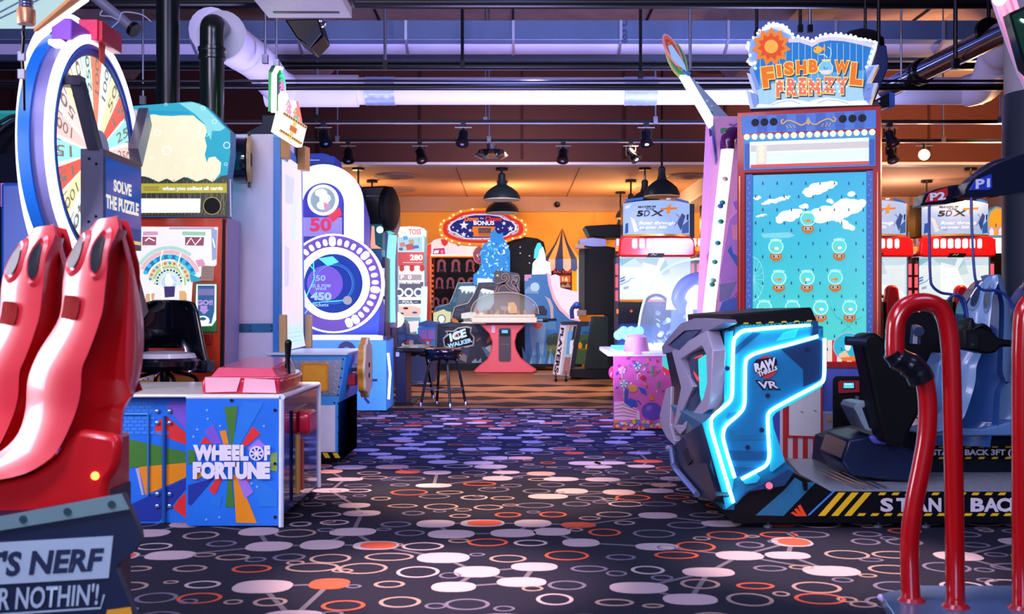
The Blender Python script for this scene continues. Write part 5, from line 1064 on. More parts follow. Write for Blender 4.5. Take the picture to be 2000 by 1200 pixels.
m = MB(); m.poly(fq, qc([(690, 350), (985, 355), (975, 390), (992, 415), (975, 485), (690, 482), (705, 440), (680, 415)]), E('#f07a1c', .9), .002, .03); m.poly(fq.off(.03), qc(rc(760, 370, 925, 440)), D('#4a1a1c', .4), 0, .004); m.text(fq.off(.03), '1000', *qc([(770, 380)])[0], *qc([(915, 435)])[0], D('#8c3626', .4), .008, .03); m.text(fq.off(.03), 'TICKETS', *qc([(765, 448)])[0], *qc([(915, 474)])[0], D('#6a1c14', .4), .008, .03); m.build('ticket_plaque', t)
ctr = sum((Vector(p) for p in sg), Vector((0, 0)))/len(sg)
per = smooth([tuple(Vector(p).to_3d()) for p in sg], 2, True)
for k in range(0, len(per), 1):
    if k % 2: continue
    p = per[k]; x, y = 825+(p.x-825)*.955, 352+(p.y-352)*.93
    m = MB(); m.ball(fs.at(*fs.uv(*qc([(x, y)])[0]), .02), .022, E('#ffdcc0', 1.3), seg=8, ring=5); m.build('bulb', t)
m = MB(); fq = FZ(21.5); m.poly(fq, qc(ell(775, 725, 85, 115, 24)), D('#e0304a', .4), -.05, 0); m.poly(fq, qc([(690, 690), (830, 690), (830, 790), (715, 770)]), D('#c81c38', .4), 0, .01); m.text(fq, 'GAME', *qc([(735, 705)])[0], *qc([(815, 730)])[0], D('#f2e2e8', .4), .02, .03); m.band(fq, qc(ell(775, 725, 84, 113, 24)), qc(ell(775, 725, 76, 103, 24)), D('#f0a8b8', .4), 0, .008); m.build('round_plaque', t)
m = MB(); m.poly(fz, rc(829, 600, 1005, 715), D('#3c6aa8', .5), -.4, .0); m.build('counter', t)

# ---------------- ice cave game (two stepped cabinets and a lettered side)
qi = lambda pts: [(830+x*.1833, 520+y*.1833) for x, y in pts]
t = thing('ice_cave_game', 'stone block game with a blue ice tower and a graffiti lettered side panel', 'arcade game', gnd(910, 21.2))
fz = FZ(20.6); ROCK = D('#1b2c4e', .5, var=.25); OUT = D('#d8e2f2', .45)
sd = [(100, 860), (105, 640), (150, 610), (240, 600), (620, 620), (740, 640), (760, 1040), (100, 1040)]
m = MB(); m.poly(fz, qi(sd), ROCK, -.7, 0); m.stroke(fz, qi([(100, 1040), (105, 645), (150, 612), (240, 602)]), 1.2, E('#bcd8f8', .8), 0, .03)
for x0, y0, x1, y1, k in ((115, 680, 150, 760, 0), (115, 775, 180, 850, 0), (180, 620, 330, 650, 1), (500, 640, 610, 700, 1), (620, 640, 700, 740, 0), (410, 870, 480, 960, 1), (490, 950, 600, 1030, 0), (600, 740, 720, 860, 0), (420, 960, 480, 1030, 0), (115, 860, 170, 1030, 1)):
    m.poly(fz, qi(rr(x0, y0, x1, y1, 14)), D('#26406e' if k else '#15233f', .5, var=.25), 0, .02)
f1 = fz.off(.02)
m.poly(f1, qi([(190, 770), (240, 720), (215, 690), (300, 690), (350, 655), (440, 640), (500, 650), (490, 710), (530, 760), (520, 850), (440, 870), (400, 860), (330, 895), (260, 870), (205, 860)]), D('#c8d4e8', .5), .003, .008); m.poly(f1, qi([(205, 775), (255, 735), (235, 700), (310, 700), (355, 668), (440, 655), (482, 665), (478, 715), (515, 765), (505, 838), (440, 850), (330, 872), (262, 858), (215, 850)]), D('#0c1424', .5), .008, .014)
m.text(f1, 'ICE', 0, 0, 0, 0, E('#cfeaff', .95), .022, .05, quad=[qi([(272, 810)])[0], qi([(448, 752)])[0], qi([(432, 662)])[0], qi([(255, 720)])[0]])
m.text(f1, 'WALKER', 0, 0, 0, 0, E('#a9d2f8', .95), .022, .05, quad=[qi([(245, 878)])[0], qi([(510, 808)])[0], qi([(492, 765)])[0], qi([(238, 830)])[0]])
m.poly(f1, qi(ell(342, 740, 24, 24, 16)), D('#e8e4ee', .4), .022, .028); m.poly(f1, qi(ell(342, 741, 14, 14, 14)), D('#b8332c', .4), .028, .033); m.poly(f1, qi(ell(342, 741, 6, 6, 10)), BLACK, .033, .036)
for pts, c_ in (([(605, 860), (720, 890), (735, 960), (660, 970)], '#5f9ad8'), ([(640, 870), (700, 840), (730, 860), (700, 930)], '#cfe4fa'), ([(500, 1020), (540, 985), (560, 1020), (600, 975), (605, 1030), (500, 1032)], '#8fbcec'), ([(365, 990), (410, 930), (450, 960), (440, 1030), (400, 1010)], '#8d8494'), ([(545, 790), (590, 760), (598, 775), (555, 805)], '#8a6c4a'), ([(655, 800), (700, 725), (715, 760), (700, 800), (660, 830)], '#e0642a')): m.poly(f1, qi(pts), D(c_, .5), .002, .012)
m.build('lettered_side', t)
m = MB(); m.poly(fz, qi([(110, 1040), (755, 1040), (755, 1112), (110, 1112)]), BLACK, -.6, -.03); m.build('plinth', t)
def stepped(off, Z, c1, name):
    fz = FZ(Z); m = MB(); x, y = off
    A = [(280, 560), (315, 440), (345, 425), (460, 395), (480, 365), (520, 300), (570, 175), (750, 170), (765, 250), (770, 620), (280, 620)]
    if name == 'rear_seat_cave': A = [(100, 500), (120, 440), (260, 400), (290, 340), (350, 180), (540, 175), (540, 620), (100, 620)]
    m.poly(fz, qi(A), D(c1, .5, var=.25), -.2, 0); m.stroke(fz, qi(A[:-2]), 1.2, OUT, 0, .02); return m, fz
m, f3 = stepped((0, 0), 21.1, '#2f6c8c', 'rear_seat_cave'); m.poly(f3, qi([(330, 430), (370, 250), (400, 235), (540, 230), (540, 620), (330, 620)]), D('#5d7f94', .5), 0, .01)
m.poly(f3, qi([(355, 240), (380, 215), (540, 212), (540, 262), (520, 300), (505, 268), (480, 290), (470, 262), (440, 300), (420, 258), (395, 290), (385, 250)]), E('#e8f6ff', .9), .01, .02)
for a in ((130, 455, 250, 480), (150, 410, 240, 450), (290, 330, 340, 390)): m.poly(f3, qi(rr(*a, 10)), D('#3f86a4', .5), 0, .015)
m.poly(f3, qi([(90, 500), (160, 475), (200, 460), (230, 480), (280, 490), (270, 600), (90, 605)]), E('#e4e4b4', .85), 0, .02); m.band(f3, qi(ell(178, 565, 44, 48, 20)), qi(ell(178, 565, 34, 38, 20)), D('#26382c', .4), .02, .03); m.poly(f3, qi(ell(178, 565, 34, 38, 20)), E('#ffffff', 1.2), .02, .026)
m.build('rear_seat_cave', t)
m, f3 = stepped((0, 0), 20.75, '#26304c', 'front'); m.poly(f3, qi([(500, 540), (590, 260), (610, 240), (745, 265), (745, 380), (700, 460), (660, 480), (650, 620), (380, 620), (390, 510), (490, 500)]), D('#8fb0c4', .5), 0, .01)
m.poly(f3, qi([(590, 262), (610, 238), (745, 266), (745, 300), (720, 285), (705, 300), (690, 280), (660, 300), (640, 275), (625, 300)]), E('#eaf6ff', .9), .01, .02)
m.poly(f3, qi([(560, 420), (600, 320), (650, 300), (740, 310), (740, 380), (690, 440), (560, 500)]), E('#9fc4da', .7), .01, .014)
m.poly(f3, qi([(388, 505), (480, 490), (640, 500), (640, 610), (388, 612)]), E('#e8e6ea', .85), .01, .02); m.stroke(f3, qi([(335, 572), (490, 562)]), 1.6, BLACK, .02, .05); m.poly(f3, qi([(290, 548), (375, 590), (360, 625), (285, 590)]), D('#d98a1a', .4), .01, .05)
for a in ((330, 450, 420, 485), (430, 410, 490, 450), (600, 185, 740, 225), (320, 490, 380, 540)): m.poly(f3, qi(rr(*a, 10)), D('#37425f', .5), 0, .015)
m.build('front_seat_cave', t)
m = MB(); f4 = FZ(20.9); ice = [(520, 200), (515, 90), (560, 60), (600, -20), (590, -130), (620, -230), (700, -270), (690, -330), (735, -400), (760, -360), (790, -340), (830, -360), (835, -290), (870, -250), (905, -160), (905, 200)]
m.poly(f4, qi(ice), E('#2f8fe4', .9), -.25, 0)
RI = random.Random(5)
for k in range(90):
    x = RI.uniform(560, 890); y = RI.uniform(-300, 180)
    if y < -180 and x < 650 or y < -270: continue
    a = RI.uniform(0, PI); l_ = RI.uniform(18, 60); w_ = RI.uniform(6, 16); c, s_ = math.cos(a), math.sin(a)
    m.poly(f4, qi([(x-l_*c*.5, y-l_*s_*.5), (x-w_*s_*.5, y+w_*c*.5), (x+l_*c*.5, y+l_*s_*.5), (x+w_*s_, y-w_*c)]), E(['#bdf0ff', '#e9fcff', '#1f66c8', '#5cc4f4', '#8fe0f8'][k % 5], .95), .001, .006+.0004*k)
m.poly(f4, qi([(560, 130), (720, 140), (715, 200), (560, 200)]), E('#f0fbff', 1.1), 0, .05); m.build('ice_tower', t)
m = MB(); f5 = FZ(20.7); BS = D('#4a4a62', .5, var=.2); m.poly(f5, qi([(735, 620), (735, 70), (755, 45), (990, 75), (1010, 95), (1010, 620)]), BS, -.3, 0, D('#15151f', .5)); BR = D('#4a2c22', .5); m.poly(f5, qi([(920, 90), (1000, 95), (1005, 290), (930, 290)]), D('#6a7090', .5), 0, .006)
for pts in ([(760, 280), (790, 215), (850, 180), (885, 140), (870, 90), (830, 100), (830, 130), (850, 130)], [(850, 180), (890, 230), (960, 270)], [(770, 200), (850, 180)], [(1000, 270), (965, 210), (940, 190), (935, 160), (955, 165), (960, 180)], [(965, 210), (995, 150), (985, 115), (965, 120)]):
    p2 = [tuple(v.to_2d()) for v in smooth([(x, y, 0) for x, y in qi(pts)], 4)]; m.stroke(f5, p2, 5.2, D('#d8d4e0', .5), 0, .01); m.stroke(f5, p2, 3.6, BR, .01, .02)
m.poly(f5, qi([(755, 105), (775, 85), (790, 105), (770, 110)]), E('#d8e048', .9), 0, .01); m.build('tree_board', t)

# ---------------- dome hockey table
t = thing('dome_hockey_table', 'dome topped table hockey game on a flared coral pedestal', 'hockey table', gnd(978, 20.0))
CO = D('#e0566a', .4, var=.06); g = gnd(976, 20.0); z = lambda y: H-(y-CY)*20.0/F; kx = 20.0/F; fz = FZ(19.7)
prof = [(-60, 632), (-56, 645), (-44, 665), (-32, 685), (-26, 700)]
def half(s_): return [(976+s_*61, 632), (976+s_*57, 638), (976+s_*45, 652), (976+s_*40, 668), (976+s_*42, 685), (976+s_*49, 700), (976+s_*60, 714), (976+s_*74, 724), (976+s_*72, 729)]
pts = [(937, 634), (943, 640), (955, 652), (961, 668), (959, 685), (951, 703), (935, 716), (924, 726), (929, 729), (1040, 729), (1049, 724), (1034, 714), (1017, 700), (1008, 683), (1006, 668), (1010, 652), (1022, 640), (1027, 634)]
m = MB(); m.poly(fz, pts, CO, -.55, 0); m.build('pedestal', t, bevel=.02)
m = MB(); m.poly(fz, rr(974, 641, 998, 706, 4), D('#33202e', .4), 0, .02); f1 = fz.off(.02); m.poly(f1, rr(976, 644, 996, 657, 2), D('#120c14', .4), 0, .02); m.poly(f1, rc(980, 645, 992, 651), E('#58b8f0', 1.2), .02, .024); m.stroke(f1, [(977, 673), (995, 673)], .8, D('#7a5a70', .4), 0, .006); m.build('coin_door', t)
m = MB(); m.poly(fz, rc(960, 636, 967, 650), D('#e6b8ec', .5), 0, .01); m.build('pink_sticker', t)
m = MB(); ea, eb = P(921, 0, 19.6), P(1049, 0, 19.6); a, b = ea, eb; m.box(a.x, b.x, 19.55, 20.5, z(631), z(620), D('#f4efe8', .4)); m.box(a.x+.06, b.x-.03, 19.6, 20.45, z(620), z(615), D('#e8e2dc', .4)); m.build('rink_frame', t, bevel=.02)
m = MB(); cx = P(986, 0, 20).x; m.box(cx-.55, cx+.55, 19.7, 20.35, z(615), z(614.4), D('#eef0f4', .3))
for k in range(9):
    q = Vector((cx-.5+k*.125, 19.8+(k % 3)*.2, z(614))); m.lathe(q, [(.025, 0), (.03, .03), (.02, .07), (.0, .08)], D('#b8a07a' if k % 2 else '#c07a6a', .5), 8)
m.poly(FZ(20.1), [(993, 612), (992, 592), (1004, 590), (1010, 600), (1010, 612)], D('#d9b070', .5), -.2, 0); m.build('rink', t)
m = MB(); prof_ = []
for i in range(13):
    a = PI*i/12; rows_ = []
    prof_.append([Vector((cx-.62*math.cos(a), 20.0-.42*math.cos(bb)*(.35+.65*math.sin(a)) , z(614)+.40*math.sin(a)**.8*math.sin(bb) if True else 0)) for bb in [PI*j/10 for j in range(11)]])
m.loft(prof_, glass('#ffffff', .14)); m.build('clear_dome', t, sharp=80)
m = MB(); m.tube([Vector((cx-.62*math.cos(a), 19.6, z(614)+.40*math.sin(a)**.8)) for a in [PI*i/20 for i in range(21)]], .008, D('#e8e0d8', .3, alpha=.7), 6); m.build('dome_edge', t)
for s_, x in ((-1, 905), (1, 1060)):
    m = MB(); e = ea if s_ < 0 else eb; m.tube([(e.x, 19.9, z(626)), (P(x, 0, 19.9).x, 19.9, z(626))], .018, STEEL, 8); m.tube([(P(x, 0, 19.9).x, 19.9, z(626)), (P(x+10*s_, 0, 19.9).x, 19.9, z(626))], .035, BLACK, 10); m.build('player_rod', t)

# ---------------- black back cabinet
t = thing('black_back_cabinet', 'plain black round shouldered cabinet back behind the glowing white castle peak', 'arcade cabinet', gnd(1030, 22.4))
m = MB(); fz = FZ(21.65); m.poly(fz, [(985, 474), (1000, 466), (1028, 463), (1050, 466), (1062, 473), (1066, 490), (1066, 718), (985, 718)], D('#07080f', .5), -.33, 0); m.build('cabinet', t)
for x, y in ((1016, 483), (1016, 495), (1034, 500), (1034, 514)):
    m = MB(); m.prism(fz, ell(*fz.uv(x, y), .014, n=8), 0, .01, STEEL); m.build('screw', t)

# ---------------- pirate island game
qp = lambda pts: [(1000+x*.2835, 420+y*.2835) for x, y in pts]
t = thing('pirate_island_game', 'blue pirate island game side with moon, cutlass and glowing castle peak', 'arcade game', gnd(1085, 21.2))
fz = FZ(20.6); PBL = D('#2f86d8', .45, var=.15)
m = MB(); m.poly(fz, qp([(86, 412), (240, 408), (250, 480), (275, 580), (320, 660), (400, 722), (470, 735), (560, 735), (560, 1028), (90, 1028)]), PBL, -.8, 0)
m.poly(fz, qp([(228, 405), (245, 408), (256, 480), (285, 580), (330, 655), (405, 722), (470, 735), (470, 722), (420, 712), (345, 645), (300, 575), (270, 480), (262, 410), (240, 395)]), E('#f0bcd8', .85), -.4, .03)
f1 = fz; m.poly(f1, qp(ell(158, 498, 32, 32, 24)), E('#b9d4f4', .85), 0, .01); m.poly(f1, qp([(90, 520), (115, 490), (140, 525), (185, 530), (180, 545), (90, 540)]), D('#7fb4e8', .5), 0, .012)
m.poly(f1, qp([(225, 560), (262, 580), (284, 630), (285, 715), (268, 715), (262, 640), (245, 590)]), D('#d6c8ce', .35), 0, .02); m.stroke(f1, qp([(245, 722), (305, 720)]), 4, D('#101014', .4), 0, .03)
m.poly(f1, qp([(92, 770), (130, 730), (200, 740), (300, 735), (300, 790), (200, 800), (92, 830)]), D('#4aa0e0', .5), 0, .006)
m.poly(f1, qp([(240, 830), (300, 815), (330, 840), (380, 820), (560, 830), (560, 1028), (240, 1028)]), D('#3c6a3e', .5, var=.3), 0, .008); m.poly(f1, qp([(240, 900), (560, 890), (560, 930), (240, 940)]), D('#6a7a2e', .5, var=.3), .008, .01)
for x, y in ((468, 900), (520, 910), (330, 905)): m.poly(f1, qp(ell(x, y, 15, 22, 14)), E('#e08a1c', .7), 0, .016)
for x, y in ((260, 870), (300, 865), (500, 890), (440, 900)): m.poly(f1, qp(ell(x, y, 26, 30, 12)), D('#1f4a3a', .5), 0, .012)
for x, y in ((300, 820), (510, 810)): m.poly(f1, qp([(x-30, y), (x, y-10), (x+26, y+4), (x, y+10)]), D('#2a5aa8', .5), 0, .014)
for k in range(11):
    x = 92+k*21; m.poly(f1, qp([(x-14, 1026), (x-22+(k % 3)*16, 905+(k % 4)*22), (x+10, 985), (x+22, 1026)]), D(['#4f9ce0', '#2f74c4', '#8cc4f0'][k % 3], .5), .008, .02+k*.0004)
m.poly(f1, qp(rc(86, 412, 134, 435)), D('#d8a8e4', .5), 0, .012); m.poly(f1, qp(rc(86, 435, 112, 455)), D('#d8a8e4', .5), 0, .012)
# painted pirate hat and coat shapes only (plain clothes on a stand, no face)
m.poly(f1, qp([(150, 665), (175, 630), (215, 625), (245, 665), (235, 690), (150, 690)]), D('#14234c', .5), 0, .02); m.poly(f1, qp([(120, 770), (150, 745), (215, 745), (235, 770), (225, 860), (215, 970), (195, 970), (185, 880), (165, 880), (160, 970), (140, 970), (130, 870)]), D('#7fb8ec', .5), 0, .018)
m.poly(f1, qp([(142, 762), (180, 790), (215, 760), (205, 745), (150, 745)]), D('#e0583a', .5), .018, .022)
m.build('painted_side', t)
m = MB(); m.poly(fz, qp([(60, 1028), (480, 1028), (480, 1048), (60, 1048)]), DARK, -.8, .02); m.build('plinth', t)
m = MB(); fq = FZ(20.9)
m.poly(fq, qp([(140, 410), (145, 330), (160, 312), (172, 300), (180, 250), (195, 205), (215, 225), (228, 270), (232, 315), (262, 330), (270, 410)]), E('#f4fbff', 1.7), -.4, 0); m.poly(fq, qp([(150, 300), (155, 240), (175, 195), (195, 192), (210, 225), (190, 240), (178, 300)]), E('#4fd8e4', 1.1), 0, .02); m.build('glowing_peak', t)
m = MB(); fq = FZ(20.85); m.poly(fq, qp([(258, 420), (300, 408), (330, 420), (335, 500), (410, 520), (462, 530), (462, 720), (400, 720), (330, 640), (285, 560)]), E('#f6dff0', .95), -.4, -.1); m.build('glowing_slide', t)

# ---------------- striped tent game
t = thing('striped_tent_game', 'jug toss booth under a pointed navy and tan striped tent roof', 'arcade game', gnd(1098, 23.0))
c = P(1098, 0, 22.7); zt = P(0, 446, 22.7).z; zb = P(0, 508, 22.7).z; z2 = P(0, 526, 22.7).z; Rr_ = .42
TN = D('#14265c', .6); TT = D('#d99a62', .6); m = MB(); n = 16
for k in range(n):
    a0, a1 = 2*PI*k/n, 2*PI*(k+1)/n; mt = TN if k % 2 else TT; A = Vector((c.x, c.y, zt))
    def rp(a, r, zz): return Vector((c.x+r*math.cos(a), c.y+r*math.sin(a), zz))
    mid = lambda a: rp(a, Rr_*.42, zb+(zt-zb)*.5)
    m.add([A, mid(a0), mid(a1)], [(0, 1, 2)], mt); m.add([mid(a0), mid(a1), rp(a1, Rr_, zb), rp(a0, Rr_, zb)], [(0, 3, 2, 1)], mt)
m.build('tent_roof', t, sharp=20)
m = MB()
for k in range(n):
    a0, a1 = 2*PI*k/n, 2*PI*(k+1)/n; mt = D('#2450b0', .6) if k % 2 else D('#efd6d4', .6); pts = [rp(a0, Rr_, zb), rp(a1, Rr_, zb)]
    low = [rp(lerp(a1, a0, j/6), Rr_*1.02, z2-.06*math.sin(PI*j/6)) for j in range(7)]; m.add(pts+low, [range(9)], mt)
m.build('scalloped_valance', t, sharp=20)
fz = FZ(22.5); m = MB(); m.poly(fz, qp([(265, 350), (462, 350), (462, 1030), (265, 1030)]), D('#7a1418', .5), -.5, -.1); m.text(fz.off(-.1), 'JUG TOSS', *qp([(285, 378)])[0], *qp([(412, 402)])[0], E('#e0604a', 1), .02, .03, arc=-1.5)
m.poly(fz, qp(rc(415, 365, 446, 540)), E('#f2a81e', .9), -.1, .0); m.poly(fz, qp(rc(446, 365, 462, 540)), E('#e8d8c8', .9), -.1, .0); m.build('booth', t)
m = MB(); f1 = fz.off(-.1); m.poly(f1, qp(rr(330, 420, 402, 465, 6)), E('#e8642a', .9), 0, .03); m.text(f1, '16', *qp([(345, 428)])[0], *qp([(385, 458)])[0], E('#ffd0a0', 1.2), .04, .03); m.build('score_plaque', t)
m = MB(); m.poly(f1, qp([(335, 500), (345, 475), (365, 490), (385, 465), (405, 500)]), D('#d8b8a0', .5), 0, .05); m.build('jug_row', t)

# ---------------- tall black cabinet with lamp head
t = thing('tall_black_cabinet', 'tall matt black cabinet seen side on, left of the racing games', 'arcade cabinet', gnd(1170, 18.2))
fz = FZ(17.8); BKC = D('#0b0d10', .45, var=.2); m = MB(); m.poly(fz, qp([(500, 230), (650, 215), (715, 225), (715, 1130), (660, 1130), (660, 690), (500, 690)]), BKC, -.7, 0); m.build('side_wall', t, bevel=.008)
m = MB(); m.poly(fz, qp([(462, 240), (500, 225), (500, 690), (462, 690)]), D('#2c342f', .5), -.1, .03); m.build('front_lip', t)
m = MB(); m.poly(fz, qp([(560, 700), (662, 700), (662, 1060), (512, 1060)]), D('#20302a', .45, var=.2), -.5, .02); m.build('lower_panel', t)
m = MB(); m.poly(fz, qp([(405, 1062), (715, 1062), (715, 1145), (405, 1120)]), D('#090a0e', .4), -.6, .03); m.build('base', t, bevel=.01)
m = MB(); m.poly(fz, qp([(505, 72), (680, 62), (760, 62), (790, 150), (650, 152), (540, 140)]), D('#0c0f16', .4), -.8, -.1); m.build('marquee_box', t, bevel=.01)
m = MB(); m.poly(fz, qp([(470, 165), (560, 155), (650, 165), (648, 215), (560, 215), (470, 205)]), D('#8d96d8', .4), -.6, -.1); m.build('blue_tray', t)
m = MB(); q = P(1131, 482, 17.75); m.box(q.x-.06, q.x+.09, q.y-.06, q.y, q.z-.04, q.z+.03, D('#a98b78', .4)); m.build('top_bracket', t, bevel=.01); m = MB(); q = P(1139, 612, 17.75); m.box(q.x-.1, q.x+.05, q.y-.1, q.y, q.z-.05, q.z+.05, D('#7a6a60', .4)); m.build('shelf_bracket', t, bevel=.01)
m = MB(); q = P(1124, 605, 17.7); m.tube(smooth([q+Vector((-.05, 0, -.15)), q+Vector((-.06, 0, 0)), q+Vector((.02, 0, .08)), q+Vector((.08, 0, .05))], 4), .035, D('#24408c', .35), 8); m.ball(q+Vector((.02, 0, .07)), .06, D('#3458b0', .35)); m.build('toy_gun', t)
m = MB(); m.poly(fz, qp([(660, 220), (720, 220), (720, 300), (660, 300)]), D('#15171c', .4), -.9, -.2); m.build('rear_box', t)

# ---------------- leaning lettered stand
t = thing('leaflet_display_stand', 'narrow tilted stand with upright PLAYERS lettering and photo strip on castors', 'display stand', gnd(1105, 18.0))
fz = FZ(17.4); m = MB(); m.poly(fz, qp([(340, 740), (450, 745), (392, 1112), (282, 1100)]), D('#d8d8e4', .4), -.3, 0); m.build('front_board', t, bevel=.004)
m = MB(); m.text(fz, 'PLAYERS', 0, 0, 0, 0, D('#14141c', .5), .01, .04, quad=[qp([(294, 1088)])[0] if 0 else qp([(338, 775)])[0], qp([(288, 1085)])[0], qp([(318, 1090)])[0], qp([(360, 780)])[0]]); m.build('lettering', t)
m = MB(); m.poly(fz, qp([(372, 765), (445, 765), (392, 1108), (330, 1104)]), D('#9cb6c8', .4), 0, .006)
for pts, c_ in (([(395, 765), (415, 765), (400, 860), (385, 860)], '#b07a60'), ([(385, 800), (420, 800), (410, 960), (372, 960)], '#3c9ad0'), ([(425, 765), (444, 765), (425, 900), (405, 900)], '#14181e'), ([(365, 980), (405, 980), (392, 1100), (345, 1100)], '#8a5a50'), ([(400, 870), (425, 860), (410, 960), (395, 960)], '#d8e8f0')): m.poly(fz, qp(pts), D(c_, .4), .006, .01)
m.build('photo_strip', t)
m = MB(); m.poly(fz, qp([(450, 735), (530, 735), (530, 765), (480, 770), (430, 1060), (400, 1060)]), BLK, -.35, -.02); m.poly(fz, qp([(335, 735), (450, 732), (452, 758), (340, 758)]), BLK, -.3, .02); m.build('black_frame', t)
for x in (302, 372):
    m = MB(); q = P(*qp([(x, 1122)])[0], 17.3); m.lathe((q.x-.02, 17.3, .045), [(.045, 0), (.045, .04)], BLACK, 12, (1, 0, 0)); m.tube([(q.x, 17.3, .05), (q.x, 17.35, .16)], .012, STEEL, 6); m.build('castor', t)
# ================================================================ right row
# ---------------- racing cabinets
def racer():
    Z = 15.5; t = thing('racing_game', 'left racing game of the row, its marquee bright blue, beside the black cabinet', 'arcade game', gnd(1282, 16.2), 'racing game cabinets with red lamp hoods')
    fz = FZ(Z); qr = lambda pts: [(1180+x*.25, 380+y*.25) for x, y in pts]
    u0 = fz.uv(1282, 400)[0]; hw = .48
    fc = Fr((0, Z, 0), (1, 0, 0), (0, 0, 1), bulge=lambda u, v: .20*(1-min(1, ((u-u0)/hw)**2)))
    m = MB(); rows = []; N = 16
    for y in (398, 412, 428, 445, 461):
        rows.append([fc.at(u0+hw*(2*k/N-1), fz.uv(0, y)[1]+(.03*(1-(2*k/N-1)**2) if y == 398 else 0), 0) for k in range(N+1)])
    m.loft(rows, E('#9dbcf0', .8))
    R = random.Random(3); f1 = fc.off(.0)
    def strip(pts, c, d=.004, e=.6):
        poly_ = fz.px(qr(pts)); n = len(poly_); cu = sum(p[0] for p in poly_)/n; cv = sum(p[1] for p in poly_)/n
        m.add([fc.at(a, b, d) for a, b in poly_]+[fc.at(cu, cv, d)], [(i, (i+1) % n, n) for i in range(n)], E(c, e))
    for pts, c_ in (([(160, 40), (300, 30), (290, 50), (170, 60)], '#3f74d0'), ([(540, 35), (660, 55), (655, 72), (540, 55)], '#2f64c4'), ([(165, 90), (210, 80), (190, 110), (160, 115)], '#e8f2ff'), ([(165, 230), (185, 225), (185, 300), (160, 310)], '#2a5cc0'), ([(560, 230), (600, 150), (630, 170), (590, 290)], '#30509c'), ([(600, 250), (660, 200), (660, 300), (600, 310)], '#3c68b8'),
                    ([(200, 180), (230, 200), (260, 290), (230, 300)], '#e4eefc'), ([(230, 215), (560, 160), (585, 185), (545, 250), (300, 290), (240, 260)], '#6f8ed0'), ([(640, 160), (660, 155), (655, 200), (640, 205)], '#14285c'), ([(470, 40), (510, 38), (500, 50), (470, 52)], '#e8f0ff')): strip(pts, c_)
    def T(s, x0, y0, x1, y1, c, bold=.03, sl=0, e=.8):
        a = qr([(x0, y0)])[0]; b = qr([(x1, y1)])[0]; m.text(fc, s, a[0], a[1], b[0], b[1], E(c, e) if c != 'k' else D('#10131f', .4), .012, bold, slant=sl)
    T('MAXIMUM', 255, 97, 385, 115, 'k', .03, 1); T('TUNE', 310, 118, 375, 132, 'k', .03, 1)
    T('5', 244, 134, 290, 180, 'k', .05, 2); T('D', 296, 134, 340, 180, '#2a3a66', .02, 2); T('X', 345, 134, 445, 180, 'k', .03, 3)
    strip([(480, 105), (510, 80), (498, 158), (470, 160)], '#e88a2a', .014, .8); strip([(425, 118), (560, 108), (555, 124), (420, 132)], '#e07a1c', .013, .8)
    T('Roar through', 262, 218, 535, 252, '#f4f4fc', .03, 2); T('at over 300', 262, 254, 470, 276, '#f4f4fc', .03, 2)
    mq = m.build('marquee', t); m = MB()
    m.loft([[fc.at(u0+hw*1.0*(2*k/N-1), fz.uv(0, y)[1], .012) for k in range(N+1)] for y in (459, 463)], D('#b89a50', .3, .6)); m.build('gold_trim', mq)
    m = MB(); m.poly(fz, rr(1219, 395, 1347, 462, 3), BLK, -.5, -.02); m.build('marquee_back', t)
    m = MB(); hood = [(1208, 468), (1216, 463), (1346, 463), (1354, 470), (1356, 500), (1348, 503), (1214, 503), (1206, 500)]
    m.poly(fz, hood, D('#d81a24', .2, coat=.6), -.5, .14); m.build('red_hood', t, bevel=.03)
    f2 = fz.off(.14)
    for k in range(7):
        x = 1239.5+k*14.2; m = MB(); m.poly(f2, rr(x-(4.5 if k < 6 else 3.5), 467, x+(4.5 if k < 6 else 3.5), 485, 3), E('#ffe4e6', 4.5), -.01, .02); m.build('hood_lamp', t)
    m = MB(); m.poly(f2, [(1266, 495), (1298, 495), (1294, 503), (1263, 503)], BLACK, -.02, .02); m.stroke(f2.off(.02), [(1272, 499), (1276, 496.5), (1279, 499), (1283, 496.5)], .8, D('#c8cce0', .4), 0, .004); m.build('badge', t)
    for s_ in (-1, 1):
        m = MB(); x = 1281+s_*75; m.poly(fz, rc(x-2.5, 467, x+2.5, 481), D('#d8dcf0', .2, .8), -.1, .05); m.poly(fz, rc(x-2.5, 482, x+2.5, 490), E('#ff8a3c', 1.6), -.1, .04); m.build('corner_lamp', t)
    m = MB(); m.poly(fz, rc(1209, 503, 1350, 585), E('#cfe4ee', .95), -.3, -.02); f3 = fz.off(-.02)
    for pts, c_ in (([(120, 500), (240, 495), (130, 560)], '#8fc4d4'), ([(240, 500), (480, 500), (520, 620), (400, 640)], '#b4d2de'), ([(430, 500), (480, 500), (400, 640), (380, 640)], '#eef8fc'), ([(125, 655), (160, 640), (165, 650), (125, 668)], '#4a78b8'), ([(125, 675), (160, 660), (165, 672), (125, 690)], '#4a78b8'), ([(125, 700), (190, 672), (205, 655), (240, 650), (240, 654), (205, 662), (195, 680), (125, 712)], '#7fa6d0'), ([(150, 725), (190, 715), (190, 735), (152, 745)], '#8fa8c8'), ([(300, 530), (420, 560), (480, 700), (640, 760), (660, 800), (300, 800)], '#f2f8fb')): m.poly(f3, qr(pts), E(c_, .95), 0, .004)
    m.build('screen', t)
    m = MB(); m.poly(fz, rc(1203, 503, 1210, 665), D('#1a1c3c', .4), -.3, .04); m.build('side_frame', t); m = MB(); m.poly(fz, rc(1349, 503, 1356, 665), D('#1a1c3c', .4), -.3, .04); m.build('side_frame', t)
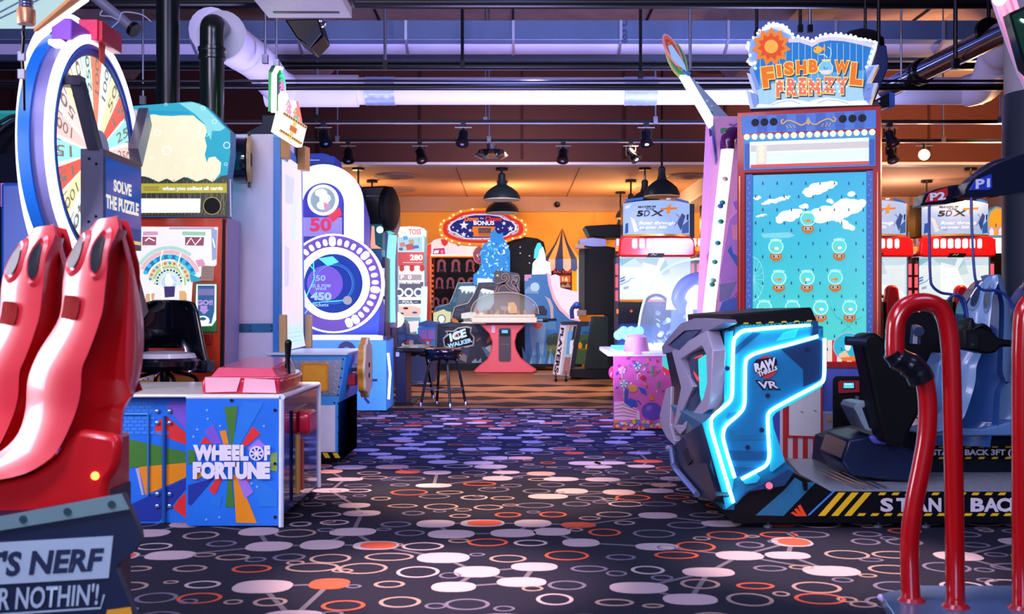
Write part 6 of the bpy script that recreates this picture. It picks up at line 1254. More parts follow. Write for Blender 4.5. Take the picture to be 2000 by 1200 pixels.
    for x in (1204, 1352.5):
        for y0, y1 in ((516, 537), (542, 562), (568, 588)):
            m = MB(); m.poly(fz.off(.04), rc(x-2, y0, x+2.5, y1), E('#ff3a48', 3), 0, .03); m.build('red_bar_light', t)
    m = MB(); m.poly(fz, [(1206, 590), (1354, 590), (1354, 632), (1206, 632)], BLK, -.5, .15); m.poly(fz.off(.15), ell(1233, 608, 2.5, 2.5, 10), E('#ff4040', 2), 0, .01); m.poly(fz.off(.15), rc(1204, 604, 1208, 613), E('#ff5a30', 2.5), 0, .01); m.build('dashboard', t, bevel=.01)
    m = MB(); c = fz.off(.3).at(*fz.off(.3).uv(1282, 600)); m.tube([c+Vector((.17*math.cos(a), 0, .17*math.sin(a))) for a in [2*PI*k/20 for k in range(20)]], .022, BLACK, 8, closed=True); m.box(c.x-.17, c.x+.17, c.y-.01, c.y+.01, c.z-.02, c.z+.02, BLACK); m.tube([c, c+Vector((0, .25, 0))], .03, BLACK, 8); m.build('steering_wheel', t)
    m = MB(); m.poly(fz, rc(1206, 630, 1354, 700), D('#1f5cc0', .35), -.5, .0); m.poly(fz, rc(1206, 700, 1354, 760), D('#0d1636', .4), -.5, .0); m.build('lower_body', t)
    m = MB(); m.poly(fz, rc(1346, 395, 1362, 462), BLACK, -.5, -.25); m.build('fan_box', t)
    return t
rac = racer(); kx = 15.5/F
dup(rac, (159*kx, 0, 0), 'second racing game, mostly hidden behind the tall pink pillar')
dup(rac, (423*kx, 0, 0), 'racing game half hidden behind the right side of the red framed game')
dup(rac, (583*kx, 0, 0), 'rightmost racing game, its marquee just below the P2 headset arm')
def bucket(px, Z, label):
    t = thing('bucket_chair', label, 'chair', gnd(px, Z), 'red racing chairs'); k = F/Z; c = gnd(px, Z); z = lambda y: H-(y-CY)*Z/F; fz = FZ(Z)
    m = MB(); m.poly(fz, [(px-14, 640), (px-15, 590), (px-12, 565), (px-6, 557), (px+6, 557), (px+12, 565), (px+15, 590), (px+14, 640)], D('#d01a20', .35), -.12, 0); m.build('backrest', t, bevel=.03)
    m = MB(); m.poly(fz, [(px-19, 700), (px-20, 590), (px-15, 590), (px-13, 690), (px+13, 690), (px+15, 590), (px+20, 590), (px+19, 700)], BLACK, -.3, .02); m.build('side_bolster', t); m = MB(); m.box(c.x-.2, c.x+.2, Z-.1, Z+.35, 0, z(690), BLACK); m.build('seat_base', t)
bucket(1744, 14.0, 'red racing seat back between the red framed game and the red tube rail')
bucket(1880, 14.0, 'red racing seat back behind the rightmost racing screen and hanging cable')
# orange arched game far right
t = thing('arch_sign_game', 'game with a blue rimmed orange arch sign behind the column at the far right', 'arcade game', gnd(1945, 19)); fz = FZ(18.2)
m = MB(); m.poly(fz, [(1928, 465), (1928, 425), (1932, 412), (1945, 403), (1955, 405), (1964, 412), (1972, 430), (1972, 465)], D('#3a7fe0', .4), -.2, 0); f1 = fz; m.poly(f1, [(1931, 460), (1931, 428), (1935, 415), (1945, 407), (1954, 409), (1962, 416), (1968, 430), (1968, 460)], E('#f0952a', .9), 0, .02)
for x in (1935, 1953): m.poly(f1, [(x-4, 460), (x-4, 450), (x, 445), (x+4, 450), (x+4, 460)], E('#f4c8d8', 1), .02, .04); m.band(f1, ell(x, 452, 6, 8, 14), ell(x, 452, 4.6, 6.6, 14), E('#4a7fe8', 1), .02, .03)
m.poly(f1, [(1944, 436), (1946, 440), (1944, 446), (1942, 440)], D('#5a5a9a', .4), .02, .03); m.build('arch_sign', t)
m = MB(); m.poly(fz, rc(1926, 465, 1975, 495), E('#f0eef4', 1.0), -.3, 0); m.poly(fz, rc(1922, 495, 1975, 738.5), BLACK, -.6, 0); m.build('cabinet', t)

# ---------------- candy coin pusher with dome, pillar and lollipop
t = thing('candy_coin_pusher', 'pink candy coin pusher with a clear lit dome, tall pillar and lollipop arm', 'arcade game', gnd(1390, 10.8))
ZP = 10.15; fz = FZ(ZP); qk = lambda pts: [(1180+x*.3333, 600+y*.3333) for x, y in pts]; q7 = lambda pts: [(1180+x*.4167, 370+y*.4167) for x, y in pts]
PK = D('#e066b4', .4, var=.08); m = MB(); m.poly(fz, [(1199, 695), (1560, 695), (1560, 838), (1199, 838)], PK, -.06, 0); m.poly(fz, [(1262, 695), (1560, 695), (1560, 838), (1262, 838)], PK, -1.5, -.06); f1 = fz
for x, y in ((105, 370), (115, 450), (195, 345)):
    s_ = 22 if y > 340 else 30; pts = ell(x, y, s_, s_, 16); m.poly(f1, qk(pts), D('#f0e4ee', .4), 0, .005)
    for k in range(5): a = k*2*PI/5; m.poly(f1, qk([(x, y), (x+s_*math.cos(a), y+s_*math.sin(a)), (x+s_*math.cos(a+.6), y+s_*math.sin(a+.6))]), D('#3ca88a' if y != 370 else '#e88ac0', .4), .005, .008)
    m.stroke(f1, qk([(x, y+s_), (x, y+s_+60)]), 1.2, D('#f4d8ee', .4), 0, .003)
R5 = random.Random(9)
for k in range(38):
    x, y = R5.uniform(65, 380), R5.uniform(300, 520); a = R5.uniform(0, PI)
    m.poly(f1, qk(ell(x, y, R5.uniform(6, 11), R5.uniform(4, 7), 10, a)), D(['#4fae6a', '#c0388a', '#5a4fc0', '#e89a4a', '#d83a4a', '#f2d8ea'][k % 6], .35), .001, .004+.0002*k)
m.poly(f1, qk([(205, 415), (225, 398), (245, 412), (225, 432)]), D('#c8283c', .35), .002, .012); m.poly(f1, qk(rc(275, 345, 286, 400)), D('#5aa06a', .4), .002, .01); m.poly(f1, qk(rc(312, 435, 324, 475)), D('#5aa06a', .4), .002, .01)
m.poly(f1, qk(ell(168, 478, 26, 22, 16)), D('#f0a04a', .4), .001, .012); m.poly(f1, qk([(120, 475), (140, 480), (135, 555), (118, 560)]), D('#3a4fb0', .4), .001, .012)
cand = [(200, 468), (240, 480), (250, 520), (215, 500)]; m.poly(f1, qk(cand), D('#3a5ac0', .4), .001, .013)
# lollipop and plum candies in place of the printed monster, candy drift at the foot
m.poly(f1, qk(ell(278, 610, 60, 52, 22)), D('#6a46b0', .4), .001, .014); m.poly(f1, qk(ell(262, 592, 20, 14, 16, -.5)), D('#8c68d0', .4), .014, .016); m.stroke(f1, qk([(215, 570), (195, 545)]), 2.5, D('#3a4fb0', .4), 0, .012); m.stroke(f1, qk([(340, 570), (365, 548)]), 2.5, D('#3a4fb0', .4), 0, .012); m.poly(f1, qk([(264, 545), (278, 505), (294, 545)]), D('#f0863c', .4), .001, .016)
m.poly(f1, qk([(58, 560), (110, 552), (160, 575), (205, 610), (210, 660), (58, 665)]), D('#f0c8dc', .4), .001, .011)
for k in range(4): m.stroke(f1, qk([(60, 580+k*20), (110, 570+k*22), (190, 605+k*14)]), 1.6, D(['#e0508a', '#d83a5a'][k % 2], .4), .011, .013)
m.poly(f1, qk([(115, 560), (150, 535), (185, 545), (195, 580), (160, 590)]), D('#2f4fb8', .4), .001, .013)
for k in range(44):
    x, y = 62+k*7.4, R5.uniform(665, 712); m.poly(f1, qk(ell(x, y, R5.uniform(9, 15), R5.uniform(8, 13), 12)), D(['#e8404a', '#f0a03c', '#f2cc4a', '#58a85a', '#e86ab0', '#4a7fd0', '#f0d8c8'][k % 7], .35), .002, .013+.0004*k)
m.build('candy_panel', t)
m = MB(); m.poly(fz, rc(1199, 838, 1560, 842), BLACK, -.06, -.02); m.build('base_plinth', t)
m = MB(); m.poly(FZ(ZP+.0), rc(1201, 843, 1560, 846), E('#f49ad8', 3.0), -.3, -.1); m.build('under_glow', t)
zt = P(0, 690, ZP-.1).z; m = MB(); fh = FH(zt); xa = P(1187, 0, ZP-.1).x; m.prism(fh, [(xa, ZP-.1), (P(1560, 0, ZP).x, ZP-.1), (P(1560, 0, ZP).x, ZP+1.5), (xa+.05, ZP+1.5)], -.03, .012, D('#f2f0fa', .3)); m.build('tray_ledge', t, bevel=.008)
m = MB(); m.poly(FZ(ZP-.02), [(1294, 693), (1320, 688), (1320, 735), (1294, 715)], E('#55d6d8', .8), -.02, .0); m.poly(FZ(ZP-.02), [(1294, 716), (1330, 738), (1330, 746), (1294, 724)], E('#d8304a', .8), -.02, .01); m.build('teal_corner', t)
m = MB(); q = P(1196, 728, ZP+.1); m.ball(q, .06, D('#e0285c', .3, coat=.4), sx=.6); m.build('pink_button', t)
m = MB(); q = P(1243, 692, ZP+.02); m.lathe(q, [(.13, 0), (.125, .02), (.10, .16), (.07, .185), (0, .19)], D('#eba0c4', .35, alpha=.95, coat=.4), 22); m.build('pink_cup', t)
m = MB(); m.box(P(1204, 0, 10.6).x, P(1250, 0, 10.6).x, 10.5, 11.2, zt, zt+.04, E('#4fe0f0', 2.2)); 
for k in range(9): m.ball(P(1208+k*5, 655-(k % 3)*4, 10.7), .05, E('#8ff0f4', 1.2), seg=8, ring=5)
m.build('coin_tray', t)
dc = Vector((P(1400, 0, 11.2).x, 11.2, zt+.02)); k2 = 11.2/F; m = MB(); prof = []
hgt = dc.z*0+ (H+(CY-505)*k2)-dc.z
for i in range(15):
    a = PI/2*i/14; prof.append((155*k2*math.cos(a)**.62 if i < 14 else 0, hgt*math.sin(a)**.9))
m.lathe(dc, prof, glass('#dff4ff', .15), 40); m.build('clear_dome', t, sharp=80)
m = MB()
for a in (PI*1.02,): m.tube([dc+Vector((math.cos(a)*r*1.0, math.sin(a)*r*.3, z_)) for r, z_ in prof], .012, E('#d8f8ff', .9), 8)
m.build('dome_rib', t)
m = MB(); m.lathe(dc+Vector((.15, .1, 0)), [(.60, 0), (.62, .1), (.6, .42), (.52, .46), (0, .46)], E('#7f9fe8', .75, var=.3, scale=5), 32); m.build('inner_drum', t)
m = MB(); m.tube([dc+Vector((-.35, -.52, .0)), dc+Vector((-.37, -.50, .4)), dc+Vector((-.28, -.42, .62))], .035, E('#f2fcff', 2.2), 8); m.tube([dc+Vector((-.12, -.56, .02)), dc+Vector((-.13, -.54, .42))], .03, E('#e8fbff', 2.0), 8); m.build('tube_light', t)
m = MB(); m.lathe(dc+Vector((.1, .05, .47)), [(.62, -.08), (.60, .12), (.48, .26), (0, .32)], E('#f2fbff', 1.4), 28); m.build('top_glow', t)
m = MB(); m.tube(smooth([dc+Vector((-.38, -.3, .40)), dc+Vector((-.46, -.36, .5)), dc+Vector((-.4, -.4, .64)), dc+Vector((-.25, -.4, .70)), dc+Vector((-.15, -.42, .62))], 5), .07, D('#6f86d8', .35), 12); m.build('chute', t)
m = MB(); R6 = random.Random(2)
for k in range(60):
    a = R6.uniform(PI, 2*PI); r = R6.uniform(.5, .68); m.lathe(dc+Vector((r*math.cos(a), r*math.sin(a), R6.uniform(0, .36))), [(.028, -.004), (.028, .004)], D(['#e8f4fc', '#c8dff4', '#a8c4ec'][k % 3], .2, .5), 10, (R6.uniform(-1, 1), R6.uniform(-1, 1), .6))
o = m.build('coin_pile', t); o['kind'] = 'stuff'
m = MB(); m.lathe(dc+Vector((0, 0, -.02)), [(.8, 0), (.83, .02), (.8, .05)], E('#f4fcff', 1.6), 40); m.build('dome_ring', t)
# pillar, tube, lollipop
ZL = 9.75; fp = FZ(ZL); m = MB(); m.poly(fp, [(1392, 227), (1450, 227), (1452, 612), (1374, 612)], D('#f2a8e0', .4, var=.1), -.35, 0); f1 = fp
for r_ in (9, 14, 19): m.band(f1, ell(1415, 250, r_+8, r_*.8+6, 24), ell(1415, 250, r_+7, r_*.8+5.2, 24), D('#f2c4e8', .4), 0, .004)
m.poly(f1, rr(1407, 250, 1420, 261, 3), D('#2fa060', .4), 0, .012); m.stroke(f1, [(1424, 242), (1432, 246), (1444, 240)], 3, D('#7a4fc0', .4), 0, .01)
for pts, c_ in (([(1424, 430), (1452, 400), (1452, 560), (1412, 600), (1405, 540)], '#c48ae0'), ([(1428, 440), (1450, 438), (1450, 470), (1430, 468)], '#f2a0c0'), ([(1420, 490), (1438, 520), (1450, 522), (1450, 506), (1432, 495), (1428, 478)], '#3f78d0'), ([(1430, 395), (1450, 390), (1450, 415), (1436, 410)], '#b078e0'), ([(1410, 590), (1450, 575), (1450, 608), (1404, 608)], '#5a78d0'), ([(1405, 555), (1440, 550), (1425, 585), (1404, 590)], '#8a86b8'), ([(1400, 400), (1412, 380), (1420, 410), (1406, 430)], '#f2a8dc'), ([(1436, 580), (1450, 560), (1450, 590)], '#e8408a'), ([(1380, 500), (1396, 470), (1400, 520), (1384, 540)], '#d070c8'), ([(1383, 570), (1390, 555), (1400, 590), (1378, 600)], '#a84fb8')): m.poly(f1, pts, D(c_, .4), .001, .008)
m.build('pink_pillar', t, bevel=.01)
m = MB(); m.poly(fp, [(1388, 248), (1392, 232), (1401, 312), (1398, 322)], D('#1a2f8a', .3, coat=.5), -.1, .02); m.build('pillar_edge', t)
a, b = P(1422, 282, ZL-.15), P(1384, 612, ZL-.15); m = MB(); m.tube([a, b], .055, E('#fbf0fb', 1.5), 14); m.build('ball_tube', t)
for k, (x, y, c_) in enumerate(((1411, 396, '#2fb0a0'), (1407, 403, '#5a78c8'), (1408, 433, '#2fae84'), (1402, 475, '#38a8a0'), (1396, 512, '#58c08a'), (1393, 548, '#a8d8b0'), (1391, 556, '#48b088'), (1416, 350, '#f2d8c8'))):
    m = MB(); m.ball(P(x, y, ZL-.205), .022, D(c_, .3), sx=1.2); m.build('candy_ball', t)
m = MB(); m.tube(smooth([P(1441, 262, ZL-.05), P(1430, 262, ZL-.12), P(1422, 272, ZL-.15), P(1421, 292, ZL-.15)], 5), .066, D('#5a1c62', .2, coat=.6), 16); m.build('purple_elbow', t)
m = MB(); m.poly(fp, [(1345, 146), (1354, 152), (1424, 227), (1392, 228), (1388, 220)], D('#7f8aa4', .4, .5), -.08, -.02)
for x, y in ((1382, 196), (1391, 206), (1362, 160)): m.prism(fp.off(-.02), ell(*fp.uv(x, y), .008, n=8), 0, .004, WHITE)
m.prism(fp.off(-.02), ell(*fp.uv(1390, 220), .014, n=12), 0, .01, D('#1a5a3a', .4)); m.build('arm_blade', t)
m = MB(); m.poly(fp, [(1327, 147), (1345, 148), (1392, 228), (1392, 246), (1387, 250)], E('#d8fff4', 1.6), -.07, .03); m.build('lit_arm', t, bevel=.01)
fl_ = Fr(P(1318, 115, ZL), (.55, -.1, -.55), (.35, .1, .75)); d_ = fl_.n
m = MB(); cg = fp.uv(1322, 113); m.prism(fp, ell(1322, 113, 17, 42, 32, -.42) and fp.px(ell(1322, 113, 17, 41, 32, -.40)), -.05, -.01, D('#b9c45c', .4)); m.band(fp, ell(1322, 113, 14, 36, 28, -.40), ell(1323, 112, 10, 30, 28, -.40), D('#3a9a58', .4), -.01, .0); m.build('green_disc', t)
m = MB(); m.prism(fp, fp.px(ell(1313, 100, 11.5, 36, 32, -.50)), -.01, .03, D('#ee7a3c', .4)); m.band(fp, ell(1313, 100, 11.5, 36, 32, -.5), ell(1313, 100, 9, 32, 32, -.5), D('#f2a8b8', .4), .03, .04); m.band(fp, ell(1313, 101, 7, 26, 28, -.5), ell(1314, 102, 5.4, 22, 28, -.5), D('#d8301c', .4), .03, .038)
m.poly(fp, [(1303, 92), (1311, 90), (1336, 128), (1340, 142), (1328, 132), (1312, 118)], E('#8fb8ec', .9), .03, .045); m.build('orange_disc', t)
m = MB(); m.stroke(fp, [(1334, 138), (1346, 148)], 8, D('#3f7fc0', .4), 0, .04); m.stroke(fp, [(1342, 140), (1356, 158), (1368, 172)], 2, D('#c02a5a', .4), -.06, -.02); m.build('disc_joint', t)

# ---------------- tall red framed fish bowl drop game
t = thing('bowl_drop_game', 'tall red framed ball drop game with fish bowls under a bulb lit sign', 'arcade game', gnd(1590, 8.0))
fo = FO(1440, 7.75, 1719, 7.42); RF = D('#b30d18', .3, coat=.1, spec=.3); dp = -.75
def S(y0, y1=None): return y0
sl = lambda x, y: (x, y-(x-1440)*(.047 if y < 240 else .045*(612-y)/400))          # follow the front's slant: y given at the left edge
def qd_(x0, y0, x1, y1): return [sl(x0, y0), sl(x1, y0), sl(x1, y1), sl(x0, y1)]
m = MB(); m.poly(fo, qd_(1441, 221, 1719, 940), D('#7a1018', .4), dp, -.06); m.build('cabinet_body', t, bevel=.006)
m = MB(); m.band(fo, qd_(1440, 219, 1720, 930), qd_(1455, 340, 1705, 705), RF, -.05, 0); m.build('red_frame', t, bevel=.006)
m = MB(); m.stroke(fo, [sl(1445, 345), sl(1445, 720)], 2, D('#e88a5a', .2, .5), 0, .012); m.stroke(fo, [sl(1714, 345), sl(1714, 700)], 2, D('#e88a5a', .2, .5), 0, .012); m.build('edge_strip', t)
m = MB(); m.poly(fo, qd_(1449, 228, 1711, 262), D('#3a86dc', .4), .001, .006); f1 = fo.off(.006)
for k in range(13): 
    if k % 2: m.poly(f1, qd_(1460+k*19, 229, 1460+k*19+19, 261), D('#2a66c0', .4), 0, .002)
GD = D('#e2c084', .4)
for s_ in (-1, 1):
    p2 = [tuple(v.to_2d()) for v in smooth([sl(1579+s_*x, y)+(0,) for x, y in ((4, 246), (14, 250), (26, 244), (40, 240), (50, 246), (53, 240), (48, 238))], 4)]; m.stroke(f1, p2, 3.2, GD, .002, .008)
    for k in range(3): m.stroke(f1, [sl(1579+s_*(30+k*7), 248), sl(1579+s_*(26+k*7), 255)], 1.8, GD, .002, .007)
m.poly(f1, [sl(1579, 236), sl(1584, 244), sl(1579, 252), sl(1574, 244)], GD, .002, .009); m.build('header_panel', t)
for x in (1475, 1493, 1511, 1646, 1665, 1684):
    m = MB(); c = f1.uv(*sl(x, 241)); m.prism(f1, ell(*c, .027, n=20), .001, .006, D('#0a0f24', .4)); m.build('speaker_hole', t)
m = MB(); m.poly(fo, qd_(1453, 266, 1710, 333), D('#2f9ad8', .4), .001, .008); m.poly(fo.off(.008), qd_(1455, 282, 1464, 331), D('#1f62c0', .4), 0, .002); m.poly(fo.off(.008), qd_(1698, 282, 1708, 331), D('#1f62c0', .4), 0, .002); m.build('lamp_panel', t)
for k in range(17):
    m = MB(); x = 1459+k*15.3; c = fo.at(*fo.uv(*sl(x, 269)), .012); m.ball(c, .021, E('#ffe0a0', 2.2), sy=.6, seg=10, ring=6); m.build('lamp_bulb', t)
m = MB(); m.poly(fo, qd_(1465, 279, 1697, 329), E('#f2f4fa', 1.15), .008, .012); f2 = fo.off(.012)
m.poly(f2, qd_(1466, 285, 1697, 298), E('#d3d0d4', .9), 0, .002); m.poly(f2, qd_(1466, 301, 1697, 320), E('#dcf4f2', 1.0), 0, .002); m.poly(f2, qd_(1466, 323, 1697, 329), E('#e05a60', .9), 0, .003); m.poly(f2, qd_(1477, 285, 1498, 323), E('#e2ddda', .95), .002, .004)
for y in (292, 303, 314): m.poly(f2, [sl(a, b) for a, b in ell(1487, y, 6, 6, 14)], E('#f4e8c8', 1.0), .004, .006)
m.build('upper_window', t)
SKYM = bpy.data.materials.new('m_playfield_sky'); SKYM.use_nodes = True; nt = SKYM.node_tree; pb_ = nt.nodes['Principled BSDF']; pb_.inputs['Roughness'].default_value = .25
gm = nt.nodes.new('ShaderNodeNewGeometry'); sx = nt.nodes.new('ShaderNodeSeparateXYZ'); nt.links.new(gm.outputs['Position'], sx.inputs[0]); mr = nt.nodes.new('ShaderNodeMapRange'); mr.inputs[1].default_value = 1.0; mr.inputs[2].default_value = 2.1; nt.links.new(sx.outputs['Z'], mr.inputs[0]); cr = nt.nodes.new('ShaderNodeValToRGB'); nt.links.new(mr.outputs[0], cr.inputs[0])
cr.color_ramp.elements[0].color = hx('#46d2cc')+(1,); cr.color_ramp.elements[1].color = hx('#0aa6de')+(1,); e_ = cr.color_ramp.elements.new(.55); e_.color = hx('#22bcd8')+(1,)
pb_.inputs['Base Color'].default_value = (.02, .1, .12, 1); nt.links.new(cr.outputs[0], pb_.inputs['Emission Color']); pb_.inputs['Emission Strength'].default_value = .95
m = MB(); m.poly(fo, qd_(1469, 342, 1692, 664), SKYM, -.045, -.04); f3 = fo.off(-.04); qe = lambda pts: [(1430+x*.3333, 300+y*.3333) for x, y in pts]
CL = E('#ffffff', 1.05); RC = random.Random(4)
def cloud(x0, y0, x1, y1, h, n=16):
    for k in range(n):
        q = k/(n-1); x = lerp(x0, x1, q); y = lerp(y0, y1, q)+RC.uniform(-.4, .4)*h; r = h*(.35+.55*math.sin(PI*min(1, max(0, q*.9+.08))))*RC.uniform(.7, 1.15)
        m.poly(f3, qe(ell(x, y, r*1.25, r*.85, 12)), CL, 0, .0015+.00006*k)
cloud(425, 235, 600, 165, 34, 20); cloud(180, 295, 335, 255, 17, 16); cloud(130, 265, 165, 255, 11, 6); cloud(145, 370, 200, 358, 9, 8); cloud(270, 385, 400, 345, 34, 18); cloud(400, 305, 440, 310, 16, 8); cloud(480, 365, 760, 300, 52, 40); cloud(690, 240, 710, 235, 18, 8); cloud(560, 340, 620, 380, 34, 14); cloud(640, 400, 710, 440, 22, 12); cloud(560, 275, 590, 285, 14, 6)
m.poly(f3, qe([(170, 470), (330, 462), (370, 480), (330, 495), (180, 495)]), E('#7fd6e2', .9), 0, .001)
for k in range(9): a = k*.35; m.stroke(f3, qe([(125+0*k, 740), (125+60*math.cos(a-1.4), 740+130*math.sin(a-1.4))]), .6, E('#a8ecec', .9), 0, .001)
m.band(f3, qe(ell(118, 735, 68, 130, 30)), qe(ell(118, 735, 66, 126, 30)), E('#a8ecec', .9), 0, .001)
PIN = D('#0b4a78', .4)
for j in range(14):
    for i in range(9):
        x = 180+i*84-(42 if j % 2 else 0); y = 175+j*77.5-(35 if j > 3 else 0)
        if 420 < y < 800 and (190 < x < 320 or 560 < x < 690): continue
        if x > 770 or x < 125: continue
        m.poly(f3, qe([(x-2, y-9), (x+2, y-9), (x+4, y+8), (x-4, y+8)]), PIN, 0, .012)
for pts in ([(620, 960), (680, 1000), (760, 960)], [(575, 900), (610, 960), (700, 1030)], [(740, 900), (700, 1000), (640, 1050)]): m.stroke(f3, qe(pts), .5, PIN, 0, .002)
m.build('playfield', t)
for x0, x1 in ((1456, 1469), (1692, 1706)):
    m = MB(); m.poly(fo, qd_(x0, 341, x1, 690), D('#2f78cc', .4), -.05, -.01)
    for k in range(34): m.poly(fo.off(-.01), [sl(a, b) for a, b in star((x0+x1)/2+(1.5 if k % 2 else -1.5), 348+k*10, 2.2, 4, .5)], D('#8fb4f0', .4), 0, .002)
    m.build('blue_border', t)
BOWL = E('#c4f6f4', .95); BRONZE = E('#e08a40', .62)  # bowls and bases self-glow in place of the cabinet light on them
for x, y in ((445, 385), (258, 548), (628, 545), (275, 730), (440, 730), (605, 728), (520, 905), (690, 905), (190, 905), (355, 905)):
    px, py = qe([(x, y)])[0]; o_ = f3.off(.001); m = MB()
    m.band(o_, ell(px, py, 14.5, 14, 20), ell(px, py, 13, 12.5, 20), BOWL, 0, .03); m.poly(o_, ell(px, py, 13.2, 12.6, 20), E('#5fdcdc', .88), .0, .012); m.band(o_, ell(px, py-13, 11, 2.5, 16), ell(px, py-13, 9.6, 1.6, 16), BOWL, 0, .032)
    m.build('fish_bowl', t); m = MB()
    m.poly(o_, rr(px-12, py+14, px+12, py+24, 3), BRONZE, 0, .04); m.poly(o_, [(px-9, py+23), (px+9, py+23), (px+5, py+28), (px-5, py+28)], BRONZE, 0, .035); m.poly(o_.off(.04), rr(px-8, py+15.5, px+8, py+21.5, 2.5), D('#efdcc0', .4), 0, .003)
    for q in (-4.5, 4.5): m.poly(o_.off(.043), rr(px+q-1.2, py+16.5, px+q+1.2, py+20.5, 1), D('#2a1a1a', .4), 0, .002)
    m.build('bronze_base', t); m = MB()
    m.poly(o_.off(.012), ell(px+1, py+3, 4.6, 3, 14), E('#f0863c' if x % 2 else '#e8f0f0', .9), 0, .006); m.poly(o_.off(.012), [(px-3, py+3), (px-7.5, py), (px-7.5, py+6)], E('#f0863c', .9), 0, .006); m.build('little_fish', t)
m = MB(); m.poly(fo, qd_(1606, 664, 1692, 706), E('#f2e4d8', .8), -.04, -.03); f4 = fo.off(-.03)
for k in range(9):
    if k % 2 == 0: m.poly(f4, qd_(1606+k*9.6, 650 if k > 6 else 664, 1606+k*9.6+9.6, 706), E('#d8303a', .8), 0, .002)
c = (1658, 676); m.poly(f4, [sl(a, b) for a, b in ell(*c, 31, 27, 26)], E('#2ab4d2', .9), .002, .008); m.band(f4, [sl(a, b) for a, b in ell(*c, 31, 27, 26)], [sl(a, b) for a, b in ell(*c, 29, 25, 26)], D('#d8f2f4', .3), .008, .012); m.poly(f4, [sl(1640, 694), sl(1676, 694), sl(1670, 703), sl(1646, 703)], E('#ee7a34', .9), .008, .012); m.poly(f4, [sl(1638, 690), sl(1652, 683), sl(1660, 695), sl(1640, 697)], E('#e8c8a0', .9), .012, .016); m.poly(f4, [sl(1668, 690), sl(1676, 680), sl(1682, 695)], E('#58a0b0', .9), .008, .012); m.poly(f4, [sl(a, b) for a, b in ell(1656, 675, 6, 9, 14)], E('#f2ecec', .9), .008, .012); m.build('big_bowl_panel', t)
m = MB(); m.poly(fo, qd_(1441, 706, 1712, 716), RF, -.1, .02); m.build('red_rail', t)
m = MB(); m.poly(fo, qd_(1441, 716, 1718, 935), D('#4a5fc8', .4, var=.15), -.1, .004); f5 = fo.off(.004); m.poly(f5, qd_(1606, 800, 1718, 805), D('#b9b4d0', .4), 0, .006); m.poly(f5, qd_(1606, 805, 1718, 935), D('#a8a4c4', .4), 0, .003); m.build('lower_cabinet', t)
for x in (1620, 1697):
    m = MB(); m.prism(f5, ell(*f5.uv(*sl(x, 815)), .016, n=14), .003, .012, D('#d8a05a', .3, .6)); m.build('bolt_cap', t)
m = MB(); m.poly(fo, qd_(1524, 745, 1606, 935), D('#e8e0ec', .5), .004, .03); f6 = fo.off(.03)
for k in range(4): m.poly(f6, qd_(1529+k*19.5, 745, 1529+k*19.5+9.8, 935), D('#d8222c', .45), 0, .003)
m.build('striped_door', t)
m = MB(); m.band(f6, qd_(1537, 740, 1607, 852), qd_(1541, 735, 1603, 848), D('#d01c28', .4), .003, .012); m.poly(f6, qd_(1541, 735, 1603, 849), D('#fbf8fc', .5), .003, .008)
for a, b in ((1564, 800), (1590, 797)): m.poly(f6, [sl(a, b), sl(a+7, b+5), sl(a+1, b+3)], D('#4a4a5a', .5), .008, .010)
m.build('notice_sheet', t)
m = MB(); m.poly(f5, rr(1627, 735, 1689, 892, 9), D('#0b0c14', .4), .003, .03); cd_ = m.build('coin_door', t, bevel=.004)
f7 = f5.off(.03); m = MB(); m.poly(f7, [(1638, 768), (1637, 748), (1640, 744), (1678, 744), (1679, 766)], D('#c0182c', .3, coat=.3), 0, .02); m.poly(f7, rc(1647, 747, 1670, 760), BLACK, .02, .024); m.poly(f7, rc(1648, 748, 1668, 758), E('#4fb8f0', 1.4), .024, .027); m.text(f7, 'Tap here', 1650, 749, 1664, 752, E('#e8f8ff', 1.5), .03, .02); m.build('card_reader', cd_)
m = MB(); m.prism(f7, ell(*f7.uv(1674, 777), .014, n=12), 0, .012, CHROME); m.prism(f7, ell(*f7.uv(1673, 851), .012, n=12), 0, .014, CHROME); m.build('lock', cd_)
# bulb lit sign
fs = fo.off(.0); qg = lambda pts: [(1440+x/6, 30+y/6) for x, y in pts]
outl = [(145, 1090), (100, 870), (185, 905), (105, 665), (175, 690), (195, 610), (130, 570), (115, 500), (150, 470), (100, 370), (130, 320), (190, 265), (250, 205), (300, 140), (370, 90), (450, 80), (540, 100), (610, 160), (650, 240), (720, 245), (800, 265), (880, 300), (960, 240), (1060, 215), (1180, 208), (1330, 230), (1480, 265), (1650, 300), (1630, 400), (1570, 580), (1660, 570), (1550, 790), (1650, 785), (1560, 1035), (1590, 1045)]
m = MB(); m.poly(fs, qg(outl), D('#cfe0f8', .4), -.14, -.02, D('#14386a', .4)); f1 = fs.off(-.02)
inn = [(255, 1060), (225, 880), (270, 860), (190, 640), (225, 580), (300, 350), (420, 250), (620, 285), (760, 300), (870, 350), (900, 345), (960, 300), (1100, 285), (1300, 300), (1570, 360), (1500, 640), (1520, 760), (1470, 920), (1490, 1000), (1430, 1015), (1000, 1040), (500, 1060)]
m.poly(f1, qg([(140, 640), (200, 560), (130, 540), (150, 300), (300, 180), (430, 160), (600, 220), (880, 320), (1000, 260), (1620, 310), (1530, 600), (1600, 600), (1500, 800), (1600, 800), (1540, 1040), (190, 1080), (150, 900), (240, 930)]), D('#7fa8e0', .4), 0, .003)
m.poly(f1, qg(inn), E('#1f7fd4', .75), .002, .006); f2 = f1.off(.006)
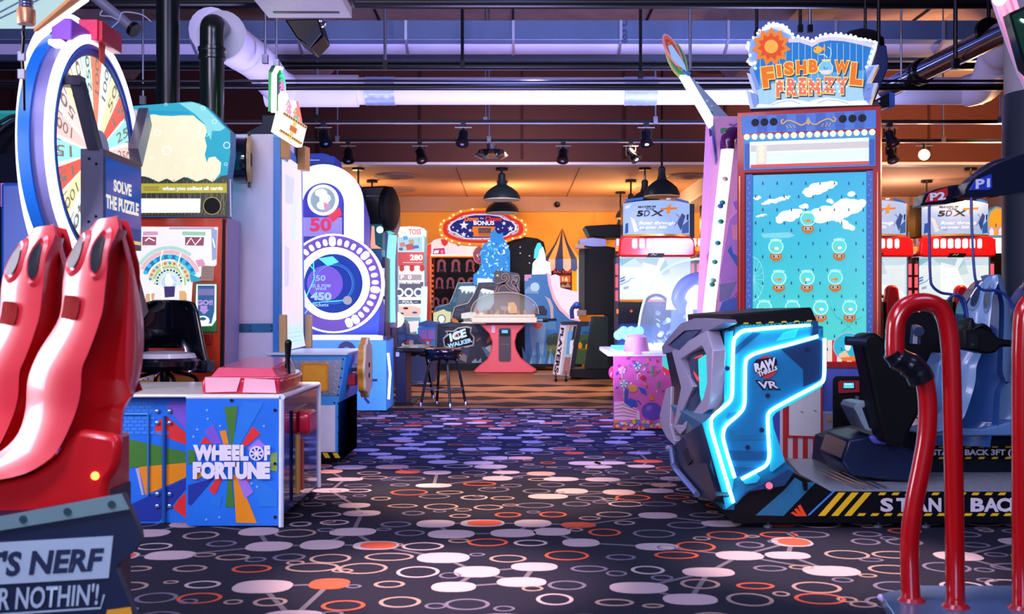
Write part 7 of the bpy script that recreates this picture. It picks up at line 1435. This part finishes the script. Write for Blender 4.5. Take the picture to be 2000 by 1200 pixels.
m.poly(f2, qg([(250, 980), (225, 880), (420, 800), (1480, 760), (1470, 920), (1490, 1000), (1430, 1015), (1000, 1040), (500, 1060), (255, 1060)]), E('#a8d4f4', .85), -.001, .001); m.poly(f2, qg([(262, 860), (330, 720), (1500, 640), (1480, 770), (420, 830)]), E('#5aaae8', .8), -.001, .0007)
for k in range(17):
    x = 270+k*75; m.stroke(f2, qg([(x, 330 if 620 < x < 1500 else 420), (x, 1040)]), .9, E('#bcdcf8', .8), .0005, .002)
m.poly(f2, qg([(220, 1075), (250, 1040), (380, 1050), (480, 1000), (620, 980), (760, 1000), (840, 1020), (900, 990), (1040, 965), (1180, 980), (1300, 1010), (1420, 1000), (1500, 1000), (1540, 1040), (1540, 1050), (220, 1080)]), E('#f6f2f6', 1.0), 0, .004)
for pts in ([(400, 1055), (520, 1015), (640, 1000), (740, 1040)], [(940, 1030), (1060, 990), (1180, 1000), (1300, 1035)]): m.stroke(f2, qg(pts), 2, E('#b8c4e8', .9), .004, .006)
m.stroke(f1, qg([(600, 300), (740, 300), (880, 350), (960, 300), (1080, 275), (1250, 285), (1420, 320), (1580, 360)]), 7, E('#d8d0f4', .9), .004, .012)
for pts in ([(185, 960), (270, 1000), (240, 1020), (280, 1050)], [(1470, 920), (1560, 850), (1480, 990), (1570, 960)], [(1470, 700), (1560, 640)]): m.stroke(f1, qg(pts), 2.4, D('#8fb0e8', .4), .003, .006)
# a plain orange starburst stands where the printed mascot is
m.poly(f2, qg(star(400, 370, 230, 11, .72)), E('#f08a2c', .8), .002, .008); m.poly(f2, qg(star(400, 370, 165, 11, .72)), E('#e8521c', .8), .008, .011); m.poly(f2, qg(ell(400, 370, 80, 80, 20)), E('#f6b24a', .85), .011, .013)
m.build('sign_board', t)
m = MB(); f3 = fs.off(.0); OR1 = E('#f07a18', .85); YEL = E('#f8d878', .95); SH = D('#0e2a5c', .5)
def letter(ch, x0, y0, x1, y1, rot=0, b=.06, c=OR1):
    cx, cy = (x0+x1)/2, (y0+y1)/2; co, si = math.cos(rot), math.sin(rot)
    def Rq(x, y): return qg([(cx+(x-cx)*co-(y-cy)*si, cy+(x-cx)*si+(y-cy)*co)])[0]
    def quad(g): return [Rq(x0-g, y1+g), Rq(x1+g, y1+g), Rq(x1+g, y0-g), Rq(x0-g, y0-g)]
    m.text(f3, ch, 0, 0, 0, 0, SH, .001, b+.05, quad=[(x+2, y+2.5) for x, y in quad(8)]); m.text(f3, ch, 0, 0, 0, 0, YEL, .004, b+.03, quad=quad(8)); m.text(f3, ch, 0, 0, 0, 0, c, .008, b, quad=quad(-4))
for a in (('F', 285, 600, 440, 850, -.12), ('I', 462, 580, 520, 725, -.10), ('S', 545, 545, 665, 705, -.06), ('H', 690, 530, 815, 695, -.02), ('B', 835, 520, 945, 680, .0), ('W', 1140, 530, 1310, 690, .05), ('L', 1325, 555, 1480, 825, .10)): letter(*a)
m.build('lettering', t)
m = MB(); RD2 = E('#ee7a62', .85)
for a in (('F', 455, 765, 540, 965, .0), ('R', 580, 740, 705, 950, .03), ('E', 720, 730, 812, 935, .0), ('N', 835, 745, 975, 935, -.03), ('Z', 1000, 725, 1150, 915, .05), ('Y', 1160, 730, 1300, 930, .0)): letter(*a, .07, RD2)
for k in range(46):
    x = 470+(k % 16)*53+(k//16)*17; y = 780+(k//16)*58; m.prism(f3, ell(*f3.uv(*qg([(x, y)])[0]), .006, n=8), .009, .012, E('#fff0d8', 1.3))
m.build('lower_lettering', t)
m = MB(); m.poly(f3, qg([(1000, 540), (985, 520), (1095, 515), (1085, 540), (1125, 600), (1120, 660), (1075, 695), (1000, 695), (950, 650), (950, 590)]), E('#f0d890', .95), 0, .006); m.poly(f3, qg([(1005, 545), (1080, 545), (1115, 600), (1110, 655), (1070, 685), (1005, 685), (960, 645), (960, 595)]), E('#7cc6ee', .9), .006, .010); m.poly(f3, qg([(965, 650), (1112, 645), (1070, 685), (1005, 685)]), E('#e4d8f0', .95), .010, .012); m.stroke(f3, qg([(1030, 640), (1015, 600)]), 1.5, D('#1a7a6a', .4), .010, .013); m.stroke(f3, qg([(1040, 635), (1060, 620)]), 1.5, D('#1a7a6a', .4), .010, .013); m.build('bowl_letter', t)
m = MB(); m.poly(f3, qg(ell(945, 405, 52, 42, 20, -.2)), E('#f4b43c', .9), 0, .006); m.poly(f3, qg([(985, 400), (1030, 350), (1032, 420), (1010, 410)]), E('#f0a02c', .9), 0, .006); m.stroke(f3, qg([(960, 460), (1020, 460), (1055, 500)]), 1.6, E('#d8f0fa', .9), 0, .005); m.stroke(f3, qg([(1060, 370), (1100, 400), (1100, 470), (1080, 500)]), 1.2, E('#c8e8f8', .9), 0, .005); m.poly(f3, qg(ell(915, 398, 7, 8, 10)), D('#1a1a22', .4), .006, .008); m.build('goldfish', t)
edge = [(150, 470), (118, 385), (130, 325), (190, 265), (240, 215), (262, 180), (310, 155), (340, 130), (372, 100), (425, 95), (470, 105), (530, 118), (580, 145), (610, 185), (650, 225), (655, 262), (715, 250), (770, 268), (825, 272), (880, 295), (925, 270), (975, 240), (1035, 225), (1095, 230), (1155, 218), (1215, 222), (1275, 240), (1330, 240), (1385, 255), (1450, 280), (1500, 285), (1555, 300), (1610, 315), (1600, 370), (1580, 430), (1560, 490), (1540, 550), (1515, 610), (150, 570), (125, 545), (215, 625), (205, 560)]
for k, (x, y) in enumerate(edge):
    m = MB(); m.ball(f1.at(*f1.uv(*qg([(x, y)])[0]), .012),   .0095, E('#ffe9d4', 5), seg=8, ring=5); m.build('sign_bulb', t)
# ---------------- things around the sign
t = thing('dish_speaker', 'round black dish speaker peeking up behind the right of the bulb lit sign', 'speaker', P(1682, 75, 8.6)); m = MB(); m.lathe(P(1682, 95, 8.6), [(.11, -.03), (.18, .0), (.17, .08), (.10, .14), (0, .16)], D('#0c0d12', .5), 24, (0, -.2, 1)); m.build('dish', t); m = MB(); m.tube([P(1690, 80, 8.62), P(1690, -60, 8.62)], .012, BLACK, 8); m.build('hanger', t)
t = thing('projector', 'dark blue projector box on an arm right of the bulb lit sign', 'projector', P(1722, 200, 8.5)); fz = FZ(8.3); m = MB(); m.poly(fz, [(1700, 130), (1716, 88), (1732, 88), (1736, 130), (1724, 160), (1708, 200), (1702, 200)], D('#0f2460', .4), -.2, 0); m.build('blue_housing', t, bevel=.01); m = MB(); m.poly(fz, [(1708, 196), (1735, 182), (1735, 210), (1722, 212)], D('#0d1222', .4), -.2, .02); m.poly(fz, [(1736, 180), (1747, 182), (1747, 208), (1736, 206)], D('#2a64c8', .4), -.15, .01); m.prism(fz.off(.02), ell(*fz.uv(1715, 199), .01, n=10), 0, .004, WHITE); m.build('lens_box', t, bevel=.008); m = MB(); q = P(1716, 120, 8.4); m.tube([q, (q.x, q.y, 5.49)], .015, BLACK, 8); m.build('mount_pole', t)
# ---------------- virtual reality ride with cyan light lines, seats and headset booms
qv = lambda pts: [(1290+x*.375, 590+y*.375) for x, y in pts]
ZV = 5.5; fz = FZ(ZV); t = thing('vr_motion_ride', 'angular blue ride hood outlined by cyan light lines, on a lettered black platform', 'arcade ride', gnd(1680, 6.1))
TEAL = D('#0f6f9c', .3, var=.15); TEAL2 = D('#1f93c0', .3, var=.1); VB = D('#0c5488', .3, var=.1); VD = D('#0a2f5c', .35); LAV = D('#b2aac8', .35, .2, var=.12); CYL = E('#7deeff', 9); NVY = D('#0c1830', .4)
body = [(340, 150), (430, 120), (790, 118), (850, 128), (858, 400), (835, 440), (600, 575), (580, 605), (590, 660), (645, 830), (700, 880), (640, 960), (560, 1000), (440, 1050), (385, 1085), (330, 1085), (322, 1010), (215, 632), (300, 565), (332, 520)]
m = MB(); m.poly(fz, qv(body), TEAL, -1.25, -.012); m.build('hood_body', t)
m = MB(); m.poly(fz, qv([(335, 160), (378, 150), (372, 480), (352, 522), (268, 602), (262, 650), (275, 700), (382, 1050), (340, 1080), (325, 1010), (218, 634), (300, 568), (332, 520)]), D('#1fb4dc', .3), -.012, 0)  # brighter cyan: glow of the light lines put into the band colour
m.poly(fz, qv([(385, 190), (430, 155), (780, 125), (845, 140), (820, 178), (520, 258), (455, 285), (440, 320), (432, 540), (398, 592), (338, 642), (322, 690), (330, 742), (385, 915), (370, 1010), (280, 690), (272, 645), (285, 602), (358, 532), (380, 480)]), TEAL2, -.012, .0)
m.poly(fz, qv([(385, 240), (480, 160), (520, 162), (388, 275)]), VB, 0, .002); m.poly(fz, qv([(640, 160), (720, 140), (700, 185), (600, 205)]), D('#37c8e8', .3), 0, .002)
m.poly(fz, qv([(300, 720), (320, 745), (360, 880), (340, 900)]), D('#2fc4e0', .3), 0, .002); m.poly(fz, qv([(350, 585), (400, 575), (385, 600), (345, 610)]), TEAL, 0, .003)
m.build('outer_band', t)
m = MB(); m.poly(fz, qv([(455, 310), (475, 285), (530, 262), (825, 185), (850, 200), (845, 400), (815, 428), (590, 550), (562, 580), (555, 610), (562, 800), (545, 845), (420, 915), (390, 905), (340, 745), (332, 690), (345, 648), (405, 600), (442, 545)]), D('#1472a8', .3, var=.1), -.012, .004)
f1 = fz.off(.004); m.poly(f1, qv([(630, 248), (815, 195), (848, 205), (842, 395), (812, 415), (745, 442), (742, 352)]), VD, 0, .003); m.poly(f1, qv([(335, 650), (380, 692), (552, 694), (556, 720), (345, 720), (335, 700)]), TEAL, 0, .002); m.poly(f1, qv([(350, 775), (558, 780), (560, 825), (365, 825)]), VB, 0, .002); m.poly(f1, qv([(395, 905), (420, 912), (500, 868), (370, 860)]), VB, 0, .002)
m.build('side_panel', t)
for nm, pts, r in (('light_line', [(778, 118), (640, 130), (480, 145), (430, 152), (398, 175), (379, 212), (374, 350), (371, 480), (355, 522), (310, 562), (268, 602), (262, 642), (272, 692), (325, 870), (378, 1045)], .0095),
                   ('light_line', [(818, 179), (680, 218), (520, 260), (465, 283), (442, 315), (438, 430), (434, 540), (400, 590), (342, 642), (325, 685), (332, 742), (385, 915)], .009),
                   ('light_line', [(852, 190), (852, 300), (848, 398), (820, 430), (700, 494), (590, 555), (563, 580), (557, 615), (561, 710), (565, 800), (548, 850), (490, 885), (420, 922)], .009)):
    m = MB(); p2 = smooth([(x, y, 0) for x, y in qv(pts)], 4); m.tube([f1.at(*f1.uv(p.x, p.y), .008) for p in p2], r, CYL, 8); m.build(nm, t)
m = MB(); m.poly(fz, qv([(855, 190), (858, 200), (858, 402), (838, 442), (600, 577), (582, 602), (588, 655), (648, 832), (580, 885), (572, 880), (580, 700), (560, 640), (562, 585), (590, 556), (820, 432), (850, 400)]), D('#25b8de', .3), -.01, .006); m.poly(fz, qv([(420, 922), (490, 885), (520, 915), (500, 940), (440, 950)]), D('#25b8de', .3), -.01, .006); m.build('inner_edge', t)
m = MB(); m.poly(fz, qv([(355, 65), (780, 28), (812, 105), (790, 120), (360, 122)]), D('#05070d', .5), -1.3, .02); m.build('top_cap', t, bevel=.008)
m = MB(); m.text(fz.off(.022), 'STAND BACK 3FT (1M)', 0, 0, 0, 0, D('#2fd0d8', .4), .002, .03, quad=[qv([(418, 138)])[0], qv([(785, 120)])[0], qv([(785, 100)])[0], qv([(418, 122)])[0]])
for k in range(6): x = 430+k*66; m.poly(fz.off(.022), qv([(x, 116-k*2.6), (x+30, 115-k*2.6), (x+26, 107-k*2.6), (x+4, 108-k*2.6)]), D('#d8c83c', .4), 0, .002)
m.build('warning_strip', t)
m = MB(); m.poly(fz, qv([(785, 95), (812, 100), (815, 165), (780, 178)]), D('#1a4a78', .3), -.05, .03); m.build('corner_bracket', t)
m = MB(); f2 = f1.off(.003); m.poly(f2, qv(ell(550, 340, 56, 60, 28)), D('#b8303e', .4), 0, .002); m.poly(f2.off(.002), qv([(482, 325), (500, 300), (590, 288), (606, 300), (608, 350), (520, 395), (510, 360), (490, 370)]), D('#10182c', .4), 0, .001)
m.text(f2, 'RAW', 0, 0, 0, 0, D('#e9e6f0', .4), .006, .06, quad=[qv([(492, 366)])[0], qv([(602, 338)])[0], qv([(596, 288)])[0], qv([(484, 322)])[0]]); m.text(f2, 'THRILLS', 0, 0, 0, 0, D('#e9e6f0', .4), .006, .05, quad=[qv([(512, 392)])[0], qv([(608, 352)])[0], qv([(604, 332)])[0], qv([(502, 366)])[0]]); m.build('maker_emblem', t)
m = MB(); m.text(f2, 'VR', 0, 0, 0, 0, D('#0c1830', .4), .002, .11, quad=[qv([(502, 460)])[0], qv([(628, 458)])[0], qv([(614, 404)])[0], qv([(492, 408)])[0]]); m.text(f2, 'VR', 0, 0, 0, 0, D('#d8d4e8', .4), .005, .03, quad=[qv([(515, 452)])[0], qv([(615, 450)])[0], qv([(604, 412)])[0], qv([(504, 414)])[0]]); m.build('vr_lettering', t)
for x, y in ((557, 488), (452, 757), (760, 246), (527, 667), (348, 346)):
    m = MB(); c = f1.uv(*qv([(x, y)])[0]); m.prism(f1, ell(*c, .012, n=12), 0, .008, NAVY); m.build('screw', t)
# front cowl facing the aisle
fa = FO(1310, 6.85, 1418, 5.52)
m = MB(); rows = []
near = [(1430, 622, 5.5), (1424, 650, 5.5), (1420, 770, 5.5), (1400, 802, 5.5), (1371, 828, 5.5), (1388, 890, 5.5), (1412, 985, 5.5)]
mid = [(1385, 625, 6.0), (1352, 680, 6.0), (1350, 770, 6.0), (1345, 815, 6.0), (1340, 848, 6.0), (1350, 900, 6.0), (1395, 978, 6.0)]
far = [(1362, 628, 6.8), (1312, 680, 6.9), (1318, 770, 6.9), (1312, 815, 6.9), (1318, 850, 6.9), (1330, 895, 6.8), (1372, 960, 6.7)]
m.loft([[P(*p) for p in near], [P(*p) for p in mid], [P(*p) for p in far]], D('#23304e', .35, .2)); m.build('front_cowl', t, sharp=20, solid=.03)
fq = fa.off(.03); m = MB()
O10 = [(290, 150), (322, 250), (312, 440), (300, 560), (215, 622), (145, 692), (108, 650), (150, 445), (100, 258), (180, 205)]; I10 = [(262, 228), (285, 272), (290, 420), (270, 500), (210, 585), (160, 640), (125, 642), (215, 440), (150, 300), (205, 262)]
m.band(fq, qv(O10), qv(I10), LAV, -.02, .05); m.build('cowl_frame', t, bevel=.008)
m = MB(); m.poly(fq, qv(I10), D('#0d2444', .25, coat=.5), -.03, .0); m.build('cowl_recess', t)
m = MB(); m.poly(fq, qv([(195, 310), (280, 258), (290, 435), (195, 612), (172, 614), (222, 440)]), E('#34dce4', .95), .001, .02); m.build('cyan_window', t)
m = MB(); p2 = qv([(196, 300), (190, 340), (205, 375), (222, 410)]); m.stroke(fq, p2, 2.2, E('#d83a4a', 1.4), .02, .03); m.stroke(fq, qv([(196, 296), (240, 278)]), 2.4, E('#d83a4a', 1.2), .02, .028); m.build('red_warning', t)
m = MB(); m.poly(fq, qv([(38, 235), (70, 190), (140, 112), (215, 85), (360, 92), (372, 110), (290, 150), (182, 206), (100, 260), (45, 272)]), D('#857da2', .35, .2), -.03, .04); m.poly(fq.off(.04), qv([(52, 228), (142, 152), (215, 148), (105, 256)]), D('#142c64', .3), 0, .01); m.stroke(fq.off(.04), qv([(50, 224), (140, 148), (215, 142)]), 2, D('#9a94b8', .3, .4), 0, .02); m.build('cowl_brow', t, bevel=.006)
m = MB(); m.poly(fq, qv([(45, 272), (100, 262), (152, 445), (135, 560), (108, 640), (92, 690), (70, 600), (78, 440)]), D('#c9b8b0', .12, 1.), -.03, .02); m.build('mirror_strip', t)  # warm tint paints reflected warm lights into the chrome
m = MB(); m.poly(fq, qv([(18, 590), (52, 452), (80, 440), (74, 640), (100, 722), (96, 748), (58, 712), (30, 660)]), LAV, -.06, .03); m.build('outer_blade', t, bevel=.006)
m = MB(); m.poly(fq, qv([(96, 750), (150, 700), (215, 636), (245, 760), (322, 1010), (300, 1042), (240, 1010), (130, 880)]), D('#131f38', .35), -.04, .03); m.poly(fq.off(.03), qv([(120, 780), (185, 740), (200, 800), (150, 850)]), BLACK, 0, .01); m.build('lower_cowl', t)
m = MB(); m.tube([fq.at(*fq.uv(*p), .05) for p in qv([(80, 762), (100, 768), (112, 850), (130, 878), (238, 1002)])], .018, D('#7f93c8', .25, .7), 8); m.build('edge_tube', t)
# platform
zp = P(0, 962, ZV).z; m = MB()
m.poly(fz, qv([(385, 1085), (390, 1050), (465, 990), (640, 960), (690, 890), (720, 905), (890, 988)])+[(2040, 961), (2040, 1022), (1432, 1022)], D('#0a0d16', .35), -1.25, 0)
f3 = fz; m.poly(f3, qv([(495, 1112), (640, 985), (700, 915), (740, 940), (808, 940), (640, 1115)]), D('#1c6c94', .35), 0, .003); m.poly(f3, qv([(390, 1050), (455, 985), (640, 955), (690, 885), (660, 870), (560, 930), (440, 985)]), D('#123a6a', .35), 0, .02)
for k in range(3): x = 678+k*18; m.poly(f3, qv([(x, 1100-k*18), (x+14, 1092-k*18), (x+48, 1116), (x+26, 1116)]), D('#f0481c', .4), .001, .004)
m.stroke(f3, qv([(770, 1112), (905, 985)]), 3, D('#3f86d8', .35), 0, .004)
YL = D('#f2c21a', .45)
for k in range(3): x = 1598+k*25.5; m.poly(f3, [(x, 1008), (x+13, 1008), (x+53, 962.5), (x+40, 962.5)], YL, 0, .004)
for k in range(14): 
    x = 1715+k*26; m.poly(f3, [(x, 967.5), (x+12, 967.5), (x+16, 962.5), (x+4, 962.5)], YL, 0, .004)
for k in range(16):
    x = 1674+k*26; m.poly(f3, [(x, 1008), (x+13, 1008), (x+17, 1003), (x+4, 1003)], YL, 0, .004)
LT = D('#ded6e4', .45)
for s_, x0, x1 in (('S', 1719, 1744), ('T', 1750, 1777), ('A', 1780, 1812), ('N', 1813, 1838), ('D', 1844, 1868), ('B', 1895, 1922), ('A', 1921, 1950), ('C', 1946, 1972), ('K', 1972, 1998)): m.text(f3, s_, x0, 973, x1, 1000, LT, .004, .04)
m.build('platform', t)
m = MB(); fh = FH(zp); m.prism(fh, [fh.uv(*qv([(800, 990)])[0]) if 0 else (P(1590, 0, ZV+.02).x, ZV+.01), (P(1985, 0, ZV).x+.3, ZV+.01), (P(1985, 0, ZV).x+.3, 6.72), (P(1535, 900, 6.72).x, 6.72)], .0, .006, D('#c4c8d6', .25, .45, var=.2, scale=40, bump=.3))
for k in range(5): m.tube([P(1548+k*8, 901, 6.70)+Vector((.02*k, 0, .0)), P(1600+k*14, 958, 5.55)+Vector((.2, 0, .01))], .006, STEEL, 6)
m.build('tread_deck', t)
m = MB(); m.box(P(1440, 0, ZV).x, P(2040, 0, ZV).x, ZV+.1, 6.7, .02, P(0, 1022, ZV).z, BLACK); m.build('base_skid', t)
for x in (1500, 1715, 1808):
    m = MB(); q = gnd(x, 5.52); m.lathe((q.x, 5.52, 0), [(.025, 0), (.025, .012), (.008, .02), (.008, .05)], STEEL, 12); m.build('levelling_foot', t)
m = MB(); m.prism(f1, ell(*f1.uv(*qv([(558, 952)])[0]), .026, n=16), 0, .03, VD); m.prism(f1, ell(*f1.uv(*qv([(558, 952)])[0]), .017, n=14), .03, .04, E('#f06a8a', 1.2)); m.build('round_button', t)
m = MB(); m.poly(f3, qv([(735, 940), (758, 938), (758, 978), (742, 980)]), BLACK, 0, .03); m.build('toggle_latch', t)
# seat pedestal and seats
f4 = FZ(6.15); m = MB(); m.poly(f4, [(1650, 872), (1690, 858), (1760, 848), (2080, 848), (2080, 945), (1640, 945)], D('#0a1420', .4), -.6, 0)
m.poly(f4, [(1800, 872), (2080, 872), (2080, 898), (1800, 898)], BLACK, 0, .01)
for k in range(11): x = 1806+k*26; m.poly(f4.off(.01), [(x, 875), (x+11, 875), (x+14, 872), (x+3, 872)], D('#a88c1c', .5), 0, .002); m.poly(f4.off(.01), [(x, 897), (x+11, 897), (x+14, 893), (x+3, 893)], D('#d8a81c', .5), 0, .002)
m.text(f4.off(.01), 'STAND BACK 3FT (1M)', 1820, 878, 2002, 893, D('#c8c6dc', .5), .003, .04); m.build('seat_pedestal', t)
m = MB(); m.tube([P(1790, 930, 6.1), P(1820, 938, 6.1), P(2080, 938, 6.1)], .008, D('#e0a870', .25, .8), 8); m.build('gold_rail', t)
SB = D('#5a80b4', .3, coat=.35, var=.08); SB2 = D('#6f93c0', .3, coat=.35)
moulded_seat(t, lambda x, y: ((x-228)*.60+1948, (y-424)*.60+538), (6.02, 5.90, 5.98), (D('#2a4f8c', .3, coat=.3), SB2, D('#1c2c48', .4), D('#10203c', .5)), 'blue_seat')
moulded_seat(t, lambda x, y: ((x-228)*.60+2042, (y-424)*.60+545), (6.30, 6.18, 6.26), (D('#2a4f8c', .3, coat=.3), SB2, D('#1c2c48', .4), D('#10203c', .5)), 'blue_seat')
m = MB(); f5 = FZ(5.98); m.poly(f5, [(1820, 826), (1850, 836), (1920, 838), (1970, 826), (2080, 826), (2080, 852), (1800, 852), (1806, 832)], SB, -.4, .0); m.poly(f5, [(1828, 830), (1828, 760), (1834, 715), (1845, 692), (1852, 690), (1852, 832)], SB, -.2, -.02); m.build('seat_base', t, bevel=.02)
m = MB(); f6 = FZ(5.8); m.poly(f6, [(1668, 797), (1674, 788), (1690, 786), (1716, 790), (1740, 815), (1760, 860), (1720, 850), (1690, 840)], D('#9ab4c8', .35), -.25, 0); m.poly(f6, [(1683, 797), (1692, 792), (1706, 830), (1698, 838)], NVY, 0, .01); m.build('knee_pad', t, bevel=.012)
m = MB(); m.poly(f6, [(1655, 858), (1700, 850), (1800, 888), (1800, 945), (1660, 930), (1640, 900)], D('#0b1d42', .35), -.4, .02); m.poly(f6, [(1690, 850), (1725, 848), (1730, 868), (1700, 866)], D('#5a5cc8', .3), .02, .05); m.build('foot_console', t, bevel=.015)
m = MB(); f7 = FZ(5.6); m.poly(f7, [(1684, 668), (1692, 653), (1712, 650), (1728, 662), (1752, 690), (1790, 705), (1800, 800), (1775, 850), (1768, 878), (1730, 866), (1712, 800), (1700, 740)], D('#07080e', .5), -.2, 0); m.build('control_column', t, bevel=.02)
m = MB(); m.tube([P(1652, 666, 5.55), P(1690, 668, 5.55)], .024, D('#0f1c38', .5), 10); m.build('handle_grip', t)
m = MB(); m.tube([P(1787, 672, 5.9), P(1790, 640, 5.9), P(1795, 648, 5.85)], .03, D('#3a4468', .3), 8); m.build('holster_hook', t); m = MB(); m.poly(FZ(6.3), [(1762, 610), (1850, 610), (1850, 720), (1762, 720)], D('#07080f', .5), -.2, 0); m.prism(FZ(6.29), ell(*FZ(6.29).uv(1797, 646), .008, n=8), 0, .01, E('#ff3030', 5)); m.build('gun_holster', t)
# headset booms P1 P2
m = MB(); f8 = FZ(5.75); m.poly(f8, [(1797, 402), (1806, 380), (1826, 370), (1860, 362), (1884, 360), (1884, 392), (1846, 399)], D('#0a1024', .25, coat=.5), -.12, 0); m.poly(f8, [(1806, 396), (1814, 378), (1850, 366), (1852, 380), (1844, 392)], D('#c02028', .35), 0, .006); m.text(f8, 'P2', 0, 0, 0, 0, D('#d8e4fa', .4), .01, .04, quad=[(1815, 393), (1846, 390), (1844, 375), (1815, 378)]); m.build('boom_p2', t, bevel=.008)
m = MB(); f9 = FZ(5.6); m.poly(f9, [(1880, 382), (1890, 360), (1910, 342), (1950, 318), (2000, 300), (2090, 285), (2090, 370), (1990, 376), (1940, 384), (1890, 386)], D('#0a1328', .25, coat=.5), -.14, 0); m.poly(f9, [(1892, 372), (1904, 352), (1936, 340), (1938, 366), (1932, 372)], D('#2038b0', .35), 0, .006); m.text(f9, 'P1', 0, 0, 0, 0, D('#c4d4f4', .4), .01, .04, quad=[(1904, 370), (1932, 366), (1932, 349), (1904, 351)]); m.build('boom_p1', t, bevel=.008)
m = MB(); m.tube(smooth([P(1905, 350, 5.72), P(1950, 322, 5.8), P(2080, 296, 5.9)], 4), .03, D('#122244', .3), 10); m.box(P(2075, 0, 5.7).x, P(2110, 0, 5.7).x, 5.55, 5.85, .1, P(0, 285, 5.7).z, NVY); m.build('boom_mast', t)
def cable(name, pts, Z, label=None): 
    m = MB(); m.tube(smooth([P(x, y, Z) for x, y in pts], 5), .0075, D('#1a2f7a', .35), 8); return m.build(name, t)
cable('headset_cable', [(1815, 400), (1815, 460), (1817, 540), (1822, 560), (1838, 572), (1856, 575), (1872, 580), (1882, 600), (1888, 625)], 5.55)
cable('headset_cable', [(1897, 386), (1898, 440), (1902, 520), (1907, 552), (1918, 566), (1945, 568), (1965, 578), (1978, 600), (1984, 640)], 5.5)
cable('headset_cable', [(1852, 586), (1862, 577), (1876, 578), (1885, 592), (1890, 622)], 5.52)
t2 = thing('vr_headset', 'black headset hanging on its cable in front of the blue moulded seat', 'headset', P(1920, 690, 5.5)); f10 = FZ(5.45)
m = MB(); m.poly(f10, [(1881, 642), (1892, 640), (1893, 622), (1902, 620), (1908, 640), (1920, 640), (1942, 650), (1952, 662), (1980, 665), (1980, 678), (1955, 678), (1945, 690), (1926, 692), (1900, 686), (1884, 684)], D('#08090d', .5), -.14, 0); m.build('visor', t2, bevel=.02)
m = MB(); m.tube(smooth([P(1898, 645, 5.46), P(1918, 636, 5.46), P(1935, 648, 5.46)], 4), .012, BLACK, 8); m.build('head_strap', t2)
m = MB(); m.prism(f10, rr(*f10.uv(1890, 681), *f10.uv(1908, 652), .01), 0, .012, D('#15181f', .4)); m.prism(f10.off(.012), ell(*f10.uv(1897, 673), .008, n=10), 0, .004, D('#2a2e3a', .3)); m.build('front_plate', t2)

# ---------------- red tube rail with padded grip, nearest at the right
ZR2 = 3.95; t = thing('red_guard_rail', 'thick glossy red tube guard rail with black padded grip on a floor plate', 'rail', gnd(1850, 3.95))
RT = D('#a5060f', .2, coat=.6); TP = lambda pts, Z=ZR2: smooth([P(x, y, Z) for x, y in pts], 6)
m = MB(); m.tube(TP([(1748, 700), (1748, 665), (1751, 628), (1766, 602), (1792, 591), (1822, 594), (1842, 612), (1853, 650), (1858, 720), (1861, 850), (1864, 1000), (1866, 1192)]), .034, RT, 20); m.build('hoop_tube', t)
m = MB(); m.tube(TP([(1797, 722), (1806, 745), (1812, 790), (1810, 850), (1800, 910), (1786, 980), (1777, 1050), (1777, 1110), (1780, 1182)], 3.98), .034, RT, 20); m.build('bent_tube', t)
m = MB(); m.tube(TP([(2012, 590), (2000, 612), (1996, 660), (1995, 760), (1996, 1195)], 3.9), .034, RT, 20); m.build('right_tube', t)
m = MB(); m.tube(TP([(1742, 688), (1752, 700), (1774, 712), (1792, 728), (1801, 746)], 3.95), [.036]*6+[.042]*6+[.046]*6+[.048]*6+[.044], D('#0a0d1a', .35, coat=.3), 18); m.build('padded_grip', t)
fh = FH(.03); m = MB(); m.prism(fh, [fh.uv(1719, 1166), fh.uv(1795, 1150), fh.uv(2060, 1150), fh.uv(2060, 1290), fh.uv(1800, 1290)], -.03, .012, D('#6d86b4', .25, .6)); m.build('floor_plate', t, bevel=.004)
m = MB(); m.tube([fh.at(*fh.uv(1719, 1167), .0), fh.at(*fh.uv(1810, 1225), .0)], .012, D('#b8a4e0', .3, .3), 8); m.build('plate_edge', t)
for x, y in ((1780, 1180), (1866, 1192), (1996, 1195)):
    q = fh.hit(x, y); m = MB(); m.lathe((q.x, q.y, .035), [(.05, 0), (.05, .008), (.038, .02)], D('#9a1020', .3, coat=.4), 18); m.build('foot_flange', t)

# ---------------- pink lit arch game at the top right corner
t = thing('pink_arch_game', 'pink lit arch sign around a tilted dark screen at the top right corner', 'arcade sign', P(1990, 80, 5.0)); fz = FZ(5.0)
oc = [(1938, -40), (1946, 0), (1960, 42), (1979, 95), (1996, 140), (2030, 210)]; ic = [(1985, -40), (1988, -10), (2000, 30), (2014, 80), (2028, 115), (2060, 165)]
m = MB(); m.band(fz, oc, ic, D('#dcb8dc', .4), -.05, -.02, closed=False); m.build('arch_body', t)
for k in range(3):
    pts = [(x+6+k*14, y-2*k) for x, y in oc]; m = MB(); p2 = smooth([P(x, y, 4.985) for x, y in pts], 5); m.tube(p2, .009, E('#ff7f98', 2.2), 8); m.build('neon_tube', t)
m = MB(); m.ball(P(1952, -2, 4.96), .03, E('#ffd0b0', 9)); m.build('arch_bulb', t)
m = MB(); m.poly(FZ(4.9), [(1970, 26), (2060, -14), (2060, 190), (2000, 132)], D('#04120c', .2, coat=.4), -.06, 0); m.poly(FZ(4.9), [(1976, 30), (2056, -8), (2056, 176), (2003, 122)], D('#0c3a26', .15, coat=.6), 0, .004); m.prism(FZ(4.89), FZ(4.89).px(ell(1999, 41, 8, 3, 12, .5)), 0, .002, E('#d8ffe8', 2)); m.build('tilted_screen', t)
m = MB(); m.tube([P(2040, 40, 5.1), (P(2040, 40, 5.1).x, 5.1, 5.49)], .03, BLACK, 8); m.build('hanger', t)
